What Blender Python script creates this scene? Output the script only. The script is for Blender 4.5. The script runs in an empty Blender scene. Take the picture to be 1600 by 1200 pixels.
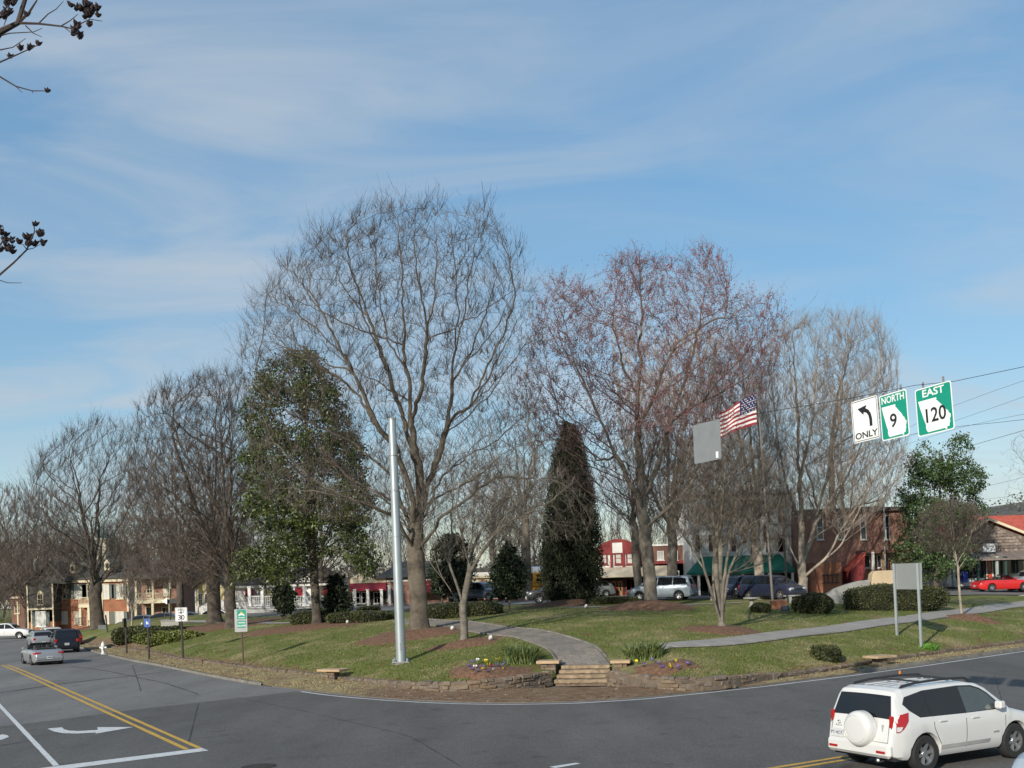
import bpy, bmesh, math, random
import numpy as np
from mathutils import Vector, Matrix, geometry as mgeo

R = math.radians
scene = bpy.context.scene
COL = scene.collection
random.seed(7)
np.random.seed(7)

# ------------------------------------------------------------------ camera, sky, sun, exposure
F, PX, PY, CAMH, ROLL = 1650.0, 800.0, 910.0, 4.0, R(1.8)
cam_data = bpy.data.cameras.new('camera')
cam_data.sensor_width = 36.0
cam_data.lens = 36.0 * F / 1600.0
cam_data.shift_y = (PY - 600.0) / 1600.0
cam_data.clip_start, cam_data.clip_end = 0.1, 5000.0
cam = bpy.data.objects.new('camera', cam_data)
COL.objects.link(cam)
cam.location = (0, 0, CAMH)
# looking along +Y, the camera rolled a little clockwise
cam.matrix_world = Matrix.Translation((0, 0, CAMH)) @ Matrix.Rotation(R(90), 4, 'X') @ Matrix.Rotation(-ROLL, 4, 'Z')
scene.camera = cam

SUN_EL, SUN_AZ = 22.0, 30.0           # shadows fall 30 degrees to the right of the view direction
sun_data = bpy.data.lights.new('sun', 'SUN')
sun_data.energy = 5.0
sun_data.angle = R(0.6)
sun_data.color = (1.0, 0.93, 0.82)
sun = bpy.data.objects.new('sun', sun_data)
COL.objects.link(sun)
sun.rotation_euler = Vector((math.sin(R(SUN_AZ)) * math.cos(R(SUN_EL)), math.cos(R(SUN_AZ)) * math.cos(R(SUN_EL)), -math.sin(R(SUN_EL)))).to_track_quat('-Z', 'Y').to_euler()

world = bpy.data.worlds.new('World')
scene.world = world
world.use_nodes = True
wt = world.node_tree
wt.nodes.clear()
def N(t, kind, **kw):
    n = t.nodes.new(kind)
    for k, v in kw.items():
        if k == 'ins':
            for a, b in v.items():
                n.inputs[a].default_value = b
        else:
            setattr(n, k, v)
    return n
SKY_G, SKY_H, SKY_S, SKY_V = 0.55, 0.5, 1.78, 2.45      # evens out the sky from zenith to horizon
sky = N(wt, 'ShaderNodeTexSky', sky_type='NISHITA')
sky.sun_disc = False
sky.sun_elevation = R(SUN_EL)
sky.sun_rotation = R(180 + SUN_AZ)
sky.air_density, sky.dust_density, sky.ozone_density = 1.0, 0.2, 2.2
tc = N(wt, 'ShaderNodeTexCoord')
sep = N(wt, 'ShaderNodeSeparateXYZ')
wt.links.new(tc.outputs['Generated'], sep.inputs[0])
# cirrus: the direction projected onto a high flat layer, noise drawn out along one axis
addz = N(wt, 'ShaderNodeMath', operation='ADD', ins={1: 0.22}); wt.links.new(sep.outputs[2], addz.inputs[0])
mxz = N(wt, 'ShaderNodeMath', operation='MAXIMUM', ins={1: 0.06}); wt.links.new(addz.outputs[0], mxz.inputs[0])
dx = N(wt, 'ShaderNodeMath', operation='DIVIDE'); wt.links.new(sep.outputs[0], dx.inputs[0]); wt.links.new(mxz.outputs[0], dx.inputs[1])
dy = N(wt, 'ShaderNodeMath', operation='DIVIDE'); wt.links.new(sep.outputs[1], dy.inputs[0]); wt.links.new(mxz.outputs[0], dy.inputs[1])
cmb = N(wt, 'ShaderNodeCombineXYZ'); wt.links.new(dx.outputs[0], cmb.inputs[0]); wt.links.new(dy.outputs[0], cmb.inputs[1])
mp = N(wt, 'ShaderNodeMapping'); wt.links.new(cmb.outputs[0], mp.inputs[0])
mp.inputs['Rotation'].default_value = (0, 0, R(38)); mp.inputs['Scale'].default_value = (0.85, 2.0, 1); mp.inputs['Location'].default_value = (3.1, 1.2, 0)
no1 = N(wt, 'ShaderNodeTexNoise', ins={'Scale': 1.5, 'Detail': 6.0, 'Roughness': 0.56, 'Distortion': 0.9}); wt.links.new(mp.outputs[0], no1.inputs['Vector'])
mp2 = N(wt, 'ShaderNodeMapping'); wt.links.new(cmb.outputs[0], mp2.inputs[0])
mp2.inputs['Rotation'].default_value = (0, 0, R(30)); mp2.inputs['Scale'].default_value = (0.5, 0.9, 1); mp2.inputs['Location'].default_value = (0.2, 4.2, 0)
no2 = N(wt, 'ShaderNodeTexNoise', ins={'Scale': 1.0, 'Detail': 3.0, 'Roughness': 0.5}); wt.links.new(mp2.outputs[0], no2.inputs['Vector'])
cr1 = N(wt, 'ShaderNodeMapRange', interpolation_type='SMOOTHSTEP', ins={1: 0.30, 2: 0.74, 3: 0.0, 4: 1.0}); wt.links.new(no1.outputs[0], cr1.inputs[0])
cr2 = N(wt, 'ShaderNodeMapRange', interpolation_type='SMOOTHSTEP', ins={1: 0.27, 2: 0.58, 3: 0.3, 4: 1.0}); wt.links.new(no2.outputs[0], cr2.inputs[0])
mul = N(wt, 'ShaderNodeMath', operation='MULTIPLY'); wt.links.new(cr1.outputs[0], mul.inputs[0]); wt.links.new(cr2.outputs[0], mul.inputs[1])
mul2 = N(wt, 'ShaderNodeMath', operation='MULTIPLY_ADD', ins={1: 0.70, 2: 0.14}); wt.links.new(mul.outputs[0], mul2.inputs[0])
mixc = N(wt, 'ShaderNodeMix', data_type='RGBA')
wt.links.new(mul2.outputs[0], mixc.inputs['Factor'])
gm = N(wt, 'ShaderNodeGamma', ins={'Gamma': SKY_G}); wt.links.new(sky.outputs[0], gm.inputs[0])
hs = N(wt, 'ShaderNodeHueSaturation', ins={'Hue': SKY_H, 'Saturation': SKY_S, 'Value': SKY_V}); wt.links.new(gm.outputs[0], hs.inputs['Color'])
wt.links.new(hs.outputs[0], mixc.inputs['A'])
mixc.inputs['B'].default_value = (4.6, 5.15, 5.7, 1)
bg = N(wt, 'ShaderNodeBackground', ins={'Strength': 0.115})
wt.links.new(mixc.outputs['Result'], bg.inputs['Color'])
wo = N(wt, 'ShaderNodeOutputWorld'); wt.links.new(bg.outputs[0], wo.inputs[0])

vs = scene.view_settings
vs.view_transform = 'Standard'; vs.look = 'None'; vs.gamma = 1.0; vs.use_curve_mapping = False
vs.exposure = 0.0
scene.render.resolution_x, scene.render.resolution_y = 1024, 768
scene.cycles.max_bounces = 5
scene.cycles.transparent_max_bounces = 6

# ------------------------------------------------------------------ measuring: photograph pixel -> ray -> point on the ground
CR, SR = math.cos(ROLL), math.sin(ROLL)
def uv(x, y):
    u, v = x - PX, y - PY
    return (u * CR - v * SR) / F, (-u * SR - v * CR) / F
def at(x, y, Y):
    u, w = uv(x, y)
    return Vector((u * Y, Y, CAMH + w * Y))
def road_z(X, Y):
    s = -0.54 * X + 0.84 * Y
    q = -0.54 * X * 0 + (s - 62.0)
    return -0.008 * np.maximum(0, q) * np.clip((-(X) - 8) / 20.0, 0, 1)
def flat(x, y, z=0.0):
    u, w = uv(x, y)
    Y = (z - CAMH) / w
    for _ in range(6):
        zz = z + float(road_z(np.float64(u * Y), np.float64(Y)))
        Y = (zz - CAMH) / w
    return Vector((u * Y, Y, zz))

WALL_L = [(112, 1003), (150, 1010), (200, 1015), (240, 1022), (287, 1032), (330, 1037), (382, 1044), (440, 1051), (507, 1059), (575, 1068), (640, 1078), (715, 1081), (790, 1078), (857, 1069)]
WALL_R = [(953, 1068), (1012, 1076), (1062, 1078), (1125, 1074), (1200, 1062), (1300, 1048), (1440, 1026), (1600, 1005)]
LINE = [(470, 1081), (510, 1086.5), (550, 1090.5), (600, 1094.5), (650, 1097.5), (700, 1099.8), (760, 1101), (830, 1101), (900, 1099.3), (1000, 1093.5), (1100, 1083.5), (1200, 1072.5), (1325, 1057), (1450, 1040), (1600, 1018)]
CURB_L = [(120, 1010), (150, 1019), (205, 1032), (250, 1040), (300, 1050), (350, 1060), (410, 1070)]
W_l = [flat(x, y, 0.1).xy for x, y in WALL_L]
W_r = [flat(x, y, 0.1).xy for x, y in WALL_R]
d0 = (W_l[0] - W_l[2]).normalized()
d1 = (W_r[-1] - W_r[-3]).normalized()
WALL = [W_l[0] + d0 * 70] + W_l + W_r + [W_r[-1] + d1 * 90]
c_l = [flat(x, y, 0.05).xy for x, y in CURB_L]
line_pts = [flat(x, y, 0.0).xy for x, y in LINE]
def offset_poly(pts, d):
    out = []
    for i, p in enumerate(pts):
        a, b = pts[max(0, i - 1)], pts[min(len(pts) - 1, i + 1)]
        t = (b - a).normalized()
        out.append(p + Vector((-t.y, t.x)) * d)
    return out
c_r = offset_poly(line_pts, 0.42)
e1 = (c_r[-1] - c_r[-3]).normalized()
CURB = [c_l[0] + (c_l[0] - c_l[2]).normalized() * 75] + c_l + c_r + [c_r[-1] + e1 * 95]

def resample(pts, step):
    pts = [Vector(p) for p in pts]
    out, carry = [pts[0].copy()], 0.0
    for a, b in zip(pts, pts[1:]):
        L = (b - a).length
        d = step - carry
        while d < L:
            out.append(a + (b - a) * (d / L)); d += step
        carry = L - (d - step)
    out.append(pts[-1].copy())
    return out
def smooth_line(pts, it=3):
    for _ in range(it):
        pts = [pts[0]] + [(pts[i - 1] + pts[i] * 2 + pts[i + 1]) / 4 for i in range(1, len(pts) - 1)] + [pts[-1]]
    return pts
WALL = smooth_line(resample(WALL, 1.0), 1)
CURB = smooth_line(resample(CURB, 1.0), 2)
WALLA = np.array([list(p) for p in WALL]); CURBA = np.array([list(p) for p in CURB])
def poly_inside(P, X, Y):
    sh = X.shape; X = X.ravel(); Y = Y.ravel()
    P = np.asarray(P); Q = np.roll(P, -1, 0)
    out = np.zeros(X.size, bool)
    for k in range(0, X.size, 4000):
        x, y = X[k:k + 4000, None], Y[k:k + 4000, None]
        c = ((P[:, 1] > y) != (Q[:, 1] > y)) & (x < (Q[:, 0] - P[:, 0]) * (y - P[:, 1]) / (Q[:, 1] - P[:, 1] + 1e-12) + P[:, 0])
        out[k:k + 4000] = c.sum(1) % 2 == 1
    return out.reshape(sh)
PARK = np.vstack([WALLA, [[500, 600], [-400, 600]]])
VERGE = np.vstack([CURBA, [[500, 600], [-400, 600]]])
def dist_line(A, X, Y):
    sh = X.shape; X = X.ravel(); Y = Y.ravel()
    a, e = A[:-1], A[1:] - A[:-1]
    ee = (e ** 2).sum(1)
    out = np.zeros(X.size)
    for k in range(0, X.size, 4000):
        dx_, dy_ = X[k:k + 4000, None] - a[:, 0], Y[k:k + 4000, None] - a[:, 1]
        t = np.clip((dx_ * e[:, 0] + dy_ * e[:, 1]) / ee, 0, 1)
        out[k:k + 4000] = ((dx_ - e[:, 0] * t) ** 2 + (dy_ - e[:, 1] * t) ** 2).min(1)
    return np.sqrt(out).reshape(sh)
RD = [0, 1.2, 4, 8, 12, 18, 30, 60, 110, 300, 900]
RZ = [.19, .58, 1.10, 1.56, 1.88, 2.14, 2.36, 2.46, 2.5, 3.0, 4.0]
def knoll(X, Y, d):
    return 0.75 * np.exp(-((X + 35) ** 2 / 110 + (Y - 95) ** 2 / 160)) * np.clip(d / 5, 0, 1) - .75 * np.clip((Y - 106) / 14, 0, 1) * np.clip((-X - 28) / 10, 0, 1) * np.clip(d / 5, 0, 1)
def H(X, Y):
    X = np.atleast_1d(np.asarray(X, float)); Y = np.atleast_1d(np.asarray(Y, float))
    rz = road_z(X, Y)
    ins = poly_inside(PARK, X, Y); ver = poly_inside(VERGE, X, Y)
    d = dist_line(WALLA, X, Y)
    und = 0.05 * np.sin(X * 0.55 + 1.0) * np.sin(Y * 0.43) * np.clip(d / 4, 0, 1)
    return np.where(ins, rz + np.interp(d, RD, RZ) + und + knoll(X, Y, d), np.where(ver, rz + 0.10, rz))
def h1(X, Y):
    return float(H(X, Y)[0])
def gnd(x, y):
    u, w = uv(x, y)
    Ys = np.linspace(12, 240, 900)
    hz = H(u * Ys, Ys)
    ray = CAMH + w * Ys
    k = np.argmax(ray <= hz)
    if ray[k] > hz[k]:
        k = 500
    return Vector((u * Ys[k], Ys[k], hz[k]))

# ------------------------------------------------------------------ materials
MATS = {}
def M(name, color=(.5, .5, .5), rough=.7, var=.12, scale=3.0, bump=0.0, metal=0.0, spec=.5, coat=0.0, c2=None, bscale=None, trans=0.0, detail=4.0, space='pos'):
    """Principled material whose colour wanders between two tones through noise."""
    if name in MATS:
        return MATS[name]
    m = bpy.data.materials.new(name)
    m.use_nodes = True
    t = m.node_tree
    b = t.nodes['Principled BSDF']
    b.inputs['Roughness'].default_value = rough
    b.inputs['Metallic'].default_value = metal
    b.inputs['Specular IOR Level'].default_value = spec
    b.inputs['Coat Weight'].default_value = coat
    if trans:
        b.inputs['Transmission Weight'].default_value = trans
    if space == 'pos':
        g = N(t, 'ShaderNodeNewGeometry').outputs['Position']
    else:
        g = N(t, 'ShaderNodeTexCoord').outputs['Object']
    no = N(t, 'ShaderNodeTexNoise', ins={'Scale': scale, 'Detail': detail, 'Roughness': .6})
    t.links.new(g, no.inputs['Vector'])
    a = tuple(max(0, c * (1 - var)) for c in color[:3]) + (1,)
    d = tuple(min(1, c * (1 + var)) for c in (c2 or color)[:3]) + (1,)
    rmp = N(t, 'ShaderNodeValToRGB')
    rmp.color_ramp.elements[0].position = .3; rmp.color_ramp.elements[1].position = .7
    rmp.color_ramp.elements[0].color = a; rmp.color_ramp.elements[1].color = d
    t.links.new(no.outputs[0], rmp.inputs[0])
    t.links.new(rmp.outputs[0], b.inputs['Base Color'])
    if bump:
        n2 = N(t, 'ShaderNodeTexNoise', ins={'Scale': bscale or scale * 6, 'Detail': 4.0})
        t.links.new(g, n2.inputs['Vector'])
        bp = N(t, 'ShaderNodeBump', ins={'Strength': bump, 'Distance': .02})
        t.links.new(n2.outputs[0], bp.inputs['Height'])
        t.links.new(bp.outputs[0], b.inputs['Normal'])
    MATS[name] = m
    return m

# ------------------------------------------------------------------ mesh helpers
def setp(o, label=None, cat=None, group=None, kind=None):
    if label: o['label'] = label
    if cat: o['category'] = cat
    if group: o['group'] = group
    if kind: o['kind'] = kind
    return o
def empty(name, loc=(0, 0, 0), rz=0.0, label=None, cat=None, group=None):
    o = bpy.data.objects.new(name, None)
    o.empty_display_size = 0.2
    COL.objects.link(o)
    o.location = loc
    o.rotation_euler = (0, 0, rz)
    return setp(o, label, cat, group)
def link_mesh(name, me, mats, parent=None):
    for m in (mats if isinstance(mats, (list, tuple)) else [mats]):
        me.materials.append(m)
    o = bpy.data.objects.new(name, me)
    COL.objects.link(o)
    o.parent = parent
    return o
def mesh_np(name, V, Fc, mats, parent=None, smooth=False):
    """fast mesh: V (n,3), Fc (m,k)."""
    V = np.asarray(V, np.float32); Fc = np.asarray(Fc, np.int32)
    me = bpy.data.meshes.new(name)
    k = Fc.shape[1]
    me.vertices.add(len(V)); me.vertices.foreach_set('co', V.ravel())
    me.loops.add(Fc.size); me.loops.foreach_set('vertex_index', Fc.ravel())
    me.polygons.add(len(Fc)); me.polygons.foreach_set('loop_start', np.arange(len(Fc), dtype=np.int32) * k)
    if smooth:
        me.polygons.foreach_set('use_smooth', np.ones(len(Fc), bool))
    me.update(calc_edges=True)
    return link_mesh(name, me, mats, parent)
class MB:
    def __init__(s):
        s.v, s.f, s.m = [], [], []
        s.cur = 0
    def add(s, vs, fs):
        b = len(s.v)
        s.v += [tuple(v) for v in vs]
        s.f += [tuple(i + b for i in f) for f in fs]
        s.m += [s.cur] * len(fs)
        return s
    def box(s, x0, x1, y0, y1, z0, z1):
        return s.add([(x0, y0, z0), (x1, y0, z0), (x1, y1, z0), (x0, y1, z0), (x0, y0, z1), (x1, y0, z1), (x1, y1, z1), (x0, y1, z1)],
                     [(0, 3, 2, 1), (4, 5, 6, 7), (0, 1, 5, 4), (1, 2, 6, 5), (2, 3, 7, 6), (3, 0, 4, 7)])
    def prism(s, poly, axis, a0, a1):
        """poly of 2D points extruded along axis ('x','y','z')."""
        n = len(poly)
        def p(q, a):
            return {'x': (a, q[0], q[1]), 'y': (q[0], a, q[1]), 'z': (q[0], q[1], a)}[axis]
        return s.add([p(q, a0) for q in poly] + [p(q, a1) for q in poly],
                     [tuple(range(n))[::-1], tuple(range(n, 2 * n))] + [(i, (i + 1) % n, n + (i + 1) % n, n + i) for i in range(n)])
    def poly(s, pts):
        return s.add(pts, [tuple(range(len(pts)))])
    def tube(s, pts, r, sides=6, cap=True):
        pts = [Vector(p) for p in pts]
        rs = r if isinstance(r, (list, tuple)) else [r] * len(pts)
        b = len(s.v)
        n = len(pts)
        t = (pts[1] - pts[0]).normalized()
        ref = Vector((0, 0, 1)) if abs(t.z) < .9 else Vector((1, 0, 0))
        a = t.cross(ref).normalized()
        vs, fs = [], []
        for i in range(n):
            t = (pts[min(n - 1, i + 1)] - pts[max(0, i - 1)]).normalized()
            a = (a - t * a.dot(t)).normalized()
            c = t.cross(a)
            for k in range(sides):
                th = 2 * math.pi * k / sides
                vs.append(pts[i] + (a * math.cos(th) + c * math.sin(th)) * rs[i])
        for i in range(n - 1):
            for k in range(sides):
                k2 = (k + 1) % sides
                fs.append((i * sides + k, i * sides + k2, (i + 1) * sides + k2, (i + 1) * sides + k))
        if cap:
            fs.append(tuple(range(sides))[::-1]); fs.append(tuple((n - 1) * sides + k for k in range(sides)))
        return s.add(vs, fs)
    def lathe(s, prof, center=(0, 0, 0), axis='z', sides=16, cap=True):
        vs, fs = [], []
        cx, cy, cz = center
        for r, a in prof:
            for k in range(sides):
                th = 2 * math.pi * k / sides
                c, d = r * math.cos(th), r * math.sin(th)
                vs.append({'z': (cx + c, cy + d, cz + a), 'y': (cx + c, cy + a, cz + d), 'x': (cx + a, cy + c, cz + d)}[axis])
        n = len(prof)
        for i in range(n - 1):
            for k in range(sides):
                k2 = (k + 1) % sides
                fs.append((i * sides + k, i * sides + k2, (i + 1) * sides + k2, (i + 1) * sides + k))
        if cap:
            fs.append(tuple(range(sides))[::-1]); fs.append(tuple((n - 1) * sides + k for k in range(sides)))
        return s.add(vs, fs)
    def build(s, name, mats, parent=None, smooth=False, bevel=0.0, fixn=True, angle=35):
        me = bpy.data.meshes.new(name)
        me.from_pydata(s.v, [], s.f)
        o = link_mesh(name, me, mats, parent)
        if any(s.m):
            me.polygons.foreach_set('material_index', s.m)
        if fixn or bevel:
            bm = bmesh.new(); bm.from_mesh(me)
            if bevel:
                bmesh.ops.bevel(bm, geom=list(bm.edges), offset=bevel, segments=1, affect='EDGES', clamp_overlap=True)
            if fixn:
                bmesh.ops.recalc_face_normals(bm, faces=bm.faces)
            bm.to_mesh(me); bm.free()
        if smooth:
            me.polygons.foreach_set('use_smooth', [True] * len(me.polygons))
            me.set_sharp_from_angle(angle=R(angle))
        return o
def copy_tree(o, parent=None):
    c = o.copy()
    COL.objects.link(c)
    c.parent = parent
    for ch in list(o.children):
        copy_tree(ch, c)
    return c
def text_mesh(name, body, size, mat, parent, loc, rot, thick=0.002, bold=0.0, xscale=1.0, align='CENTER'):
    cu = bpy.data.curves.new(name, 'FONT')
    cu.body = body; cu.size = size; cu.align_x = align; cu.align_y = 'CENTER'
    cu.extrude = thick; cu.offset = bold; cu.resolution_u = 3
    tmp = bpy.data.objects.new(name + '_tmp', cu)
    COL.objects.link(tmp)
    dg = bpy.context.evaluated_depsgraph_get()
    me = bpy.data.meshes.new_from_object(tmp.evaluated_get(dg))
    bpy.data.objects.remove(tmp)
    o = link_mesh(name, me, [mat], parent)
    me.materials.clear(); me.materials.append(mat)
    o.location = loc; o.rotation_euler = rot; o.scale = (xscale, 1, 1)
    return o

# ================================================================== GROUND, ROADS, WALLS, PATHS
def ground_material():
    """lawn: winter grass going green, dry patches, bare red soil towards the kerb."""
    m = bpy.data.materials.new('lawn_grass'); m.use_nodes = True
    t = m.node_tree; b = t.nodes['Principled BSDF']
    b.inputs['Roughness'].default_value = .9; b.inputs['Specular IOR Level'].default_value = .15
    g = N(t, 'ShaderNodeNewGeometry').outputs['Position']
    def noise(s, d=4, r=.55, off=0):
        mp_ = N(t, 'ShaderNodeMapping'); t.links.new(g, mp_.inputs[0]); mp_.inputs['Location'].default_value = (off, off * .7, 0)
        n = N(t, 'ShaderNodeTexNoise', ins={'Scale': s, 'Detail': d, 'Roughness': r}); t.links.new(mp_.outputs[0], n.inputs['Vector'])
        return n.outputs[0]
    def ramp(src, a, c):
        r_ = N(t, 'ShaderNodeMapRange', interpolation_type='SMOOTHSTEP', ins={1: a, 2: c}); t.links.new(src, r_.inputs[0]); return r_.outputs[0]
    def mix(f, a, c):
        x = N(t, 'ShaderNodeMix', data_type='RGBA')
        t.links.new(f, x.inputs['Factor'])
        for s_, v in (('A', a), ('B', c)):
            if isinstance(v, tuple): x.inputs[s_].default_value = v + (1,)
            else: t.links.new(v, x.inputs[s_])
        return x.outputs['Result']
    fine = ramp(noise(26, 3, .7), .25, .75)
    mid = ramp(noise(3.2, 5, .65, 4), .3, .7)
    green = mix(fine, (.058, .098, .016), (.16, .21, .05))
    green = mix(mid, green, mix(fine, (.095, .108, .028), (.23, .22, .085)))
    dry = mix(fine, (.19, .165, .08), (.37, .325, .175))
    soil = mix(fine, (.12, .065, .032), (.23, .135, .075))
    c = mix(ramp(noise(.34, 7, .72, 9), .44, .68), green, dry)
    c = mix(ramp(noise(.6, 5, .65, 21), .60, .68), c, soil)
    # colour of the worn verge between kerb and wall, carried as a vertex attribute
    at_ = N(t, 'ShaderNodeAttribute', attribute_name='verge')
    vm = N(t, 'ShaderNodeMath', operation='MULTIPLY_ADD', ins={1: .55, 2: -.27}); t.links.new(noise(1.6, 4, .6, 3), vm.inputs[0])
    ad = N(t, 'ShaderNodeMath', operation='ADD'); t.links.new(vm.outputs[0], ad.inputs[0]); t.links.new(at_.outputs['Fac'], ad.inputs[1])
    vergec = mix(ramp(noise(.9, 5, .6, 33), .45, .62), mix(fine, (.24, .195, .10), (.44, .37, .21)), mix(fine, (.20, .14, .08), (.34, .25, .15)))
    c = mix(ramp(ad.outputs[0], .35, .65), c, vergec)
    a2 = N(t, 'ShaderNodeAttribute', attribute_name='soil')
    ad2 = N(t, 'ShaderNodeMath', operation='ADD'); t.links.new(vm.outputs[0], ad2.inputs[0]); t.links.new(a2.outputs['Fac'], ad2.inputs[1])
    c = mix(ramp(ad2.outputs[0], .4, .7), c, mix(mid, soil, mix(fine, (.14, .10, .066), (.36, .27, .19))))
    t.links.new(c, b.inputs['Base Color'])
    bp = N(t, 'ShaderNodeBump', ins={'Strength': .9, 'Distance': .05}); t.links.new(noise(30, 4, .7, 1), bp.inputs['Height']); t.links.new(bp.outputs[0], b.inputs['Normal'])
    return m
LAWN = ground_material()

def asphalt(name, c0, c1, grit=.35):
    m = bpy.data.materials.new(name); m.use_nodes = True
    t = m.node_tree; b = t.nodes['Principled BSDF']
    b.inputs['Roughness'].default_value = .88; b.inputs['Specular IOR Level'].default_value = .25
    g = N(t, 'ShaderNodeNewGeometry').outputs['Position']
    mp_ = N(t, 'ShaderNodeMapping'); t.links.new(g, mp_.inputs[0])
    mp_.inputs['Rotation'].default_value = (0, 0, R(-35)); mp_.inputs['Scale'].default_value = (1.0, .25, 1)
    big = N(t, 'ShaderNodeTexNoise', ins={'Scale': .35, 'Detail': 5.0, 'Roughness': .6}); t.links.new(mp_.outputs[0], big.inputs['Vector'])
    fin = N(t, 'ShaderNodeTexNoise', ins={'Scale': 38.0, 'Detail': 3.0, 'Roughness': .8}); t.links.new(g, fin.inputs['Vector'])
    r1 = N(t, 'ShaderNodeMapRange', ins={1: .3, 2: .7}); t.links.new(big.outputs[0], r1.inputs[0])
    mx = N(t, 'ShaderNodeMix', data_type='RGBA'); t.links.new(r1.outputs[0], mx.inputs['Factor'])
    mx.inputs['A'].default_value = c0 + (1,); mx.inputs['B'].default_value = c1 + (1,)
    r2 = N(t, 'ShaderNodeMapRange', ins={1: .25, 2: .75, 3: 1 - grit, 4: 1 + grit}); t.links.new(fin.outputs[0], r2.inputs[0])
    # coarse stone, oil-dark blots, pale dusty patches
    ag = N(t, 'ShaderNodeTexVoronoi', ins={'Scale': 16.0, 'Randomness': 1.0}); t.links.new(g, ag.inputs['Vector'])
    ra = N(t, 'ShaderNodeMapRange', ins={1: .1, 2: .55, 3: 1.22, 4: .86}); t.links.new(ag.outputs['Distance'], ra.inputs[0])
    bl = N(t, 'ShaderNodeTexNoise', ins={'Scale': .9, 'Detail': 6.0, 'Roughness': .7}); t.links.new(g, bl.inputs['Vector'])
    rb = N(t, 'ShaderNodeMapRange', interpolation_type='SMOOTHSTEP', ins={1: .54, 2: .72, 3: 1.0, 4: .66}); t.links.new(bl.outputs[0], rb.inputs[0])
    m1 = N(t, 'ShaderNodeMath', operation='MULTIPLY'); t.links.new(r2.outputs[0], m1.inputs[0]); t.links.new(ra.outputs[0], m1.inputs[1])
    m2 = N(t, 'ShaderNodeMath', operation='MULTIPLY'); t.links.new(m1.outputs[0], m2.inputs[0]); t.links.new(rb.outputs[0], m2.inputs[1])
    ml = N(t, 'ShaderNodeVectorMath', operation='SCALE'); t.links.new(mx.outputs['Result'], ml.inputs[0]); t.links.new(m2.outputs[0], ml.inputs['Scale'])
    t.links.new(ml.outputs[0], b.inputs['Base Color'])
    bp = N(t, 'ShaderNodeBump', ins={'Strength': .5, 'Distance': .01}); t.links.new(fin.outputs[0], bp.inputs['Height']); t.links.new(bp.outputs[0], b.inputs['Normal'])
    return m
A_OLD = asphalt('weathered_asphalt', (.155, .150, .144), (.235, .228, .217))
A_NEW = asphalt('newer_dark_asphalt', (.098, .094, .088), (.152, .145, .136))
A_TAR = M('crack_sealer', (.03, .03, .032), rough=.6, var=.2)
def worn_paint(name, c, amt=.40):
    m = M(name, c, rough=.8, var=.12, scale=5); t = m.node_tree; b_ = t.nodes['Principled BSDF']
    src = b_.inputs['Base Color'].links[0].from_socket
    g = N(t, 'ShaderNodeNewGeometry').outputs['Position']
    n1 = N(t, 'ShaderNodeTexNoise', ins={'Scale': 9.0, 'Detail': 8.0, 'Roughness': .8}); t.links.new(g, n1.inputs['Vector'])
    r1 = N(t, 'ShaderNodeMapRange', interpolation_type='SMOOTHSTEP', ins={1: amt - .06, 2: amt + .04}); t.links.new(n1.outputs[0], r1.inputs[0])
    mx = N(t, 'ShaderNodeMix', data_type='RGBA'); t.links.new(r1.outputs[0], mx.inputs['Factor']); mx.inputs['A'].default_value = (.12, .118, .11, 1); t.links.new(src, mx.inputs['B'])
    t.links.new(mx.outputs['Result'], b_.inputs['Base Color'])
    return m
WHITE_PAINT = worn_paint('worn_white_road_paint', (.58, .59, .58))
YELLOW_PAINT = worn_paint('worn_yellow_road_paint', (.56, .34, .05), .43)
CONC = M('pale_concrete', (.29, .275, .25), rough=.9, var=.16, scale=1.7, bump=.25, bscale=30)
CONC_D = M('kerb_concrete', (.17, .155, .13), rough=.9, var=.35, scale=2.2, bump=.3, bscale=30)

def grid_mesh(name, xs, ys, zf, mat):
    X, Y = np.meshgrid(xs, ys)
    Z = zf(X.ravel(), Y.ravel())
    V = np.stack([X.ravel(), Y.ravel(), Z], 1)
    nx, ny = len(xs), len(ys)
    i = (np.arange(ny - 1)[:, None] * nx + np.arange(nx - 1)[None, :]).ravel()
    return mesh_np(name, V, np.stack([i, i + 1, i + nx + 1, i + nx], 1), mat, smooth=True)
def spaced(a, b, fine0, fine1, s):
    l = list(np.arange(fine0, fine1, s))
    x, d = fine0, s
    lo = []
    while x > a:
        d *= 1.25; x -= d; lo.append(x)
    x, d = l[-1], s
    hi = []
    while x < b:
        d *= 1.25; x += d; hi.append(x)
    return np.array(lo[::-1] + l + hi)
# the land out to the horizon: under the roads it lies just below them
def land_z(X, Y):
    d = dist_line(WALLA, X, Y)
    ins = poly_inside(PARK, X, Y)
    return np.where(ins & (d > 24), H(X, Y) - .06, np.where(ins, road_z(X, Y) - .4, road_z(X, Y) - .06))
setp(grid_mesh('ground', spaced(-1500, 1500, -110, 130, 3.5), spaced(-200, 3000, -20, 220, 3.5), land_z, LAWN), 'grassy ground reaching out to the horizon', 'ground', kind='structure')
# road sheet in front of the park
setp(grid_mesh('road', np.linspace(-150, 150, 76), np.linspace(-30, 175, 60),
               lambda X, Y: np.where(poly_inside(PARK, X, Y) & (dist_line(WALLA, X, Y) > 3.2), road_z(X, Y) - .3, road_z(X, Y)), A_OLD),
     'weathered grey asphalt road around the corner of the park', 'road', kind='structure')

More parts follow.
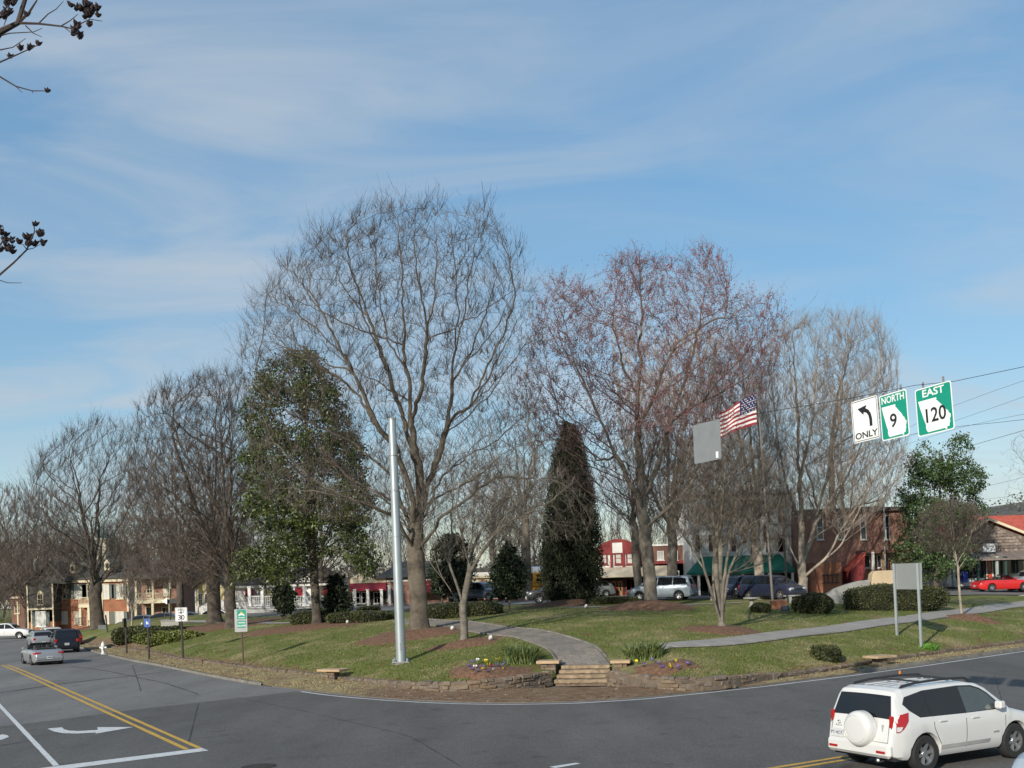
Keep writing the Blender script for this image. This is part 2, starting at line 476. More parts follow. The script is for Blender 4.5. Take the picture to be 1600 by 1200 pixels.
def sheet(name, pts, z, mat, label, cat='road marking', kind='structure', sub=1.5):
    """flat polygon on the road (pixel or world corners), triangulated and following the road's fall."""
    P = [Vector((p[0], p[1])) for p in pts]
    tri = mgeo.tessellate_polygon([[Vector((p.x, p.y, 0)) for p in P]])
    bm = bmesh.new()
    vs = [bm.verts.new((p.x, p.y, 0)) for p in P]
    for t in tri:
        try: bm.faces.new([vs[i] for i in t])
        except ValueError: pass
    bmesh.ops.recalc_face_normals(bm, faces=bm.faces)
    for f in bm.faces:
        if f.normal.z < 0: f.normal_flip()
    for v in bm.verts:
        v.co.z = float(road_z(np.float64(v.co.x), np.float64(v.co.y))) + z
    me = bpy.data.meshes.new(name); bm.to_mesh(me); bm.free()
    o = link_mesh(name, me, mat)
    return setp(o, label, cat, kind=kind)
def fpx(l):
    return [flat(x, y).xy for x, y in l]
def ribbon(name, pts, w, z, mat, label, cat='road marking', wj=0.0, kind='structure', step=.8, zf=None, parent=None):
    pts = resample(pts, step)
    L, Rr = [], []
    for i, p in enumerate(pts):
        t = (pts[min(len(pts) - 1, i + 1)] - pts[max(0, i - 1)]).normalized()
        n = Vector((-t.y, t.x))
        ww = w / 2 * (1 + random.uniform(-wj, wj))
        L.append(p + n * ww); Rr.append(p - n * ww)
    A = np.array([list(p) for p in L + Rr])
    Z = (zf or road_z)(A[:, 0], A[:, 1]) + z
    n = len(pts)
    i = np.arange(n - 1)
    o = mesh_np(name, np.column_stack([A, Z]), np.stack([i + n, i + n + 1, i + 1, i], 1), mat, parent)
    return setp(o, label, cat, kind=kind) if label else o

# the newer asphalt of the intersection, its seam crossing the left road
seam = fpx([(-60, 1145), (0, 1135), (80, 1126), (150, 1117), (210, 1109), (300, 1099), (380, 1090), (440, 1083), (468, 1080)])
newp = seam + [p for p in offset_poly(line_pts, .30)][1:] + [Vector((60, 74)), Vector((110, 100)), Vector((140, 60)), Vector((120, -28)), Vector((-60, -28)), Vector((-60, 20))]
sheet('asphalt_patch', newp, .006, A_NEW, 'darker newer asphalt over the intersection', 'road')
# edge line
ribbon('edge_line', line_pts + [line_pts[-1] + e1 * 60], .13, .012, WHITE_PAINT, 'white edge line curving round the corner of the park', wj=.15)
# double yellow of the left road
yl = fpx([(302, 1170.5), (10, 1040.5)])
yt = (yl[1] - yl[0]).normalized(); yn = Vector((-yt.y, yt.x))
for k, s in enumerate((-.16, .16)):
    ribbon('yellow_line', [yl[0] + yn * s, yl[1] + yn * s + yt * 1], .14, .012, YELLOW_PAINT, ['outer yellow centre line of the left road, nearer the turn arrows', 'inner yellow centre line of the left road, nearer the park'][k], wj=.08)
sheet('stop_line', fpx([(55, 1202), (316, 1169.5), (326, 1173.5), (100, 1203)]), .014, WHITE_PAINT, 'broad white stop line across the turn lanes')
lw = fpx([(88, 1197), (0, 1103)])
ribbon('lane_line', [lw[0], lw[1] + (lw[1] - lw[0]).normalized() * 22], .14, .012, WHITE_PAINT, 'white lane line between the two turn lanes', wj=.08)
arrow = [(74, 1139), (97, 1137), (100, 1140), (108, 1142.2), (125, 1142.8), (153, 1141), (152, 1136.8), (209, 1136.6), (149, 1147), (150, 1145.2), (120, 1146.8), (98, 1146.2), (84, 1143.5)]
sheet('turn_arrow', fpx(arrow), .013, WHITE_PAINT, 'white right-turn arrow painted beside the double yellow line')
sheet('turn_arrow', fpx([(-52, 1150), (-30, 1149), (-12, 1152), (4, 1148), (12, 1149.5), (14, 1152), (4, 1156), (-14, 1159), (-40, 1157)]), .013, WHITE_PAINT, 'white turn arrow cut off by the photo edge, beyond the lane line')
# double yellow beside the white SUV and a lane dash
y2 = fpx([(1232, 1199.5), (1312, 1186.5)])
t2 = (y2[1] - y2[0]).normalized(); n2_ = Vector((-t2.y, t2.x))
for k, s in enumerate((-.15, .15)):
    ribbon('yellow_line', [y2[0] - t2 * 1.2 + n2_ * s, y2[1] + n2_ * s + t2 * 42], .13, .012, YELLOW_PAINT, ['yellow centre line beside the white SUV, outer of two', 'yellow centre line beside the white SUV, inner of two'][k], wj=.08)
sheet('lane_dash', fpx([(858, 1199), (900, 1192.5), (907, 1194), (868, 1201)]), .012, WHITE_PAINT, 'short white lane dash at the bottom of the picture')
for a, b, w in (([(0, 1082.5), (60, 1074), (100, 1068), (170, 1060), (240, 1052), (290, 1046)], 0, .11), ([(110, 1041), (170, 1049), (260, 1068), (310, 1085)], 0, .06),
                ([(207, 1040), (216, 1066), (220, 1080)], 0, .021), ([(310, 1100), (300, 1140), (295, 1160)], 0, .03), ([(-20, 1168), (20, 1163), (60, 1156)], 0, .10), ([(370, 1090), (470, 1110), (640, 1150), (720, 1198)], 0, .025)):
    ribbon('crack_seal', smooth_line(resample(fpx(a), .6), 2), w, .0095, A_TAR, {0: 'dark sealed crack crossing the left road', 1: 'dark sealed crack in the asphalt'}[0 if w > .105 else 1] + ' %s' % {.11: 'at the double yellow line', .06: 'behind the silver convertible', .021: 'forking toward the kerb', .03: 'near the end of the yellow lines', .10: 'beside the cut-off turn arrow', .025: 'thin and long across the intersection'}[w], 'crack', wj=.5, step=.35)
# manhole
mh = flat(405, 1198)
mb = MB(); mb.lathe([(.0, .014), (.36, .014), (.40, .008)], sides=24, cap=False)
for k in range(-3, 4):
    mb.box(-math.sqrt(max(.01, .33 ** 2 - (k * .09) ** 2)), math.sqrt(max(.01, .33 ** 2 - (k * .09) ** 2)), k * .09 - .015, k * .09 + .015, .013, .02)
o = mb.build('manhole_cover', M('dark_iron', (.035, .033, .032), rough=.6, metal=.4)); o.location = mh
setp(o, 'dark round manhole cover in the asphalt at the bottom edge', 'manhole cover')

# ---- verge between kerb and wall, then lawn
def back_edge(n):
    c = [Vector(p) for p in ((-70, 200), (-46, 140), (-34, 110), (-22, 88), (-8, 79.5), (10, 78), (30, 78), (48, 80), (64, 84), (80, 92))]
    c = resample(c, .5)
    return [c[int(i * (len(c) - 1) / (n - 1))] for i in range(n)]
WS = resample(WALL, .5)
nW = len(WS)
BK = smooth_line(back_edge(nW), 10)
ts = np.concatenate([[0], np.cumsum(np.linspace(.3, 2.2, 60))]); ts = ts / ts[-1]
P0 = np.array([list(p) for p in WS]); P1 = np.array([list(p) for p in BK])
Q = P0[:, None, :] + (P1 - P0)[:, None, :] * ts[None, :, None]
QX, QY = Q[..., 0].ravel(), Q[..., 1].ravel()
dW = dist_line(WALLA, QX, QY)
QZ = road_z(QX, QY) + np.interp(dW, RD, RZ) + .05 * np.sin(QX * .55 + 1) * np.sin(QY * .43) * np.clip(dW / 4, 0, 1) + knoll(QX, QY, dW)
nt = len(ts)
_sl, _sr = flat(866, 1068.5, .12), flat(953, 1067.5, .12)
_ax = (_sr - _sl).xy.normalized(); _c = ((_sl + _sr) / 2).xy; _hw = (_sr - _sl).xy.length / 2
_u = (QX - _c.x) * _ax.x + (QY - _c.y) * _ax.y; _v = -(QX - _c.x) * _ax.y + (QY - _c.y) * _ax.x
QZ = np.where((np.abs(_u) < _hw + .12) & (_v < 1.5), -.35, QZ)
i = (np.arange(nW - 1)[:, None] * nt + np.arange(nt - 1)[None, :]).ravel()
lawn = mesh_np('lawn', np.column_stack([QX, QY, QZ]), np.stack([i, i + nt, i + nt + 1, i + 1], 1), LAWN, smooth=True)
setp(lawn, 'sloping park lawn of greening winter grass', 'lawn', kind='structure')
a = lawn.data.attributes.new('verge', 'FLOAT', 'POINT'); a.data.foreach_set('value', np.zeros(len(QX), np.float32))
soilv = np.clip(.62 - dW / 3.0, 0, .6) + .42 * np.exp(-((QX + 7) ** 2 + (QY - 60) ** 2) / 50) + .40 * np.exp(-((QX + 30) ** 2 / 90 + (QY - 84) ** 2 / 90))
a = lawn.data.attributes.new('soil', 'FLOAT', 'POINT'); a.data.foreach_set('value', soilv.astype(np.float32))
# verge
CS = resample(CURB, .5); nC = len(CS)
nv = 9
VP = []
for k in range(nC):
    c = CS[k]
    w = WS[int(k * (nW - 1) / (nC - 1))]
    # nearest wall point keeps the verge rows short
    dd = (P0[:, 0] - c.x) ** 2 + (P0[:, 1] - c.y) ** 2
    w = Vector(P0[int(np.argmin(dd))])
    VP.append([c.lerp(w + (w - c).normalized() * .12, j / (nv - 1)) for j in range(nv)])
VX = np.array([[p.x for p in r_] for r_ in VP]).ravel(); VY = np.array([[p.y for p in r_] for r_ in VP]).ravel()
_f = np.repeat(np.where((VX.reshape(nC, nv)[:, 0] > -10.6) & (VX.reshape(nC, nv)[:, 0] < 13.6), .03, .10), nv)
VZ = road_z(VX, VY) + _f + (.15 - _f) * np.tile(np.linspace(0, 1, nv), nC) + .015 * np.sin(VX * 3) * np.sin(VY * 2.3)
i = (np.arange(nC - 1)[:, None] * nv + np.arange(nv - 1)[None, :]).ravel()
verge = mesh_np('verge', np.column_stack([VX, VY, VZ]), np.stack([i, i + nv, i + nv + 1, i + 1], 1), LAWN, smooth=True)
setp(verge, 'worn strip of dry grass and soil between kerb and stone wall', 'verge', kind='structure')
a = verge.data.attributes.new('verge', 'FLOAT', 'POINT'); a.data.foreach_set('value', np.full(len(VX), .62, np.float32))
st = flat(910, 1075)
a = verge.data.attributes.new('soil', 'FLOAT', 'POINT'); a.data.foreach_set('value', (1.2 * np.exp(-((VX - st.x + 1.0) ** 2 / 70 + (VY - st.y) ** 2 / 30))).astype(np.float32))
# kerb
def kerb(name, pts, w, h, mat, label, up=0.0):
    pts = resample(pts, .6)
    V, Fc = [], []
    for i_, p in enumerate(pts):
        t = (pts[min(len(pts) - 1, i_ + 1)] - pts[max(0, i_ - 1)]).normalized(); n = Vector((-t.y, t.x))
        z = float(road_z(np.float64(p.x), np.float64(p.y)))
        for a_, b_ in ((0, -.05), (0, h - .02), (.02, h), (w, h + .004), (w, -.05)):
            q = p + n * (a_ + random.uniform(-.006, .006)); V.append((q.x, q.y, z + b_ + random.uniform(-.004, .004)))
    for i_ in range(len(pts) - 1):
        for k in range(4):
            Fc.append((i_ * 5 + k, (i_ + 1) * 5 + k, (i_ + 1) * 5 + k + 1, i_ * 5 + k + 1))
    o = mesh_np(name, V, Fc, mat)
    return setp(o, label, 'kerb', kind='structure')
jr = int(len(CURB) * .5)
kR = [p for p in CURB if p.x > 13.5]
kL = [p for p in CURB if p.x < -10.5]
kerb('kerb', kR, .16, .125, CONC_D, 'concrete kerb along the right road')
kerb('kerb', kL, .14, .115, CONC_D, 'low concrete kerb along the left road')
kM = [p for p in CURB if -10.6 <= p.x <= 13.6]
kerb('road_edge', kM, .05, .035, M('crumbling_edge', (.13, .105, .08), rough=.95, var=.3, scale=3, bump=.5, bscale=20), 'crumbling asphalt edge at the corner under the dry grass')
# worn white paint left on the edging
for k in range(9):
    p = flat(655 + k * 22 + random.uniform(-5, 5), 1094.5 - abs(k - 5) * .25)
    q = p + Vector((random.uniform(.25, .5), random.uniform(-.05, .12), 0))
    ribbon('paint_scrap', [p.xy, ((p + q) / 2).xy + Vector((0, random.uniform(-.08, .08))), q.xy], .06, .052, WHITE_PAINT, 'scraps of old white paint on the road edging below the steps', wj=.7, step=.1)['group'] = 'scraps of old white paint'

# ---- dry-stone wall: single stones near the steps, the far rest as one part
STONE = [M('stone_%s' % n_, c_, rough=.95, var=.3, scale=5, bump=.6, bscale=25) for n_, c_ in (('grey', (.155, .125, .098)), ('brown', (.16, .112, .072)), ('tan', (.185, .14, .096)), ('dark', (.12, .094, .072)))]
def stone_shape(mb_, c, t, n, w, h, d):
    vs_ = []
    for z in (0, 1):
        for a_, b_ in ((-1, -1), (1, -1), (1, 1), (-1, 1)):
            q = c + t * (a_ * w / 2 * random.uniform(.72, 1.04)) + n * (b_ * d / 2 * random.uniform(.72, 1.05))
            vs_.append((q.x, q.y, c.z + (z - .5) * h * random.uniform(.66, 1.12)))
    mb_.add(vs_, [(0, 3, 2, 1), (4, 5, 6, 7), (0, 1, 5, 4), (1, 2, 6, 5), (2, 3, 7, 6), (3, 0, 4, 7)])
def stone_wall(label, pts, heights, parts_max, seed, start_near_end):
    random.seed(seed)
    base = pts[-1 if start_near_end else 0]
    root = empty('stone_wall', (base.x, base.y, h1(base.x, base.y - 3)), label=label, cat='stone wall')
    off = Vector(root.location)
    pts = resample(pts, .12)
    if start_near_end: pts = pts[::-1]
    rest = MB(); count = 0; total = 0
    s = 0.0
    L = len(pts) * .12
    core = MB()
    cl, ch = [], []
    for k in range(0, len(pts), 5):
        p = pts[k]; t = (pts[min(len(pts) - 1, k + 1)] - pts[max(0, k - 1)]).normalized(); n = Vector((-t.y, t.x))
        hh = float(np.interp(k * .12, heights[0], heights[1]))
        z0 = float(road_z(np.float64(p.x), np.float64(p.y))) + .02
        for e in (-.135, .12):
            for z in (z0, z0 + hh - .03):
                q = p + n * e; core.v.append((q.x - off.x, q.y - off.y, z - off.z))
    for k in range(len(core.v) // 4 - 1):
        b_ = k * 4
        for f in ((0, 1, 5, 4), (1, 3, 7, 5), (3, 2, 6, 7)):
            core.f.append(tuple(b_ + x_ for x_ in f)); core.m.append(0)
    core.build('mortar_core', M('wall_mortar', (.14, .108, .08), rough=.95, var=.25, scale=6, bump=.6), root)
    for course in range(5):
        s = random.uniform(0, .2)
        while s < L - .3:
            w = random.choice((random.uniform(.12, .28), random.uniform(.22, .5), random.uniform(.3, .75)))
            hh = float(np.interp(s, heights[0], heights[1]))
            ncourse = max(2, round(hh / .14)); chh = hh / ncourse
            if course < ncourse:
                k = int((s + w / 2) / .12)
                if k < len(pts) - 1:
                    p = pts[k]; t = (pts[min(len(pts) - 1, k + 1)] - pts[k - 1]).normalized(); n = Vector((-t.y, t.x))
                    z0 = float(road_z(np.float64(p.x), np.float64(p.y))) + .03
                    c = Vector((p.x, p.y, z0 + (course + .5) * chh)) - off
                    c += Vector((n.x, n.y, 0)) * random.uniform(-.04, .04) + Vector((0, 0, random.uniform(-.025, .025)))
                    t3, n3 = Vector((t.x, t.y, 0)), Vector((n.x, n.y, 0))
                    m_ = random.choice(STONE)
                    if s < parts_max:
                        q = MB(); stone_shape(q, c, t3, n3, w * .97, chh * 1.06, random.uniform(.27, .38))
                        q.build('stone', m_, root, bevel=.022)
                    else:
                        rest.cur = STONE.index(m_); stone_shape(rest, c, t3, n3, w * .97, chh * 1.06, random.uniform(.26, .34))
            s += w
    o = rest.build('stones', STONE, root); o['kind'] = 'stuff'
    return root
iw = len(W_l)
wl = [p for p in resample([W_l[0] + d0 * 4] + W_l, .5)]
stone_wall('low brown stone wall curving from the steps away along the left road', smooth_line(wl, 1), ([0, 3, 7, 12, 60], [.56, .50, .34, .23, .22]), 16, 3, True)
wr = [p for p in resample(W_r + [W_r[-1] + d1 * 30], .5)]
stone_wall('low brown stone wall curving from the steps away along the right road', smooth_line(wr, 1), ([0, 3, 6, 10, 60], [.56, .54, .42, .24, .22]), 16, 4, False)

# ---- steps with tread slabs between two piers
SL, SRt = flat(866, 1068.5, .12), flat(953, 1067.5, .12)
ax = (SRt - SL); ax.z = 0; SW = ax.length; ax.normalize(); ay = Vector((-ax.y, ax.x, 0))
STEP_T = M('sandstone_tread', (.25, .185, .12), rough=.95, var=.4, scale=5.0, bump=.5, bscale=16)
steps = empty('stone_steps', (SL + SRt) / 2, math.atan2(ax.y, ax.x), label='four worn sandstone steps leading up from the road to the park path', cat='steps')
RIS, TRD = .15, .36
for k in range(4):
    w = SW / 2 - .02 - k * .035
    q = MB(); q.box(-w + .03, w - .03, k * TRD + .03, (k + 1) * TRD + .05, k * RIS - .10, k * RIS + .035); q.build('riser', M('riser_stone', (.14, .10, .07), rough=.95, var=.3, scale=4, bump=.5), steps)
    cuts = [-w - .01, random.uniform(-.25, .25) * w, w + .01]
    for c0, c1 in zip(cuts, cuts[1:]):
        q = MB(); n_ = 7
        # rough-hewn front: the edge wanders
        fr = [(c0 + (c1 - c0) * j / n_, k * TRD - .02 + random.uniform(-.022, .022)) for j in range(n_ + 1)]
        zt_ = k * RIS + RIS
        V_ = [(x_, y_ + random.uniform(-.012, .012), k * RIS + .022 + random.uniform(-.008, .012)) for x_, y_ in fr] + [(x_, y_, zt_ + random.uniform(-.012, .004)) for x_, y_ in fr] + [(x_, (k + 1) * TRD + .04, zt_) for x_, y_ in fr]
        m_ = n_ + 1; F_ = [(j, j + 1, m_ + j + 1, m_ + j) for j in range(n_)] + [(m_ + j, m_ + j + 1, 2 * m_ + j + 1, 2 * m_ + j) for j in range(n_)]
        q.add(V_, F_); q.build('tread', STEP_T, steps)
TOPZ = .12 + 4 * RIS
# piers
PIER_M = M('pier_stone', (.13, .10, .075), rough=.95, var=.35, scale=5, bump=.7, bscale=22)
CAP_M = M('sandstone_cap', (.42, .30, .18), rough=.9, var=.2, scale=3, bump=.4, bscale=18)
def pier(loc, rz, w, d, h, cw, cd, ct, label):
    r_ = empty('stone_pier', loc, rz, label, 'stone pier')
    n = max(1, round(h / .15))
    for k in range(n):
        q = MB(); sp = random.uniform(-.25, .25) * w
        for a_, b_ in ((-w / 2, sp), (sp, w / 2)):
            q = MB(); q.box(a_ + .006, b_ - .006, -d / 2 + random.uniform(0, .03), d / 2, k * h / n + .004 - .15 * (k == 0), (k + 1) * h / n - .004)
            q.build('stone', random.choice(STONE), r_, bevel=.012)
    q = MB(); q.box(-cw / 2, cw / 2, -cd / 2, cd / 2, h, h + ct); q.build('cap', CAP_M, r_, bevel=.014)
    return r_
pl = (SL + SRt) / 2 - ax * (SW / 2 + .40) + ay * 1.35
pier((pl.x, pl.y, .25), math.atan2(ax.y, ax.x), .6, .6, .55, .9, .8, .11, 'stone pier with tan cap left of the steps')
pr = (SL + SRt) / 2 + ax * (SW / 2 + .30) + ay * 1.35
pier((pr.x, pr.y, .25), math.atan2(ax.y, ax.x), .5, .55, .52, .75, .75, .11, 'stone pier with tan cap to the right of the steps')
p = flat(519, 1064, .1); pier((p.x, p.y + .25, p.z - .03), R(-25), .42, .45, .42, 1.15, .75, .10, 'short wall pier with flat grey slab in the long left wall')
p = flat(1378, 1041, .1); pier((p.x, p.y + .25, p.z - .03), R(30), .45, .45, .36, 1.15, .8, .10, 'short wall pier with flat tan slab in the wall behind the white SUV')

# ---- paths
PAVER = [M('paver_%d' % k, c_, rough=.9, var=.18, scale=4, bump=.3, bscale=30) for k, c_ in enumerate(((.20, .178, .15), (.175, .158, .136), (.23, .20, .165)))]
def hz(X, Y):
    return H(X, Y)
cen = (SL + SRt) / 2
p0 = cen + ay * (4 * TRD)
pathc = [p0.xy] + [gnd(x, y).xy for x, y in ((895, 1012), (850, 998), (800, 989), (740, 980), (690, 974), (640, 970))]
pathc = smooth_line(resample(pathc, .4), 12)
wid = [1.9] * len(pathc)
bed = ribbon('garden_path', pathc, 1.95, .02, M('path_mortar', (.13, .115, .095), rough=.95, var=.2), 'paved path curving from the steps up into the park', 'path', step=.35, zf=hz)
s = 0
rows = resample(pathc, .62)
for k in range(len(rows) - 1):
    a_, b_ = rows[k], rows[k + 1]
    t = (b_ - a_).normalized(); n = Vector((-t.y, t.x))
    half = .90
    cuts = sorted([-half, half] + [x_ + random.uniform(-.12, .12) for x_ in ((-.34, .34) if k % 2 else (-.68, 0, .68))])
    for c0, c1 in zip(cuts, cuts[1:]):
        q = MB(); V4 = []
        for (pp, cc, g_) in ((a_, c0 + .015, .015), (a_, c1 - .015, .015), (b_, c1 - .015, -.015), (b_, c0 + .015, -.015)):
            w_ = pp + n * cc + t * g_; V4.append((w_.x, w_.y))
        zt = [h1(x_, y_) + .05 + random.uniform(-.006, .006) for x_, y_ in V4]
        q.add([(x_, y_, z_ - .05) for (x_, y_), z_ in zip(V4, zt)] + [(x_, y_, z_) for (x_, y_), z_ in zip(V4, zt)],
              [(4, 5, 6, 7), (0, 1, 5, 4), (1, 2, 6, 5), (2, 3, 7, 6), (3, 0, 4, 7)])
        q.build('paver', random.choice(PAVER), bed)
for sgn, lab in ((1, 'stone edging along the left side of the garden path'), (-1, 'stone edging along the right side of the garden path')):
    ed = offset_poly(resample(pathc, .4), sgn * 1.0)[3:]
    q = MB(); q.tube([(p_.x, p_.y, h1(p_.x, p_.y) + .03) for p_ in ed], .06, 6)
    setp(q.build('path_edging', CONC_D, None), lab, 'edging', kind='structure')
# sidewalk
sw = [gnd(x, y).xy for x, y in ((985, 1017), (1035, 1014), (1100, 1008), (1180, 999), (1260, 989), (1340, 979), (1420, 969), (1500, 958), (1600, 945))]
sw = smooth_line(resample(sw, .5), 8)
sw.append(sw[-1] + (sw[-1] - sw[-4]).normalized() * 25)
SWK = ribbon('sidewalk', sw, 1.5, .03, CONC_D, 'grey concrete sidewalk slanting across the lawn at the right', 'sidewalk', step=.5, zf=hz)
rows = resample(sw, 1.5)
for k in range(min(40, len(rows) - 1)):
    a_, b_ = rows[k], rows[k + 1]; t = (b_ - a_).normalized(); n = Vector((-t.y, t.x))
    q = MB(); V4 = []
    for pp, cc, g_ in ((a_, -.72, .012), (a_, .72, .012), (b_, .72, -.012), (b_, -.72, -.012)):
        w_ = pp + n * cc + t * g_; V4.append((w_.x, w_.y, h1(w_.x, w_.y) + .062))
    q.add(V4 + [(x_, y_, z_ - .05) for x_, y_, z_ in V4], [(0, 1, 2, 3), (0, 4, 5, 1), (1, 5, 6, 2), (2, 6, 7, 3), (3, 7, 4, 0)])
    q.build('slab', CONC, SWK)
# street behind the park, with its kerb
bs = [Vector(p_) for p_ in ((-26, 92), (-10, 86), (10, 84.6), (30, 84.6), (48, 86), (66, 90), (100, 100), (150, 120))]
ribbon('street', smooth_line(resample(bs, 2), 6), 11.5, .03, A_OLD, 'grey street between the park and the shops', 'street', step=2, zf=hz)
ribbon('pavement', [p_ + Vector((-.5, 6.9)) for p_ in smooth_line(resample(bs, 2), 6)], 2.6, .14, CONC, 'pale pavement in front of the shops', 'pavement', step=2, zf=hz)
bp_ = [gnd(x, y).xy for x, y in ((880, 950), (960, 950), (1060, 945), (1160, 942))]
ribbon('footpath', smooth_line(resample(bp_, 1), 4), .9, .03, CONC, 'thin pale footpath on the far lawn', 'path', step=1, zf=hz)
bp_ = [gnd(x, y).xy for x, y in ((255, 969), (330, 972), (420, 974), (500, 973))]
ribbon('footpath', smooth_line(resample(bp_, 1), 4), 1.0, .03, CONC, 'thin pale footpath by the twin-trunked tree', 'path', step=1, zf=hz)

# ---- mulch beds of pine straw
MULCH = M('pine_straw_mulch', (.10, .047, .025), rough=.97, var=.4, scale=7, bump=.9, bscale=30, c2=(.185, .10, .055), detail=8)
def mulch(px_, py_, wpx, dep, hgt, label, rot=0.0):
    c = gnd(px_, py_)
    rx = wpx / F * c.y / 2
    nr, na = 12, 48
    V, Fc = [], []
    ph = [random.uniform(0, 6.3) for _ in range(4)]
    for r_ in range(nr + 1):
        for a_ in range(na):
            th = 2 * math.pi * a_ / na
            rr = r_ / nr * (1 + .10 * math.sin(3 * th + ph[0]) + .07 * math.sin(5 * th + ph[1]) + .05 * math.sin(9 * th + ph[2]) + .05 * math.sin(17 * th + ph[3]) + random.uniform(-.05, .05))
            x_, y_ = rr * rx * math.cos(th), rr * dep * math.sin(th)
            V.append((c.x + x_ * math.cos(rot) - y_ * math.sin(rot), c.y + x_ * math.sin(rot) + y_ * math.cos(rot)))
    A = np.array(V)
    rad = np.repeat(np.arange(nr + 1) / nr, na)
    Z = H(A[:, 0], A[:, 1]) + .035 * (1 - rad ** 4) - .02 * (rad > .99) + hgt * (1 - rad ** 2) ** 2 + np.random.uniform(-.012, .012, len(A)) * (rad < .95)
    for r_ in range(nr):
        for a_ in range(na):
            b_ = (a_ + 1) % na
            Fc.append((r_ * na + a_, (r_ + 1) * na + a_, (r_ + 1) * na + b_, r_ * na + b_))
    o = mesh_np('mulch_bed', np.column_stack([A, Z]), Fc, MULCH, smooth=True)
    return setp(o, label, 'mulch', 'pine straw mulch beds', kind='stuff')
mulch(648, 990, 200, 3.2, .12, 'red-brown pine straw around the foot of the tallest tree')
mulch(728, 1006, 125, 1.7, .14, 'red-brown pine straw around the small twisted tree beside the path')
mulch(893, 945, 150, 3.2, .35, 'red-brown pine straw mound under the dark conical cedar')
mulch(1017, 950, 160, 3.6, .45, 'red-brown pine straw mound under the red-budded maple')
mulch(1128, 984, 130, 2.0, .10, 'red-brown pine straw around the crape myrtle on the near lawn')
mulch(1518, 967, 82, 1.7, .2, 'red-brown pine straw mound under the small round tree by the sidewalk')
mulch(500, 978, 260, 3.6, .1, 'broad red-brown pine straw bed under the magnolia')
mulch(350, 978, 190, 5.5, .1, 'broad red-brown pine straw bed around the twin-trunked tree')
mulch(152, 979, 130, 5, .1, 'red-brown pine straw bed under the old tree before the brick house')
mulch(822, 938, 110, 3, .3, 'red-brown pine straw mound under the tree before the school bus')
mulch(1290, 938, 190, 3.5, .1, 'red-brown pine straw bed around the pale multi-stemmed trees')
mulch(770, 1050, 150, 1.3, .10, 'pine straw flower bed left of the steps')
mulch(1040, 1043, 110, 1.2, .10, 'pine straw flower bed right of the steps')

# ================================================================== TREES
def seg_mesh(A, B, ra, rb, sides=3):
    """independent little tubes A->B (n,3) as vertex and quad arrays."""
    n = len(A)
    T = B - A
    L = np.linalg.norm(T, axis=1, keepdims=True) + 1e-9
    T = T / L
    ref = np.where(np.abs(T[:, 2:3]) < .85, np.array([[0, 0, 1.0]]), np.array([[1.0, 0, 0]]))
    U = np.cross(T, ref); U /= np.linalg.norm(U, axis=1, keepdims=True) + 1e-9
    W = np.cross(T, U)
    V = np.zeros((n, 2, sides, 3))
    for k in range(sides):
        th = 2 * math.pi * k / sides
        d = U * math.cos(th) + W * math.sin(th)
        V[:, 0, k] = A + d * ra[:, None]
        V[:, 1, k] = B + d * rb[:, None]
    base = np.arange(n)[:, None] * (2 * sides)
    Fc = []
    for k in range(1 if sides == 2 else sides):
        k2 = (k + 1) % sides
        Fc.append(np.concatenate([base + k, base + k2, base + sides + k2, base + sides + k], 1))
    return V.reshape(-1, 3), np.stack(Fc, 1).reshape(-1, 4)
def join_np(parts):
    Vs, Fs, b = [], [], 0
    for V, Fc in parts:
        Vs.append(V); Fs.append(Fc + b); b += len(V)
    return np.concatenate(Vs), np.concatenate(Fs)

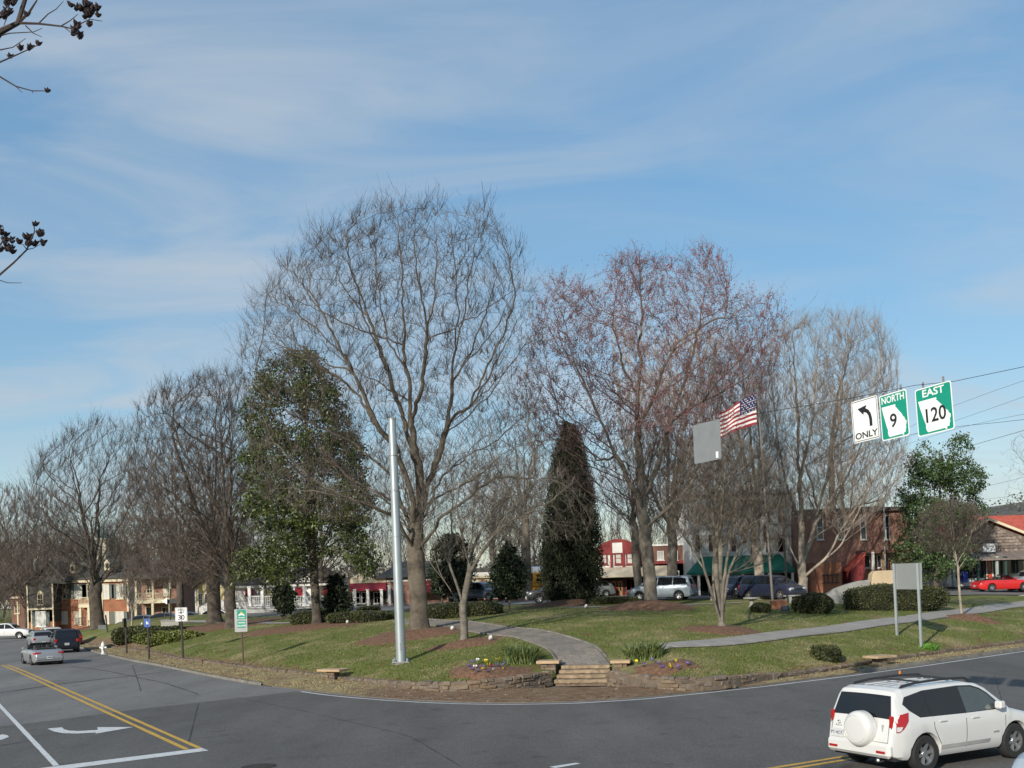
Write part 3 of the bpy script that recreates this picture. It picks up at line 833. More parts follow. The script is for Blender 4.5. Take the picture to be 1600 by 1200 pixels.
def colonize(P, par, attr, step, di, dk, trop, iters, cap, rng, inertia=.55):
    """space colonisation from the skeleton P/par towards the points attr."""
    P = list(map(np.array, P)); par = list(par)
    A = attr.copy(); kids = {}
    PV = [np.zeros(3)] + [(P[k] - P[par[k]]) / (np.linalg.norm(P[k] - P[par[k]]) + 1e-9) for k in range(1, len(P))]
    NP = np.array(P)
    d = np.linalg.norm(A[:, None] - NP[None], axis=2) if len(A) * len(NP) < 4e6 else None
    if d is None:
        nd = np.full(len(A), 1e9); ni = np.zeros(len(A), int)
        for k in range(0, len(NP), 200):
            q = np.linalg.norm(A[:, None] - NP[None, k:k + 200], axis=2)
            j = q.argmin(1); m = q[np.arange(len(A)), j]
            u = m < nd; nd[u] = m[u]; ni[u] = j[u] + k
    else:
        ni = d.argmin(1); nd = d[np.arange(len(A)), ni]
    for it in range(iters):
        keep = nd > dk
        A, nd, ni = A[keep], nd[keep], ni[keep]
        if len(A) == 0 or len(P) > cap: break
        act = nd < di
        if not act.any():
            di *= 1.4; continue
        idx = ni[act]
        dirs = A[act] - np.array(P)[idx]
        dirs /= np.linalg.norm(dirs, axis=1, keepdims=True)
        un, inv = np.unique(idx, return_inverse=True)
        S = np.zeros((len(un), 3)); np.add.at(S, inv, dirs)
        S /= np.linalg.norm(S, axis=1, keepdims=True) + 1e-9
        S += trop + rng.normal(0, .10, S.shape) + inertia * np.array([PV[int(k)] for k in un])
        S /= np.linalg.norm(S, axis=1, keepdims=True) + 1e-9
        new = np.array(P)[un] + S * step
        # a node that would sprout the same twig again is stuck: drop the points that hold it there
        stuck = np.array([any(np.linalg.norm(P[c] - q) < .45 * step for c in kids.get(int(k), ())) for k, q in zip(un, new)])
        if stuck.any():
            dead = np.isin(ni, un[stuck]); A, nd, ni = A[~dead], nd[~dead], ni[~dead]
            un, new = un[~stuck], new[~stuck]
            if len(A) == 0: break
            if len(un) == 0: continue
        b = len(P)
        for k, i_ in zip(un, range(b, b + len(un))): kids.setdefault(int(k), []).append(i_)
        PV += [(q - P[int(k)]) / step for k, q in zip(un, new)]
        P += list(new); par += list(un)
        dn = np.linalg.norm(A[:, None] - new[None], axis=2)
        j = dn.argmin(1); m = dn[np.arange(len(A)), j]
        u = m < nd
        nd = np.where(u, m, nd); ni = np.where(u, j + b, ni)
    return np.array(P), np.array(par)

def poly_sample(poly, n, rng):
    poly = np.array(poly, float)
    lo, hi = poly.min(0), poly.max(0)
    out = np.zeros((0, 2))
    while len(out) < n:
        q = rng.uniform(lo, hi, (n * 2, 2))
        out = np.vstack([out, q[poly_inside(poly, q[:, 0], q[:, 1])]])
    return out[:n]

BARK = {}
def bark(name, c, c2):
    m = M('bark_' + name, c, rough=.95, var=.25, scale=2.2, bump=.7, bscale=14, c2=c2)
    BARK[name] = m
    return m
bark('oak', (.075, .062, .047), (.125, .105, .08)); bark('grey', (.10, .088, .07), (.17, .15, .122)); bark('pale', (.22, .185, .145), (.32, .275, .22)); bark('dark', (.05, .041, .032), (.09, .074, .058))
TWIG = {'oak': M('twigs_brown', (.135, .108, .088), rough=.9, var=.2, scale=.6), 'grey': M('twigs_grey', (.165, .14, .112), rough=.9, var=.2, scale=.6),
        'pale': M('twigs_pale', (.31, .255, .205), rough=.9, var=.2, scale=.6), 'dark': M('twigs_dark', (.12, .093, .074), rough=.9, var=.2, scale=.6),
        'maple': M('twigs_maple', (.165, .115, .105), rough=.9, var=.2, scale=.6)}

def branch_skeleton(base, Y, env, dep, limbs, fork, seed, n_attr, step, dk, trop, lean, trunk_top, n_limb, cap, n_sec=22):
    rng = np.random.default_rng(seed)
    def W(px_, py_, dy_=0.0):
        q = at(px_, py_, Y + dy_); return np.array([q.x, q.y, q.z]) - base
    q2 = poly_sample(env, n_attr, rng)
    e = np.array(env, float); cx = (e[:, 0].min() + e[:, 0].max()) / 2; hw = (e[:, 0].max() - e[:, 0].min()) / 2
    attr = []
    for x_, y_ in q2:
        half = dep * math.sqrt(max(.08, 1 - ((x_ - cx) / hw) ** 2))
        attr.append(W(x_, y_, rng.uniform(-half, half)))
    attr = np.array(attr)
    P, par = [np.zeros(3)], [-1]
    def path(start, pts, st):
        cur = start
        for q in pts:
            q = np.array(q, float)
            while np.linalg.norm(q - P[cur]) > st * 1.2:
                d = (q - P[cur]) / np.linalg.norm(q - P[cur])
                P.append(P[cur] + d * st + rng.normal(0, st * .035, 3)); par.append(cur); cur = len(P) - 1
        return cur
    if limbs:
        names = {}
        for key, start, pts in limbs:
            s0 = 0 if start is None else None
            if start is not None:
                k, frac = start
                s0 = names[k][int(frac * (len(names[k]) - 1))]
            n0 = len(P)
            end = path(s0, [W(*p_) for p_ in pts], step)
            names[key] = [s0] + list(range(n0, len(P)))
    else:
        tt = W(*trunk_top)
        path(0, [tt], step)
        ntr = len(P)
        z0 = fork * tt[2]
        far = attr[attr[:, 2] > np.quantile(attr[:, 2], .45)]
        for k in range(n_limb):
            s0 = int(np.clip(ntr * rng.uniform(fork, 1.0), 1, ntr - 1))
            tgt = far[rng.integers(len(far))]
            a_ = P[s0]
            mid = a_ + (tgt - a_) * np.array([.42, .42, .36]) + np.array([0, 0, .05 * np.linalg.norm(tgt - a_)])
            path(s0, [mid, tgt * .92 + a_ * .08], step)
    # secondary limbs sweeping out and up to the edge of the crown
    n0 = len(P); PP = np.array(P); zlo = np.quantile(attr[:, 2], .05)
    cand = np.where(PP[:, 2] > zlo * .6)[0]
    for k in range(n_sec):
        s0 = int(rng.choice(cand)); a_ = PP[s0]
        v = attr - a_; L = np.linalg.norm(v, axis=1); m_ = np.linalg.norm(attr.max(0) - attr.min(0)) 
        el = v[:, 2] / (L + .1); sc_ = -np.abs(L / (m_ * .24) - 1) - 2.5 * np.maximum(0, .5 - el) + .8 * np.sign(a_[0]) * v[:, 0] / (L + .1) + .3 * np.sign(a_[1]) * v[:, 1] / (L + .1) - 2.5 * np.maximum(0, -np.sign(a_[0]) * v[:, 0] / (L + .1) - .1) * (abs(a_[0]) > .8) + rng.normal(0, .15, len(L))
        tgt = attr[int(np.argmax(sc_))]
        mid = a_ + (tgt - a_) * np.array([.55, .55, .42]); path(s0, [mid, tgt], step)
    return P, par, attr, rng
def smooth_skel(P, par, it=2):
    P = P.copy(); n = len(P)
    ch = np.zeros(n); s = np.zeros((n, 3))
    for _ in range(it):
        s[:] = 0; ch[:] = 0
        np.add.at(s, par[1:], P[1:]); np.add.at(ch, par[1:], 1)
        m = (ch > 0); m[0] = False
        Q = P.copy()
        Q[m] = .5 * P[m] + .25 * P[par[m]] + .25 * s[m] / ch[m][:, None]
        P = Q
    return P
def tree_mesh(P, par, trunk_r, tip_r, rng, twig_len=.7, twig_n=.8, twig_r=.006, up=.5, split=.055, flare=1.5, thin_r=.045, sub=5, spread=.36):
    """tubes for limbs and loose twigs; returns ((V,F) trunk, (V,F) crown, tip points, tip directions)."""
    n = len(P)
    w = np.zeros(n); nch = np.zeros(n, int)
    np.add.at(nch, par[1:], 1)
    w[nch == 0] = 1
    order = np.arange(n)[::-1]
    for k in order:
        if par[k] >= 0: w[par[k]] += w[k]
    ex = math.log(trunk_r / tip_r) / math.log(max(2, w[0]))
    r = tip_r * w ** ex
    # limbs run thinner than the trunk they leave
    r = np.where(r < trunk_r * .8, r * (.62 + .38 * (r / (trunk_r * .8))), r)
    # chains: every node hands its tube on to its heaviest child
    best = np.full(n, -1)
    for k in range(1, n):
        p_ = par[k]
        if best[p_] < 0 or w[k] > w[best[p_]]: best[p_] = k
    tv, tf, cv, cf = [], [], [], []
    bt = bc = 0
    for k in range(n):
        if k == 0 or best[par[k]] != k:
            chain = [] if k == 0 else [par[k]]
            c = k
            while c >= 0:
                chain.append(c); c = best[c]
            if len(chain) < 2: continue
            pts = P[chain]; rr = r[chain].copy()
            if k != 0: rr[0] = rr[1]
            else:
                hgt = pts[:, 2]; rr = rr * (1 + (flare - 1) * np.exp(-np.maximum(hgt, 0) / .45))
            big = rr[min(1, len(rr) - 1)] > split
            cut = len(chain)
            for part in ((0, len(chain)),):
                sides = 12 if rr[0] > .25 else 8 if rr[0] > .1 else 5 if rr[0] > .03 else 3
                m = len(pts)
                T = np.zeros((m, 3)); T[1:-1] = pts[2:] - pts[:-2]; T[0] = pts[1] - pts[0]; T[-1] = pts[-1] - pts[-2]
                T /= np.linalg.norm(T, axis=1, keepdims=True) + 1e-9
                a_ = np.cross(T[0], [0, 0, 1.0] if abs(T[0][2]) < .9 else [1.0, 0, 0]); a_ /= np.linalg.norm(a_)
                th = np.arange(sides) * 2 * math.pi / sides
                V = np.zeros((m, sides, 3))
                for q in range(m):
                    a_ = a_ - T[q] * a_.dot(T[q]); a_ /= np.linalg.norm(a_) + 1e-9
                    c_ = np.cross(T[q], a_)
                    rad = rr[q] * (1 + (.09 * np.sin(th * 3 + q * .15) + .06 * np.sin(th * 5 - q * .2) if sides > 8 else 0))
                    V[q] = pts[q] + (np.cos(th)[:, None] * a_ + np.sin(th)[:, None] * c_) * (rad[:, None] if np.ndim(rad) else rad)
                i_ = (np.arange(m - 1)[:, None] * sides + np.arange(sides)[None])
                j_ = (np.arange(m - 1)[:, None] * sides + (np.arange(sides)[None] + 1) % sides)
                Fc = np.stack([i_, j_, j_ + sides, i_ + sides], 2).reshape(-1, 4)
                if big:
                    tv.append(V.reshape(-1, 3)); tf.append(Fc + bt); bt += m * sides
                else:
                    cv.append(V.reshape(-1, 3)); cf.append(Fc + bc); bc += m * sides
    # shoots on the thin wood, each carrying side twigs
    D = np.zeros((n, 3)); D[1:] = P[1:] - P[par[1:]]; D /= np.linalg.norm(D, axis=1, keepdims=True) + 1e-9
    thin = np.where((r < thin_r) & (np.arange(n) > 0))[0]
    cnt = rng.poisson(twig_n, len(thin)); cnt[(nch[thin] == 0)] += 2
    src = np.repeat(thin, cnt)
    o = P[src] - D[src] * rng.uniform(0, .3, (len(src), 1))
    d = D[src] + rng.normal(0, spread, (len(src), 3)) + np.array([0, 0, up])
    d /= np.linalg.norm(d, axis=1, keepdims=True)
    ln = twig_len * rng.uniform(.35, 1.0, len(src)) * np.where(rng.uniform(0, 1, len(src)) < .18, 1.75, 1.0)
    parts, tips, tdir = [], [], []
    def grow(o, d, ln, r0, upb, ns, wob, sides=3):
        pts, dd = [o], d
        for k in range(ns):
            pts.append(pts[-1] + dd * (ln / ns)[:, None])
            parts.append(seg_mesh(pts[-2], pts[-1], np.full(len(o), r0 * (1 - .6 * k / ns)), np.full(len(o), r0 * (1 - .6 * (k + 1) / ns)), sides))
            dd = dd + rng.normal(0, wob, d.shape) + np.array([0, 0, upb]); dd /= np.linalg.norm(dd, axis=1, keepdims=True)
        tips.append(pts[-1]); tdir.append(dd)
        return pts, dd
    pts, dd = grow(o, d, ln, twig_r * 1.35, up * .2, 3, .11, 2)
    for q in range(sub):
        k = q % 3
        o3 = pts[k] + (pts[k + 1] - pts[k]) * rng.uniform(.2, 1.0, (len(o), 1))
        d3 = (pts[k + 1] - pts[k]) / (ln / 3)[:, None] + rng.normal(0, .42, d.shape) + np.array([0, 0, up * .35]); d3 /= np.linalg.norm(d3, axis=1, keepdims=True)
        grow(o3, d3, ln * rng.uniform(.25, .6, len(o)), twig_r * .85, up * .3, 2 if q < 2 else 1, .1, 2)
    tw = join_np(parts)
    T_ = (np.concatenate(tv), np.concatenate(tf)) if tv else None
    C_ = (np.concatenate(cv), np.concatenate(cf)) if cv else None
    crown = join_np([q for q in (C_, tw) if q is not None])
    return T_, crown, np.concatenate(tips), np.concatenate(tdir), r
def bare_tree(name, label, base_px, trunk_r, env, dep, kind='oak', twk=None, limbs=None, fork=.5, seed=1, n_attr=1500, step=.35, dk=.7, trop=.25, trunk_top=None,
              n_limb=8, cap=12000, tip_r=.011, group=None, Y=None, mulch_z=0.0, di=6.0, cat='tree', nsec=24, **tw):
    b = gnd(*base_px) if Y is None else at(base_px[0], base_px[1], Y)
    if Y is not None: b.z = h1(b.x, b.y)
    base = np.array([b.x, b.y, b.z - .05])
    tr = np.array([0, 0, trop])
    P, par, attr, rng = branch_skeleton(base, b.y, env, dep, limbs, fork, seed, n_attr, step, dk, tr, 0, trunk_top, n_limb, cap, nsec)
    P, par = colonize(P, par, attr, step, di, dk, tr, 260, cap, rng)
    P = smooth_skel(P, par, 6)
    T_, crown, tips, tdir, r = tree_mesh(P, par, trunk_r, tip_r, rng, **tw)
    print('TREE', name, len(P), len(crown[1]), len(T_[1]), round(float(r[0]), 2))
    root = empty(name, base, label=label, cat=cat, group=group)
    mesh_np('trunk', T_[0], T_[1], BARK[kind], root, smooth=True)
    mesh_np('crown', crown[0], crown[1], TWIG[twk or kind], root)
    return root, tips, tdir, P, r, rng

# --- the tallest tree: its main limbs follow the photograph
big_limbs = [
    ('t', None, [(652, 940), (650, 870), (650, 800)]),
    ('a', ('t', .98), [(655, 760), (648, 700), (640, 640), (632, 560), (628, 480), (624, 400), (622, 330)]),
    ('b', ('t', .97), [(672, 755, 1), (690, 700, 1.5), (705, 640, 2), (712, 560, 2), (728, 480, 1.5), (740, 400, 1), (752, 332, .5)]),
    ('c', ('t', .9), [(640, 770, -1), (620, 700, -1.5), (585, 660, -2), (560, 600, -2.5), (530, 545, -3), (490, 505, -3), (440, 470, -3)]),
    ('d', ('a', .25), [(625, 640, 2), (600, 560, 2.5), (575, 500, 3), (550, 430, 3), (535, 360, 3)]),
    ('e', ('a', .35), [(660, 600, -2), (668, 540, -2.5), (675, 470, -3), (682, 400, -3), (680, 330, -3)]),
    ('f', ('b', .35), [(745, 620, -1), (775, 570, -2), (800, 520, -2.5), (825, 470, -2)]),
    ('g', ('b', .5), [(742, 540, 2.5), (768, 460, 3), (785, 395, 3)]),
    ('n', ('c', .6), [(505, 500, -3.5), (480, 440, -3.5), (470, 395, -3.5)]),
    ('o', ('d', .4), [(560, 470, 1), (545, 410, 0), (540, 355, 0)]),
    ('p', ('f', .35), [(790, 520, -.5), (808, 450, -.5), (800, 390, -.5)]),
    ('q', ('b', .6), [(715, 480, 0), (712, 410, -.5), (702, 350, -.5)]),
    ('r', ('e', .5), [(655, 440, -3.5), (650, 380, -4), (648, 325, -4)]),
    ('h', ('t', .8), [(610, 740, 2), (560, 700, 3), (500, 668, 4), (440, 640, 4), (390, 600, 4)]),
    ('i', ('t', .85), [(690, 745, 3), (740, 700, 4.5), (790, 665, 5), (840, 640, 5)]),
    ('j', ('t', .72), [(610, 800, -2), (560, 785, -3), (500, 770, -4), (440, 760, -4)]),
    ('k', ('c', .45), [(560, 610, 0), (510, 575, 0), (470, 545, 0), (420, 530, 0)]),
    ('l', ('t', .7), [(690, 810, -3), (735, 775, -4), (790, 740, -4.5), (850, 745, -4)]),
    ('m', ('a', .5), [(600, 520, -1), (590, 440, -1.5), (588, 370, -1.5)]),
]
big_env = [(400, 780), (380, 640), (366, 570), (395, 470), (425, 420), (475, 380), (525, 352), (575, 325), (610, 312), (650, 322), (690, 318), (705, 355), (728, 335), (745, 318), (778, 340), (805, 380), (832, 430), (850, 500), (848, 600), (855, 700), (840, 800), (760, 830), (660, 800), (560, 830), (470, 810)]
bt_ = bare_tree('oak_tree', 'tallest bare tree with wide spreading limbs behind the grey steel pole', (655, 986), .45, big_env, 6.0, 'oak', limbs=big_limbs, seed=11, n_attr=6400, step=.32, dk=.42, trop=.22, cap=15000,
                tip_r=.010, twig_len=1.1, twig_n=.9, twig_r=.0085, up=.9, flare=1.45, nsec=20)

# --- red-budded maple
maple_limbs = [
    ('t', None, [(1015, 900), (1010, 850), (1003, 790), (998, 740)]),
    ('a', ('t', .9), [(995, 680), (998, 600), (1000, 520), (1003, 450), (1000, 405)]),
    ('b', ('t', .75), [(985, 760, -1), (950, 690, -2), (920, 620, -2.5), (890, 540, -3), (865, 460, -3)]),
    ('c', ('t', .8), [(1020, 740, 1), (1050, 660, 2), (1075, 580, 2.5), (1095, 500, 3), (1110, 420, 3)]),
    ('d', ('a', .3), [(1030, 600, -2), (1060, 530, -3), (1120, 500, -3.5), (1190, 490, -3.5)]),
    ('e', ('b', .3), [(930, 720, 1.5), (890, 670, 2), (850, 620, 2.5), (820, 590, 2.5)]),
    ('f', ('c', .4), [(1110, 620, 0), (1150, 570, 0), (1205, 520, 0)]),
    ('g', ('a', .4), [(970, 560, 2), (955, 500, 2.5), (965, 430, 2.5)]),
    ('h', ('t', .55), [(965, 800, 2), (925, 750, 3), (880, 715, 3)]),
    ('i', ('t', .6), [(1045, 800, -2), (1085, 750, -3), (1120, 700, -3)]),
]
maple_env = [(800, 640), (815, 560), (850, 470), (862, 432), (900, 440), (945, 470), (962, 400), (1000, 400), (1040, 410), (1065, 420), (1095, 385), (1130, 400), (1145, 450), (1150, 480), (1190, 462), (1218, 470), (1235, 510), (1215, 580), (1180, 640), (1150, 720), (1090, 790), (960, 800), (880, 760), (820, 700)]
mt_ = bare_tree('maple_tree', 'bare maple flushed with red buds to the left of the flag', (1017, 947), .40, maple_env, 5.0, 'grey', twk='maple', limbs=maple_limbs, seed=21, n_attr=5600, step=.34, dk=.45, trop=.18, cap=13000,
                tip_r=.012, twig_len=1.1, twig_n=.75, twig_r=.009, up=.65, flare=1.3, nsec=36)
def buds(root, tips, tdir, rng, n, size, mat, name='buds'):
    k = rng.choice(len(tips), min(n, len(tips)), replace=False)
    k = np.repeat(k, 2)
    o = tips[k] - tdir[k] * rng.uniform(0, .5, (len(k), 1)) + rng.normal(0, .05, (len(k), 3))
    a_ = rng.normal(0, 1, (len(k), 3)); a_ /= np.linalg.norm(a_, axis=1, keepdims=True)
    b_ = rng.normal(0, 1, (len(k), 3)); b_ -= a_ * (a_ * b_).sum(1, keepdims=True); b_ /= np.linalg.norm(b_, axis=1, keepdims=True)
    c_ = np.cross(a_, b_)
    s = size * rng.uniform(.6, 1.3, (len(k), 1))
    V = np.stack([o + a_ * s * 1.2, o + b_ * s - a_ * s * .4, o - b_ * s * .6 + c_ * s * .9, o - b_ * s * .6 - c_ * s * .9 - a_ * s * .3], 1).reshape(-1, 3)
    f = np.array([(0, 1, 2), (0, 2, 3), (0, 3, 1), (1, 3, 2)])
    Fc = (np.arange(len(k))[:, None, None] * 4 + f[None]).reshape(-1, 3)
    return mesh_np(name, V, Fc, mat, root)
zq = mt_[1][:, 2]
hi = zq > 10.8
buds(mt_[0], mt_[1][hi], mt_[2][hi], mt_[5], 15000, .040, M('red_maple_buds', (.33, .16, .16), rough=.8, var=.3, scale=1.5))

# --- pale multi-stemmed trees at the right
def ell(cx, cy, rx, ry, n=18, top=1.0):
    return [(cx + rx * math.cos(2 * math.pi * k / n), cy - ry * math.sin(2 * math.pi * k / n) * (top if math.sin(2 * math.pi * k / n) > 0 else 1)) for k in range(n)]
pale_limbs = [
    ('t', None, [(1254, 905), (1252, 870)]),
    ('a', ('t', .9), [(1250, 800), (1248, 720), (1246, 640), (1240, 560), (1238, 510)]),
    ('b', ('t', .6), [(1275, 885, -1), (1320, 850, -2), (1345, 800, -2), (1362, 760, -2)]),
    ('c', ('t', .95), [(1275, 820, 1), (1295, 740, 1), (1310, 650, 1), (1320, 570, 1), (1325, 505, 1)]),
    ('d', ('c', .2), [(1305, 770, -1), (1335, 700, -1.5), (1360, 620, -2), (1380, 550, -2)]),
    ('e', ('a', .2), [(1228, 760, 1), (1212, 680, 1.5), (1205, 600, 1.5), (1202, 540, 1.5)]),
    ('f', ('a', .35), [(1268, 680, -1.5), (1275, 600, -2), (1280, 520, -2)]),
    ('g', ('b', .3), [(1340, 790, 0), (1385, 720, 0), (1410, 670, 0)]),
    ('h', ('t', .75), [(1235, 860, -1), (1215, 800, -1.5), (1195, 740, -1.5)]),
]
pale_env = [(1180, 800), (1180, 640), (1192, 540), (1215, 505), (1260, 495), (1300, 496), (1335, 492), (1372, 505), (1398, 530), (1405, 570), (1395, 640), (1420, 680), (1425, 740), (1385, 800), (1330, 840), (1240, 820)]
TRp = bare_tree('multi_stem_tree', 'pale multi-stemmed bare tree with a trunk forking low beside the round hedge', (1254, 932), .34, pale_env, 4.5, 'pale', limbs=pale_limbs, seed=31, n_attr=4400, step=.36, dk=.48, trop=.5, cap=11000,
          tip_r=.012, twig_len=1.1, twig_n=1.0, twig_r=.0105, up=1.2, flare=1.15, nsec=60)
dk_limbs = [
    ('t', None, [(1303, 880), (1302, 830), (1301, 780)]),
    ('a', ('t', .95), [(1300, 700), (1310, 620), (1330, 540)]),
    ('b', ('t', .8), [(1340, 790, -1), (1385, 780, -2), (1420, 790, -2)]),
    ('c', ('t', .7), [(1330, 840, 1), (1370, 830, 1.5), (1405, 835, 1.5)]),
    ('d', ('t', .95), [(1330, 730, 2), (1360, 670, 2.5), (1385, 600, 3)]),
]
bare_tree('dark_trunk_tree', 'dark-trunked bare tree between the pale trees and the brick building', (1305, 918), .52, [(1260, 760), (1270, 560), (1320, 510), (1380, 520), (1400, 600), (1410, 700), (1435, 790), (1420, 845), (1340, 840)], 5.0, 'dark', limbs=dk_limbs,
          seed=33, n_attr=2000, step=.42, dk=.6, trop=.25, cap=12000, tip_r=.013, twig_len=.8, twig_n=.95, twig_r=.0095, up=.8, sub=4)

# --- crape myrtle on the near lawn: many twisting stems
cm_limbs = [
    ('t', None, [(1127, 966)]),
    ('a', ('t', .7), [(1112, 925, -.3), (1100, 890, -.6), (1092, 840, -.8), (1075, 790, -1)]),
    ('b', ('t', .8), [(1120, 915, .4), (1118, 860, .6), (1112, 800, .8), (1105, 740, 1)]),
    ('c', ('t', .9), [(1130, 905, -.4), (1140, 850, -.6), (1150, 790, -.8), (1160, 730, -1)]),
    ('d', ('c', .35), [(1165, 890, .4), (1200, 880, .6), (1225, 850, .8), (1232, 800, .8)]),
    ('e', ('t', .9), [(1138, 890, .8), (1170, 830, 1.2), (1185, 760, 1.4)]),
    ('f', ('a', .5), [(1080, 860, .5), (1060, 820, .8), (1050, 770, 1)]),
    ('g', ('b', .5), [(1130, 790, -1), (1135, 730, -1.2), (1138, 690, -1.2)]),
]
bare_tree('crape_myrtle', 'crape myrtle with mottled twisting stems on the near lawn', (1128, 982), .21, [(1030, 800), (1045, 740), (1075, 700), (1110, 680), (1160, 685), (1195, 710), (1225, 750), (1240, 800), (1225, 850), (1150, 860), (1090, 850), (1045, 840)], 2.6, 'grey', limbs=cm_limbs,
          seed=41, n_attr=2800, step=.18, dk=.25, trop=.25, cap=8000, tip_r=.008, twig_len=.55, twig_n=1.5, twig_r=.0075, up=.55, thin_r=.02, nsec=44, flare=1.05, split=.04, di=3)
sm_limbs = [
    ('t', None, [(724, 960), (724, 930)]),
    ('a', ('t', .95), [(735, 890, 0), (738, 840, 0), (742, 780, 0), (748, 730, 0)]),
    ('b', ('t', .9), [(706, 890, -.4), (690, 860, -.6), (678, 820, -.8), (672, 780, -.8)]),
    ('c', ('t', .7), [(700, 915, .4), (680, 890, .6), (664, 870, .8), (655, 840, .8)]),
    ('d', ('a', .25), [(760, 850, -.6), (790, 815, -.8), (830, 800, -1), (860, 815, -1.1)]),
    ('e', ('a', .4), [(765, 800, .8), (800, 770, 1.2), (845, 775, 1.3)]),
    ('f', ('b', .4), [(705, 820, .6), (708, 770, .8), (700, 730, .8)]),
    ('g', ('a', .3), [(720, 830, -1), (715, 780, -1.2), (722, 735, -1.2)]),
    ('h', ('d', .4), [(815, 770, -.2), (850, 745, 0), (890, 760, 0)]),
]
bare_tree('small_tree', 'small bare tree with twisted grey branches beside the garden path', (725, 1004), .17, [(645, 850), (650, 780), (675, 725), (720, 700), (770, 705), (820, 725), (880, 735), (930, 780), (940, 820), (900, 850), (850, 850), (790, 860), (700, 880)], 2.4, 'grey', limbs=sm_limbs,
          seed=43, n_attr=2000, step=.2, dk=.3, trop=.08, cap=6000, tip_r=.008, twig_len=.6, twig_n=1.1, twig_r=.0065, up=.3, thin_r=.018, nsec=30, flare=1.25, split=.04, di=3)
# the branches reaching in from the left below the tallest tree
# --- left: twin-trunked tree, old tree, and others
TR = {}
TR['twin'] = bare_tree('twin_trunk_tree', 'broad bare tree leaning over the speed limit sign, nearer of the twin trunks', (362, 981), .38, [(178, 925), (185, 850), (200, 740), (213, 640), (250, 605), (290, 590), (335, 583), (375, 590), (402, 620), (420, 720), (430, 840), (405, 905), (330, 915), (250, 925)], 6.5, 'dark',
          seed=51, n_attr=5600, step=.4, dk=.5, trop=.18, trunk_top=(352, 800), fork=.2, n_limb=16, cap=12000, tip_r=.012, twig_len=.9, twig_n=.95, twig_r=.0125, up=.9, nsec=34)
bare_tree('twin_trunk_tree', 'bare tree right behind the leaning one, farther of the twin trunks', (335, 973), .52, [(215, 900), (230, 820), (240, 680), (270, 620), (310, 588), (350, 578), (385, 600), (404, 680), (410, 820), (380, 900), (300, 905)], 5.0, 'dark',
          seed=53, n_attr=2600, step=.45, dk=.62, trop=.3, trunk_top=(330, 790), fork=.4, n_limb=9, cap=12000, tip_r=.013, twig_len=1.0, twig_n=1.0, twig_r=.011, up=.9)
TR['old'] = bare_tree('old_tree', 'old bare tree standing before the brick house', (153, 976), .60, [(-10, 915), (5, 830), (28, 780), (55, 720), (85, 688), (120, 663), (160, 656), (200, 665), (228, 690), (252, 760), (275, 850), (268, 915), (180, 905), (80, 915)], 9.0, 'dark',
          seed=57, Y=103.0, n_attr=5200, step=.55, dk=.68, trop=.2, trunk_top=(142, 790), fork=.22, n_limb=16, cap=12000, tip_r=.015, twig_len=1.3, twig_n=.85, twig_r=.0125, up=.9, nsec=34)
TR['back'] = bare_tree('back_tree', 'bare tree standing in front of the yellow school bus', (823, 938), .40, [(715, 810), (725, 720), (750, 660), (790, 630), (830, 625), (870, 640), (900, 690), (905, 780), (880, 840), (800, 850), (740, 840)], 4.5, 'grey',
          seed=61, n_attr=3000, step=.42, dk=.55, trop=.2, trunk_top=(820, 760), fork=.45, n_limb=10, cap=12000, tip_r=.012, twig_len=.9, twig_n=1.0, twig_r=.011, up=.5)
bare_tree('street_tree', 'slim bare tree with mottled bark just behind the maple', (1000, 938), .30, [(930, 800), (940, 700), (980, 640), (1030, 640), (1070, 690), (1085, 780), (1040, 820), (970, 820)], 4.0, 'grey',
          seed=63, n_attr=1600, step=.45, dk=.6, trop=.2, trunk_top=(985, 760), fork=.5, n_limb=7, cap=12000, tip_r=.012, twig_len=.9, twig_n=1.0, twig_r=.011, up=.5)
TR['street'] = bare_tree('street_tree', 'bare tree half hidden behind the crape myrtle', (1120, 938), .35, [(1050, 800), (1060, 650), (1090, 570), (1140, 540), (1180, 560), (1210, 640), (1215, 760), (1170, 830), (1090, 830)], 4.0, 'pale',
          seed=65, n_attr=2400, step=.45, dk=.58, trop=.35, trunk_top=(1120, 790), fork=.4, n_limb=9, cap=12000, tip_r=.012, twig_len=1.1, twig_n=1.1, twig_r=.011, up=1.1, nsec=40)
bare_tree('edge_tree', 'thin bare tree reaching in at the right edge above the red-roofed shop', (1640, 905), .14, [(1555, 720), (1575, 690), (1600, 670), (1650, 660), (1700, 690), (1700, 780), (1640, 810), (1575, 790)], 2.4, 'grey',
          seed=67, n_attr=520, step=.3, dk=.5, trop=.1, trunk_top=(1640, 800), fork=.6, n_limb=7, cap=1600, tip_r=.009, twig_len=.6, twig_n=.85, twig_r=.006, up=.3)
bare_tree('young_tree', 'young slim bare tree in front of the porch house', (206, 978), .09, ell(209, 925, 26, 36), 2.0, 'pale', seed=69, n_attr=160, step=.4, dk=.7, trop=.35, trunk_top=(207, 935), fork=.5, n_limb=5, cap=700, tip_r=.012, twig_len=.8, twig_n=1.0, twig_r=.011, up=.7, flare=1.1)
TR = {k: v[0] for k, v in TR.items()}; TR['pale'] = TRp[0]
def again(src, label, px_, py_, sc, rz, zs=1.0, shift=0.0):
    r_ = copy_tree(src); p_ = gnd(px_, py_); p_.y += shift; p_.z = h1(p_.x, p_.y) - .05
    r_.location = p_; r_.scale = (sc, sc, sc * zs); r_.rotation_euler = (0, 0, R(rz)); r_['label'] = label
    return r_
again(TR['old'], 'bare tree at the far left edge beyond the brick annex', 25, 984, .62, 70, 1.0, 30)
again(TR['back'], 'low dark bare tree in front of the brick annex at the left edge', 8, 990, .9, 20, .95, 6)
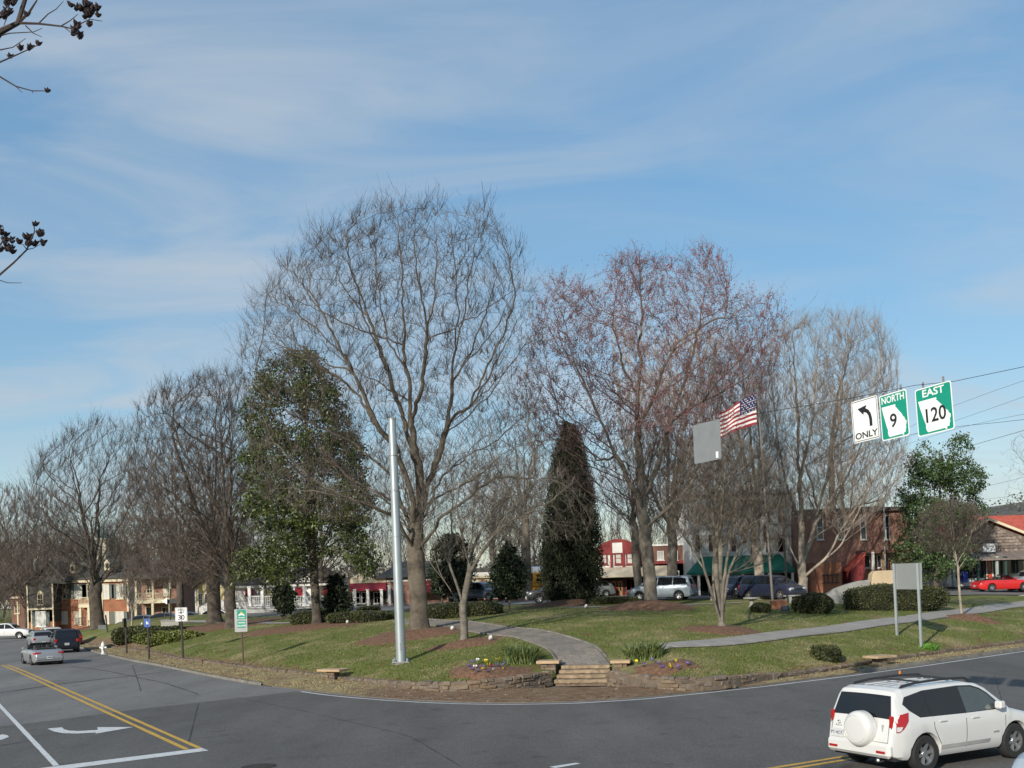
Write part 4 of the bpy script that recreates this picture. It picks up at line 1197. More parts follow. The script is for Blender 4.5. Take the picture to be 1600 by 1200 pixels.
again(TR['twin'], 'dark bare tree by the road beyond the line of cars', 62, 986, .95, 110, 1.0, -3)
again(TR['twin'], 'bare tree between the porch house and the old tree', 235, 977, .85, 260, 1.0, 8)
again(TR['old'], 'bare tree rising behind the porch house', 262, 968, .80, 150, 1.05, 38)
again(TR['twin'], 'bare tree behind the magnolia, its crown filling the gap to the twin trunks', 425, 966, .82, 200, 1.0, 22)
again(TR['back'], 'bare tree behind the red awning shop', 600, 950, 1.05, 40, 1.05, 34)
again(TR['back'], 'bare tree between the cream building and the gabled shop', 905, 935, 1.0, 130, 1.0, 38)
again(TR['back'], 'bare tree over the roof of the cream building', 760, 938, 1.0, 250, 1.05, 44)
again(TR['street'], 'bare tree rising between the maple and the flagpole', 1068, 938, 1.1, 80, 1.05, 5)
again(TR['street'], 'bare tree close behind the flagpole', 1205, 938, 1.0, 190, 1.1, 3)
again(TR['pale'], 'second pale bare tree, farther back beside the brick building', 1345, 925, .92, 160, .95, 4)
# --- small round crape myrtle by the sidewalk
bare_tree('round_tree', 'small round-headed crape myrtle by the sidewalk at the right', (1503, 963), .075, [(1424, 845), (1430, 815), (1455, 790), (1490, 780), (1525, 788), (1548, 815), (1552, 845), (1530, 866), (1500, 868), (1450, 866)], 2.0, 'pale', twk='oak',
          seed=71, n_attr=2600, step=.17, dk=.2, trop=.15, trunk_top=(1495, 878), fork=.85, n_limb=7, cap=12000, tip_r=.006, twig_len=.45, twig_n=1.0, twig_r=.0075, up=.5, thin_r=.014, flare=1.1, split=.022, di=3)

# --- evergreens
def leaf_cards(C, size, rng, up=0.3, asp=.45, fold=.25):
    """each leaf: two triangles pairs folded on a midrib, spread through the crown."""
    n = len(C)
    a_ = rng.normal(0, 1, (n, 3)) + np.array([0, 0, up]); a_ /= np.linalg.norm(a_, axis=1, keepdims=True)
    b_ = rng.normal(0, 1, (n, 3)); b_ -= a_ * (a_ * b_).sum(1, keepdims=True); b_ /= np.linalg.norm(b_, axis=1, keepdims=True)
    c_ = np.cross(a_, b_)
    s = size * rng.uniform(.6, 1.25, (n, 1))
    p0, p1 = C - a_ * s * .5, C + a_ * s * .5
    m_ = C - c_ * s * fold * asp
    V = np.stack([p0, C + b_ * s * asp * .5 + c_ * s * fold * .3, p1, C - b_ * s * asp * .5 + c_ * s * fold * .3], 1).reshape(-1, 3)
    Fc = (np.arange(n)[:, None, None] * 4 + np.array([[0, 1, 2], [0, 2, 3]])[None]).reshape(-1, 3)
    return V, Fc
def leaf_mat(name, c, c2, rough=.45):
    return M(name, c, rough=rough, var=.35, scale=1.3, c2=c2, spec=.4, detail=6)
def leafy_tree(name, label, base_px, env, dep, seed, trunk_r, trunk_top, n_attr, leaf, mat, per, thr, freq, n_limb=26, step=.34, dk=.45, sig=.25, fork=.2):
    b = gnd(*base_px); base = np.array([b.x, b.y, b.z - .05])
    tr = np.array([0, 0, .05])
    P, par, attr, rng = branch_skeleton(base, b.y, env, dep, None, fork, seed, n_attr, step, .7, tr, 0, trunk_top, n_limb, 5000, 6)
    P, par = colonize(P, par, attr, step, 4, dk, tr, 200, 6500, rng)
    root = empty(name, base, label=label, cat='tree')
    T_, crown, tips, tdir, r = tree_mesh(P, par, trunk_r, .012, rng, twig_len=.4, twig_n=.5, twig_r=.006, sub=0)
    mesh_np('trunk', T_[0], T_[1], BARK['dark'], root, smooth=True)
    o_ = mesh_np('branches', crown[0], crown[1], TWIG['dark'], root); o_['kind'] = 'stuff'
    cl = P[np.where(r < .03)[0]]
    # clumps: boughs carry leaves in tiers, with gaps between them
    lump = np.sin(cl[:, 0] * freq + 1 + cl[:, 2] * .4) + np.sin(cl[:, 1] * freq * 1.1 + 1) + 1.2 * np.sin(cl[:, 2] * freq * 1.25 + 2 + cl[:, 0] * .3)
    cl = cl[lump > thr + rng.normal(0, .3, len(cl))]
    num = rng.integers(per // 2, per * 3 // 2, len(cl))
    C = np.repeat(cl, num, 0); C = C + rng.normal(0, sig, C.shape) * np.array([1, 1, .7])
    print('LEAFY', name, len(C))
    V, Fc = leaf_cards(C, leaf, rng, up=.25, asp=.55)
    mesh_np('crown', V, Fc, mat, root)
leafy_tree('magnolia_tree', 'dense evergreen magnolia with yellow-green leaves left of the tallest tree', (495, 977),
           [(362, 915), (368, 870), (395, 850), (372, 800), (384, 760), (362, 720), (392, 690), (372, 640), (398, 600), (412, 560), (450, 545), (490, 552), (522, 590), (532, 625), (560, 660), (566, 720), (585, 780), (572, 830), (596, 880), (572, 905), (545, 880), (515, 872), (480, 866), (452, 900), (415, 926), (385, 905)],
           3.8, 81, .27, (475, 585), 2200, .22, leaf_mat('magnolia_leaf', (.014, .027, .008), (.075, .095, .022), .38), 23, -1.2, 1.3)
def cone_evergreen(name, label, base_px, env, dep, seed, n, size, mat, trunk_r=.2, lobes=1.0, up=1.0, trunk_top=None, inner=.35):
    b = gnd(*base_px); base = np.array([b.x, b.y, b.z - .05])
    rng = np.random.default_rng(seed)
    q = poly_sample(env, n, rng)
    e = np.array(env, float)
    # half width of the outline at each height gives the depth of the crown there
    ys = np.linspace(e[:, 1].min(), e[:, 1].max(), 60); hw = []; cx = []
    for y_ in ys:
        xs = np.linspace(e[:, 0].min() - 5, e[:, 0].max() + 5, 160); ins = poly_inside(e, xs, np.full_like(xs, y_))
        hw.append((xs[ins].max() - xs[ins].min()) / 2 + .5 if ins.any() else .5); cx.append((xs[ins].max() + xs[ins].min()) / 2 if ins.any() else e[:, 0].mean())
    hw = np.array(hw); cx = np.array(cx)
    h_ = np.interp(q[:, 1], ys, hw); c_ = np.interp(q[:, 1], ys, cx)
    f = np.clip(np.abs(q[:, 0] - c_) / h_, 0, .99)
    dmax = h_ / F * b.y * np.sqrt(1 - f ** 2) * dep
    dy_ = -dmax + 2 * dmax * rng.beta(.55, .55, n)
    C = np.array([list(at(x_, y_, b.y + d_)) for (x_, y_), d_ in zip(q, dy_)]) - base
    lump = np.sin(C[:, 0] * 2.3 * lobes + 1.3 * C[:, 2]) + np.sin(C[:, 1] * 2.0 * lobes + 2) + np.sin(C[:, 2] * 2.1 * lobes + .5)
    C = C[lump > -1.0 + rng.normal(0, .3, n)] if lobes < 1 else C[lump > -1.35 + rng.normal(0, .25, n)]
    C = C + rng.normal(0, .16, C.shape)
    root = empty(name, base, label=label, cat='tree')
    V, Fc = leaf_cards(C, size, rng, up=up, asp=.4)
    tt = at(*(trunk_top or (e[:, 0].mean(), e[:, 1].min() + 10)), b.y) 
    mb_ = MB(); mb_.tube([(0, 0, 0), ((tt.x - b.x) * .5, 0, (tt.z - b.z) * .5), (tt.x - b.x, 0, tt.z - b.z)], [trunk_r, trunk_r * .65, trunk_r * .15], 8)
    mb_.build('trunk', BARK['dark'], root, smooth=True)
    mesh_np('crown', V, Fc, mat, root)
    # dark core of leaf cards, added to close bright holes in the crown
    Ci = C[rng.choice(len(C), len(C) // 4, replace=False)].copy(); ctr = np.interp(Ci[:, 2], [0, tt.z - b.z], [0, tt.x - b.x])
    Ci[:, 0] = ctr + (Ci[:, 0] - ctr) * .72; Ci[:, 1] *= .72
    Vi, Fi = leaf_cards(Ci, size * 2.2, rng, up=up, asp=.8); o_ = mesh_np('inner_fill', Vi, Fi, CORE_D, root); o_['kind'] = 'stuff'
    # boughs
    k = rng.choice(len(C), min(160, len(C)), replace=False)
    B = C[k] * np.array([.7, .7, .95])
    hz_ = np.clip(B[:, 2] - np.linalg.norm(B[:, :2], axis=1) * .5, .3, None)
    fr = np.clip(hz_ / max(.1, tt.z - b.z), 0, 1)
    A = np.stack([(tt.x - b.x) * fr, np.zeros(len(B)), hz_], 1)
    v, f_ = seg_mesh(A, B, np.full(len(A), .028), np.full(len(A), .006))
    o_ = mesh_np('boughs', v, f_, BARK['dark'], root); o_['kind'] = 'stuff'
    return root
CORE_D = M('inner_dark_fill', (.012, .014, .008), rough=.95, var=.3)
CEDAR = leaf_mat('cedar_foliage', (.012, .020, .008), (.038, .048, .018), .7)
HOLLY = leaf_mat('holly_foliage', (.018, .042, .014), (.075, .12, .038), .4)
DARKG = leaf_mat('dark_evergreen', (.010, .022, .009), (.03, .05, .018), .5)
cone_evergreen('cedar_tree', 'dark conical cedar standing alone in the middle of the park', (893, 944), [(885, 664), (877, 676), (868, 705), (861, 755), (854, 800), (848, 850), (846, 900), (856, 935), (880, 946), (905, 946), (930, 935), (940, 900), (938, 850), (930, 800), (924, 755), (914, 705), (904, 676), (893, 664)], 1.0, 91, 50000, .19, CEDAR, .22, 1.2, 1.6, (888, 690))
leafy_tree('holly_tree', 'tall loose evergreen beneath the highway signs at the right', (1462, 925), [(1432, 690), (1412, 725), (1422, 745), (1400, 775), (1412, 800), (1394, 840), (1392, 890), (1430, 908), (1500, 902), (1528, 870), (1515, 830), (1545, 800), (1530, 775), (1546, 745), (1522, 728), (1526, 705), (1505, 674), (1486, 690), (1478, 722), (1462, 730), (1452, 696)], 2.9, 93, .22, (1472, 700), 1700, .23, HOLLY, 22, -.75, 1.5, 26, .34, .45, .24)
cone_evergreen('young_evergreen', 'small dark evergreen on a thin trunk before the cream building', (796, 955), [(780, 870), (768, 890), (764, 915), (772, 930), (795, 928), (815, 930), (826, 910), (820, 885), (805, 862), (792, 850)], 1.0, 95, 5200, .20, DARKG, .07, 1.4, .5, (795, 870))
cone_evergreen('young_evergreen', 'small round evergreen on a thin trunk in front of the white deck', (441, 972), [(425, 925), (426, 945), (440, 956), (458, 955), (463, 935), (455, 918), (440, 914), (430, 917)], 1.0, 97, 3000, .18, DARKG, .05, 1.4, .3, (442, 930))
cone_evergreen('young_evergreen', 'small dark conical evergreen just right of the magnolia trunk', (517, 972), [(517, 905), (508, 930), (503, 955), (515, 965), (540, 962), (552, 950), (545, 925), (530, 900)], 1.0, 99, 4200, .18, DARKG, .06, 1.4, .5, (525, 910))
cone_evergreen('evergreen_tree', 'dark evergreen behind the trunk of the tallest tree', (690, 945), [(668, 900), (672, 860), (690, 840), (715, 835), (735, 850), (745, 890), (735, 925), (700, 930), (672, 925)], 1.0, 101, 6000, .24, DARKG, .1, 1.2, .5, (700, 850))

# --- the wood closing the view behind the buildings: one mass
def wood():
    rng = np.random.default_rng(5)
    protos = []
    for s_ in range(4):
        cl = rng.normal(0, 1, (420, 3)); cl /= np.linalg.norm(cl, axis=1, keepdims=True); cl *= rng.uniform(.3, 1, (420, 1)) ** .5
        cl = cl * np.array([4.4, 4.4, 7.2]) + np.array([0, 0, 9.6])
        P, par = [np.zeros(3)], [-1]
        for k in range(12):
            P.append(np.array([rng.normal(0, .12), rng.normal(0, .12), .6 * (k + 1)])); par.append(k)
        P, par = colonize(P, par, cl, .8, 8, 1.2, np.array([0, 0, .4]), 120, 1100, rng)
        D = P[1:] - P[par[1:]]
        A, B = P[par[1:]], P[1:]
        n = len(P); w = np.zeros(n); nch = np.bincount(par[1:], minlength=n); w[nch == 0] = 1
        for k in range(n - 1, 0, -1): w[par[k]] += w[k]
        r = .02 * w ** .5
        v0 = seg_mesh(A, B, r[par[1:]], r[1:], 2)
        th = np.where(r < .06)[0]; th = np.repeat(th[th > 0], 3)
        d = (P[th] - P[par[th]]); d /= np.linalg.norm(d, axis=1, keepdims=True) + 1e-9
        d = d + rng.normal(0, .55, d.shape) + np.array([0, 0, .7]); d /= np.linalg.norm(d, axis=1, keepdims=True)
        ln = rng.uniform(.8, 2.0, (len(th), 1)); m1 = P[th] + d * ln
        v1 = seg_mesh(P[th], m1, np.full(len(th), .022), np.full(len(th), .01), 2)
        o2 = P[th] + d * ln * .5; d2 = d + rng.normal(0, .6, (len(o2), 3)); d2 /= np.linalg.norm(d2, axis=1, keepdims=True)
        v2 = seg_mesh(o2, o2 + d2 * rng.uniform(.5, 1.1, (len(o2), 1)), np.full(len(o2), .016), np.full(len(o2), .008), 2)
        protos.append(join_np([v0, v1, v2]))
    parts = []
    spots = []
    for k in range(34): spots.append((rng.uniform(-110, 130), rng.uniform(150, 205), rng.uniform(.75, 1.08)))
    for k in range(38): spots.append((rng.uniform(110, 440), rng.uniform(142, 205), rng.uniform(.75, 1.12)))
    for k in range(40): spots.append((rng.uniform(430, 1180), rng.uniform(118, 190), rng.uniform(.55, .95)))
    for k in range(14): spots.append((rng.uniform(1150, 1450), rng.uniform(115, 200), rng.uniform(.5, .85)))
    for k in range(6): spots.append((rng.uniform(1540, 1700), rng.uniform(150, 260), rng.uniform(.5, .7)))
    for x_, Y_, sc in spots:
        p_ = at(x_, 900, Y_)
        z = h1(p_.x, p_.y) - .3
        V, Fc = protos[rng.integers(4)]
        th = rng.uniform(0, 6.28)
        Rm = np.array([[math.cos(th), -math.sin(th), 0], [math.sin(th), math.cos(th), 0], [0, 0, 1]])
        parts.append(((V * sc) @ Rm.T + np.array([p_.x, p_.y, z]), Fc))
    V, Fc = join_np(parts)
    print('WOODS', len(Fc))
    o = mesh_np('woods', V, Fc, M('wood_twigs', (.078, .06, .05), rough=.9, var=.25, scale=.08))
    setp(o, 'grey-brown mass of bare trees behind the buildings', 'woods', kind='stuff')
wood()
print('TRIS so far', sum(sum(len(p_.vertices) - 2 for p_ in o.data.polygons) if len(o.data.polygons) < 5 else len(o.data.loops) - 2 * len(o.data.polygons) for o in bpy.data.objects if o.type == 'MESH'))

# ================================================================== VEHICLES
GLASS = M('tinted_car_glass', (.010, .011, .012), rough=.03, var=.1, spec=.6)
GLASS_L = M('clear_car_glass', (.05, .065, .065), rough=.06, var=.1, spec=.7, coat=.3)
TYRE = M('tyre_rubber', (.018, .018, .018), rough=.85, var=.2)
RIM = M('alloy_rim', (.42, .43, .44), rough=.35, metal=.8, var=.08)
BLACKP = M('black_plastic', (.02, .02, .021), rough=.55, var=.15)
CHROME = M('chrome', (.6, .6, .6), rough=.2, metal=1.0, var=.05)
TAIL = M('red_tail_light', (.35, .012, .012), rough=.15, var=.1, coat=.5)
LENS = M('clear_lamp_lens', (.55, .56, .57), rough=.12, var=.08, coat=.5)
AMBER = M('amber_lens', (.55, .18, .02), rough=.2, var=.05)
PLATE = M('licence_plate', (.55, .56, .56), rough=.5, var=.15, scale=20)
def paint(name, c, rough=.28, metal=0.0):
    return M('car_paint_' + name, c, rough=rough, var=.03, scale=.5, metal=metal, coat=.6)
class Car:
    """body shell from a side profile; panels are cut to follow its surface. x forward, y left, z up."""
    def __init__(s, L, W, top, belt, wb, wr, zb=.27, tumble=.32, end=.13, axle=0.0, arch=1.16, nose=.5):
        s.L, s.W, s.belt, s.wb, s.wr, s.zb, s.tumble, s.end, s.nose = L, W, belt, wb, wr, zb, tumble, end, nose
        s.tx = [p_[0] for p_ in top]; s.tz = [p_[1] for p_ in top]
        s.ax = (-wb / 2 + axle, wb / 2 + axle); s.arch = arch
    def zt(s, x): return float(np.interp(x, s.tx, s.tz))
    def w(s, x):
        e = max(0, abs(x) - (s.L / 2 - s.nose)) / s.nose
        return s.W / 2 * (1 - s.end * e * e)
    def bot(s, x):
        z = s.zb + .10 * max(0, abs(x) - (s.L / 2 - .35)) / .35
        for a_ in s.ax:
            r_ = s.wr * s.arch; d = abs(x - a_)
            if d < r_: z = max(z, s.wr + math.sqrt(r_ * r_ - d * d))
        return z
    def section(s, x):
        w, t, b = s.w(x), s.zt(x), s.bot(x)
        t = max(t, b + .12)
        bl = min(s.belt, t - .07)
        bl = max(bl, b + .05)
        low = s.zb + .22
        yr = w * .965 - s.tumble * max(0, t - bl - .05)
        P = [(w * .90, b - .02), (w * .965, max(b, min(s.zb + .06, bl - .04))), (w * .995, max(b + .005, min(low, bl - .03))), (w, max(b + .01, min(.5 * (low + bl), bl - .02))), (w * .992, max(b + .015, bl - .04)), (w * .972, max(b + .02, bl)),
             ((w * .965 + yr) / 2 + .004, (bl + t - .05) / 2 + .003), (yr, t - .052), (yr - .03, t - .02), (yr - .09, t - .004), (yr * .5, t + .008), (0, t + .012)]
        return P
    def side_y(s, x, z):
        P = s.section(x)
        for (y0, z0), (y1, z1) in zip(P, P[1:]):
            if z0 <= z <= z1 + 1e-6 and z1 > z0:
                return y0 + (y1 - y0) * (z - z0) / (z1 - z0)
        return P[0][0] if z < P[0][1] else P[7][0]
    def stations(s):
        xs = set(round(v, 3) for v in np.linspace(-s.L / 2, s.L / 2, 30))
        xs |= set(round(v, 3) for v in s.tx)
        for a_ in s.ax:
            r_ = s.wr * s.arch
            for th in np.linspace(0, math.pi, 13): xs.add(round(a_ - r_ * math.cos(th), 3))
            xs.add(round(a_ - r_ - .01, 3)); xs.add(round(a_ + r_ + .01, 3))
        return sorted(v for v in xs if -s.L / 2 - 1e-6 <= v <= s.L / 2 + 1e-6)
    def shell(s, root, mat, name='body', cut=None):
        xs = s.stations()
        q = MB()
        n = 12
        for x in xs:
            P = s.section(x)
            for y, z in P: q.v.append((x, y, z))
            for y, z in P[-2::-1]: q.v.append((x, -y, z))
        m = 2 * n - 1
        for i_ in range(len(xs) - 1):
            for k in range(m - 1):
                if cut and cut((xs[i_] + xs[i_ + 1]) / 2, k if k < n - 1 else m - 2 - k): continue
                q.f.append((i_ * m + k, i_ * m + k + 1, (i_ + 1) * m + k + 1, (i_ + 1) * m + k)); q.m.append(0)
        q.f.append(tuple(range(m))); q.m.append(0)
        q.f.append(tuple((len(xs) - 1) * m + k for k in range(m))[::-1]); q.m.append(0)
        o = q.build(name, mat, root, smooth=True, angle=32)
        u = MB(); h = s.W / 2 * .86
        u.box(-s.L / 2 + .15, s.L / 2 - .15, -h, h, s.zb - .03, s.wr + .18)
        u.build('underbody', BLACKP, root)
        return o
    def panel(s, root, name, poly, mat, side=1, off=.006, sub=.18):
        """patch on the flank from an (x,z) outline."""
        bm = bmesh.new()
        vs_ = [bm.verts.new((x, 0, z)) for x, z in poly]
        bm.faces.new(vs_)
        bmesh.ops.triangulate(bm, faces=bm.faces)
        for _ in range(2):
            es = [e for e in bm.edges if e.calc_length() > sub]
            if es: bmesh.ops.subdivide_edges(bm, edges=es, cuts=1); bmesh.ops.triangulate(bm, faces=bm.faces)
        for v in bm.verts: v.co.y = side * (s.side_y(v.co.x, v.co.z) + off)
        bmesh.ops.recalc_face_normals(bm, faces=bm.faces)
        me = bpy.data.meshes.new(name); bm.to_mesh(me); bm.free()
        me.polygons.foreach_set('use_smooth', [True] * len(me.polygons))
        return link_mesh(name, me, mat, root)
    def top_panel(s, root, name, x0, x1, mat, margin=.07, off=.008, y0=None, y1=None, n=8):
        """patch over the top/wind-screen/tail-gate surface between two stations."""
        q = MB()
        xs = [x0 + (x1 - x0) * k / n for k in range(n + 1)]
        for x in xs:
            P = s.section(x); yr = P[7][0]
            dz = (s.zt(x + .01) - s.zt(x - .01)) / .02
            nx, nz = -dz / math.hypot(1, dz), 1 / math.hypot(1, dz)
            for k in range(7):
                f = -1 + k / 3
                y = f * (yr - margin) if y0 is None else y0 + (y1 - y0) * k / 6
                z = s.zt(x) + .01 - .012 * abs(f) ** 2
                q.v.append((x + nx * off, y, z + nz * off))
        for i_ in range(n):
            for k in range(6):
                q.f.append((i_ * 7 + k, i_ * 7 + k + 1, (i_ + 1) * 7 + k + 1, (i_ + 1) * 7 + k)); q.m.append(0)
        return q.build(name, mat, root, smooth=True)
    def wheels(s, root, spokes=6, rim=RIM, hub=.62, width=.21):
        for a_ in s.ax:
            for sd in (1, -1):
                y = sd * (s.W / 2 - .115)
                wroot = MB()
                r_ = s.wr
                pr = [(r_ * .60, -width / 2), (r_ * .93, -width / 2), (r_ * .99, -width / 2 + .03), (r_, 0), (r_ * .99, width / 2 - .03), (r_ * .93, width / 2), (r_ * .60, width / 2)]
                wroot.lathe(pr, axis='y', sides=24, cap=False)
                wo_ = wroot.build('wheel', TYRE, root, smooth=True); wo_.location = (a_, y, r_)
                q = MB()
                yo = sd * (width / 2 - .03)
                q.lathe([(r_ * hub + .02, yo + sd * .015), (r_ * hub - .015, yo + sd * .012), (r_ * hub - .02, yo - sd * .06)], axis='y', sides=24, cap=False)
                for k in range(spokes):
                    th = 2 * math.pi * k / spokes + .2
                    c, d = math.cos(th), math.sin(th); e = .034
                    q.add([(c * .05 - d * e, yo - sd * .02, d * .05 + c * e), (c * .05 + d * e, yo - sd * .02, d * .05 - c * e), (c * r_ * hub + d * e * 1.1, yo, d * r_ * hub - c * e * 1.1), (c * r_ * hub - d * e * 1.1, yo, d * r_ * hub + c * e * 1.1),
                           (c * .05 - d * e, yo - sd * .06, d * .05 + c * e), (c * .05 + d * e, yo - sd * .06, d * .05 - c * e), (c * r_ * hub + d * e * 1.1, yo - sd * .04, d * r_ * hub - c * e * 1.1), (c * r_ * hub - d * e * 1.1, yo - sd * .04, d * r_ * hub + c * e * 1.1)],
                          [(0, 1, 2, 3), (4, 7, 6, 5), (0, 3, 7, 4), (1, 5, 6, 2)])
                q.lathe([(.0, yo + sd * .0), (.065, yo), (.07, yo - sd * .05)], axis='y', sides=10, cap=False)
                q.build('rim', rim, wo_, smooth=True)
                q = MB(); q.lathe([(0, yo - sd * .075), (r_ * hub, yo - sd * .075)], axis='y', sides=20, cap=False); q.build('brake_disc', BLACKP, wo_)
    def plate(s, root, x, z, txt=None, d=-1):
        q = MB(); q.box(x - .006, x + .006, -.155, .155, z - .08, z + .08)
        o = q.build('licence_plate', PLATE, root)
        q = MB()
        for k in range(6): q.box(x + d * .009 - .002, x + d * .009 + .002, -.115 + k * .04, -.09 + k * .04, z - .03, z + .035)
        q.build('plate_digits', M('plate_blue', (.05, .06, .12), rough=.6), o)
    def lamp_box(s, root, name, x, y, z, sx, sy, sz, mat):
        q = MB(); q.box(x - sx / 2, x + sx / 2, y - sy / 2, y + sy / 2, z - sz / 2, z + sz / 2)
        return q.build(name, mat, root, bevel=min(sx, sy, sz) * .25)
    def mirrors(s, root, x, z, mat):
        for sd in (1, -1):
            y = sd * (s.side_y(x, z) + .02)
            q = MB(); q.box(x - .10, x + .06, min(y, y + sd * .17), max(y, y + sd * .17), z - .01, z + .15)
            q.build('wing_mirror', mat, root, bevel=.03, smooth=True)
    def handle(s, root, x, z, mat, side):
        y = side * (s.side_y(x, z) + .018)
        q = MB(); q.box(x - .10, x + .10, y - .014, y + .014, z - .016, z + .016); q.build('door_handle', mat, root, bevel=.008)
    def seam(s, root, pts, side, name='door_seam', w=.014, mat=None):
        for (x0, z0), (x1, z1) in zip(pts, pts[1:]):
            n = max(1, int(math.hypot(x1 - x0, z1 - z0) / .15))
            d = Vector((x1 - x0, z1 - z0)).normalized(); e = Vector((-d.y, d.x)) * w / 2
            poly = [(x0 + e.x, z0 + e.y), (x1 + e.x, z1 + e.y), (x1 - e.x, z1 - e.y), (x0 - e.x, z0 - e.y)]
            s.panel(root, name, poly, mat or BLACKP, side, off=.003, sub=.2)
def car_root(name, loc, head, label, cat, group=None):
    """head: compass of the nose, degrees from +X counter-clockwise."""
    return empty(name, loc, R(head), label, cat, group)
def top_suv(L, Hh, hood=.98, ws=.28, rear_slope=.14, nose=.70):
    h = L / 2
    return [(-h, .62), (-h + .03, .80), (-h + .07, .95), (-h + .10, 1.06), (-h + .10 + rear_slope, Hh - .16), (-h + .16 + rear_slope, Hh - .07), (-h + .32 + rear_slope, Hh - .02), (-.5, Hh), (.1, Hh - .01), (.42, Hh - .06), (.62, Hh - .15), (1.12, hood + .12), (1.24, hood + .04), (h - .40, hood - .10), (h - .14, hood - .22), (h - .03, nose), (h, .55)]

def build_rav():
    W_m = paint('white', (.60, .60, .58), rough=.3)
    c = Car(4.42, 1.84, top_suv(4.42, 1.68, hood=1.03), 1.07, 2.66, .365, zb=.30, tumble=.33)
    a_, b_ = flat(1451, 1207), flat(1596, 1176)
    dirv = (b_ - a_); ang = 28.0
    # the wheels seen are those of the right flank
    d = Vector((math.cos(R(ang)), math.sin(R(ang)), 0)); lft = Vector((-d.y, d.x, 0))
    ctr = a_ + d * (c.wb / 2) + lft * (c.W / 2 - .1)
    ctr.x -= .10
    print('RAV', a_, b_, ang, dirv.length)
    r_ = car_root('white_suv', (ctr.x, ctr.y, .012), ang, 'white SUV with a covered spare wheel on its tailgate, driving past', 'suv')
    c.shell(r_, W_m)
    K = -.06
    # windows (x,z) outlines on both flanks
    for sd in (1, -1):
        c.panel(r_, 'window_surround', [(-1.83, 1.37), (-1.74, 1.50), (-1.20, 1.59), (-.2, 1.615), (.22, 1.595), (.45, 1.525), (.63, 1.42), (1.0, 1.105), (.95, 1.072), (-.2, 1.072), (-1.45, 1.09), (-1.70, 1.24)], BLACKP, sd, off=.003)
        c.panel(r_, 'quarter_window', [(-1.78, 1.36), (-1.70, 1.47), (-1.22, 1.555), (-1.16, 1.09), (-1.42, 1.11), (-1.66, 1.25)], GLASS, sd)
        c.panel(r_, 'rear_door_window', [(-1.13, 1.09), (-1.19, 1.56), (-.22, 1.585), (-.18, 1.085)], GLASS, sd)
        c.panel(r_, 'front_door_window', [(-.13, 1.085), (-.17, 1.585), (.20, 1.565), (.42, 1.50), (.60, 1.40), (.93, 1.12), (.90, 1.09)], GLASS_L, sd)
        c.seam(r_, [(-.16, 1.06), (-.16, .62), (-.19, .40)], sd)
        c.seam(r_, [(-1.10, 1.07), (-1.08, .85), (-.98, .66), (-.86, .45)], sd)
        c.seam(r_, [(1.02, 1.05), (1.02, .70), (.94, .40)], sd)
        c.panel(r_, 'side_moulding', [(-.90, .50), (.95, .50), (.93, .43), (-.90, .42)], M('grey_moulding', (.33, .33, .32), rough=.5), sd, off=.012)
        c.handle(r_, -.85, .98, W_m, sd); c.handle(r_, .10, .97, W_m, sd)
        c.panel(r_, 'tail_light', [(-2.09, .84), (-2.075, 1.16), (-1.74, 1.21), (-1.80, 1.05), (-1.93, .90), (-2.02, .84)], TAIL, sd, off=.012)
        c.panel(r_, 'reverse_lens', [(-2.08, .86), (-2.08, .95), (-1.95, .95), (-1.98, .89), (-2.02, .86)], LENS, sd, off=.018)
        c.lamp_box(r_, 'tail_light', -2.105, sd * .765, 1.0, .07, .09, .32, TAIL)
        c.lamp_box(r_, 'rear_reflector', -2.275, sd * .62, .46, .03, .22, .05, TAIL)
        c.lamp_box(r_, 'headlight', 2.09, sd * .66, .80, .12, .34, .16, LENS)
        # roof rails
        q = MB(); y = sd * .60
        q.tube([(-1.72, y, 1.60), (-1.62, y, 1.69), (-1.2, y * .985, 1.735), (-.4, y * .98, 1.755), (.2, y * .97, 1.735), (.38, y * .96, 1.65)], [.03, .032, .026, .026, .03, .03], 6)
        q.build('roof_rail', BLACKP, r_, smooth=True)
    for x in (-1.05, -.15):
        q = MB(); q.tube([(x, -.6, 1.735), (x, 0, 1.75), (x, .6, 1.735)], .022, 6); q.build('roof_crossbar', BLACKP, r_)
    for k in range(4):
        q = MB(); q.tube([(x_, -.36 + k * .24, c.zt(x_) + .006) for x_ in np.linspace(-1.6, .1, 9)], .012, 5); q.build('roof_rib', W_m, r_, smooth=True)
    c.top_panel(r_, 'rear_window', -2.10, -1.965, GLASS, margin=.075)
    c.top_panel(r_, 'windscreen', .66, 1.10, GLASS, margin=.08)
    q = MB(); q.box(-2.27, -2.10, -.82, .82, .34, .63); q.build('rear_bumper', W_m, r_, bevel=.06, smooth=True)
    q = MB(); q.box(2.08, 2.25, -.80, .80, .30, .60); q.build('front_bumper', W_m, r_, bevel=.06, smooth=True)
    q = MB(); q.box(2.16, 2.24, -.45, .45, .63, .76); q.build('grille', BLACKP, r_, bevel=.02)
    # spare wheel in its hard cover, a little to the left of the middle
    q = MB(); q.lathe([(0.0, -.235), (.20, -.235), (.27, -.228), (.31, -.21), (.345, -.17), (.355, -.12), (.355, .0)], axis='x', sides=36, cap=False)
    sp = q.build('spare_wheel_cover', W_m, r_, smooth=True, angle=50); sp.location = (-2.17, -.10, .87)
    q = MB(); q.lathe([(.31, 0), (.31, .1)], axis='x', sides=24, cap=False); q.build('spare_tyre', TYRE, sp)
    q = MB(); q.tube([(0, .27 * math.cos(t_), .27 * math.sin(t_)) for t_ in np.linspace(0, 6.283, 33)], .006, 4, cap=False); o = q.build('cover_crease', M('cover_crease', (.55, .55, .53), rough=.4), sp); o.location = (-.228, 0, 0)
    q = MB(); q.box(-2.235, -2.215, .40, .72, .64, .80); pb = q.build('licence_plate', PLATE, r_)
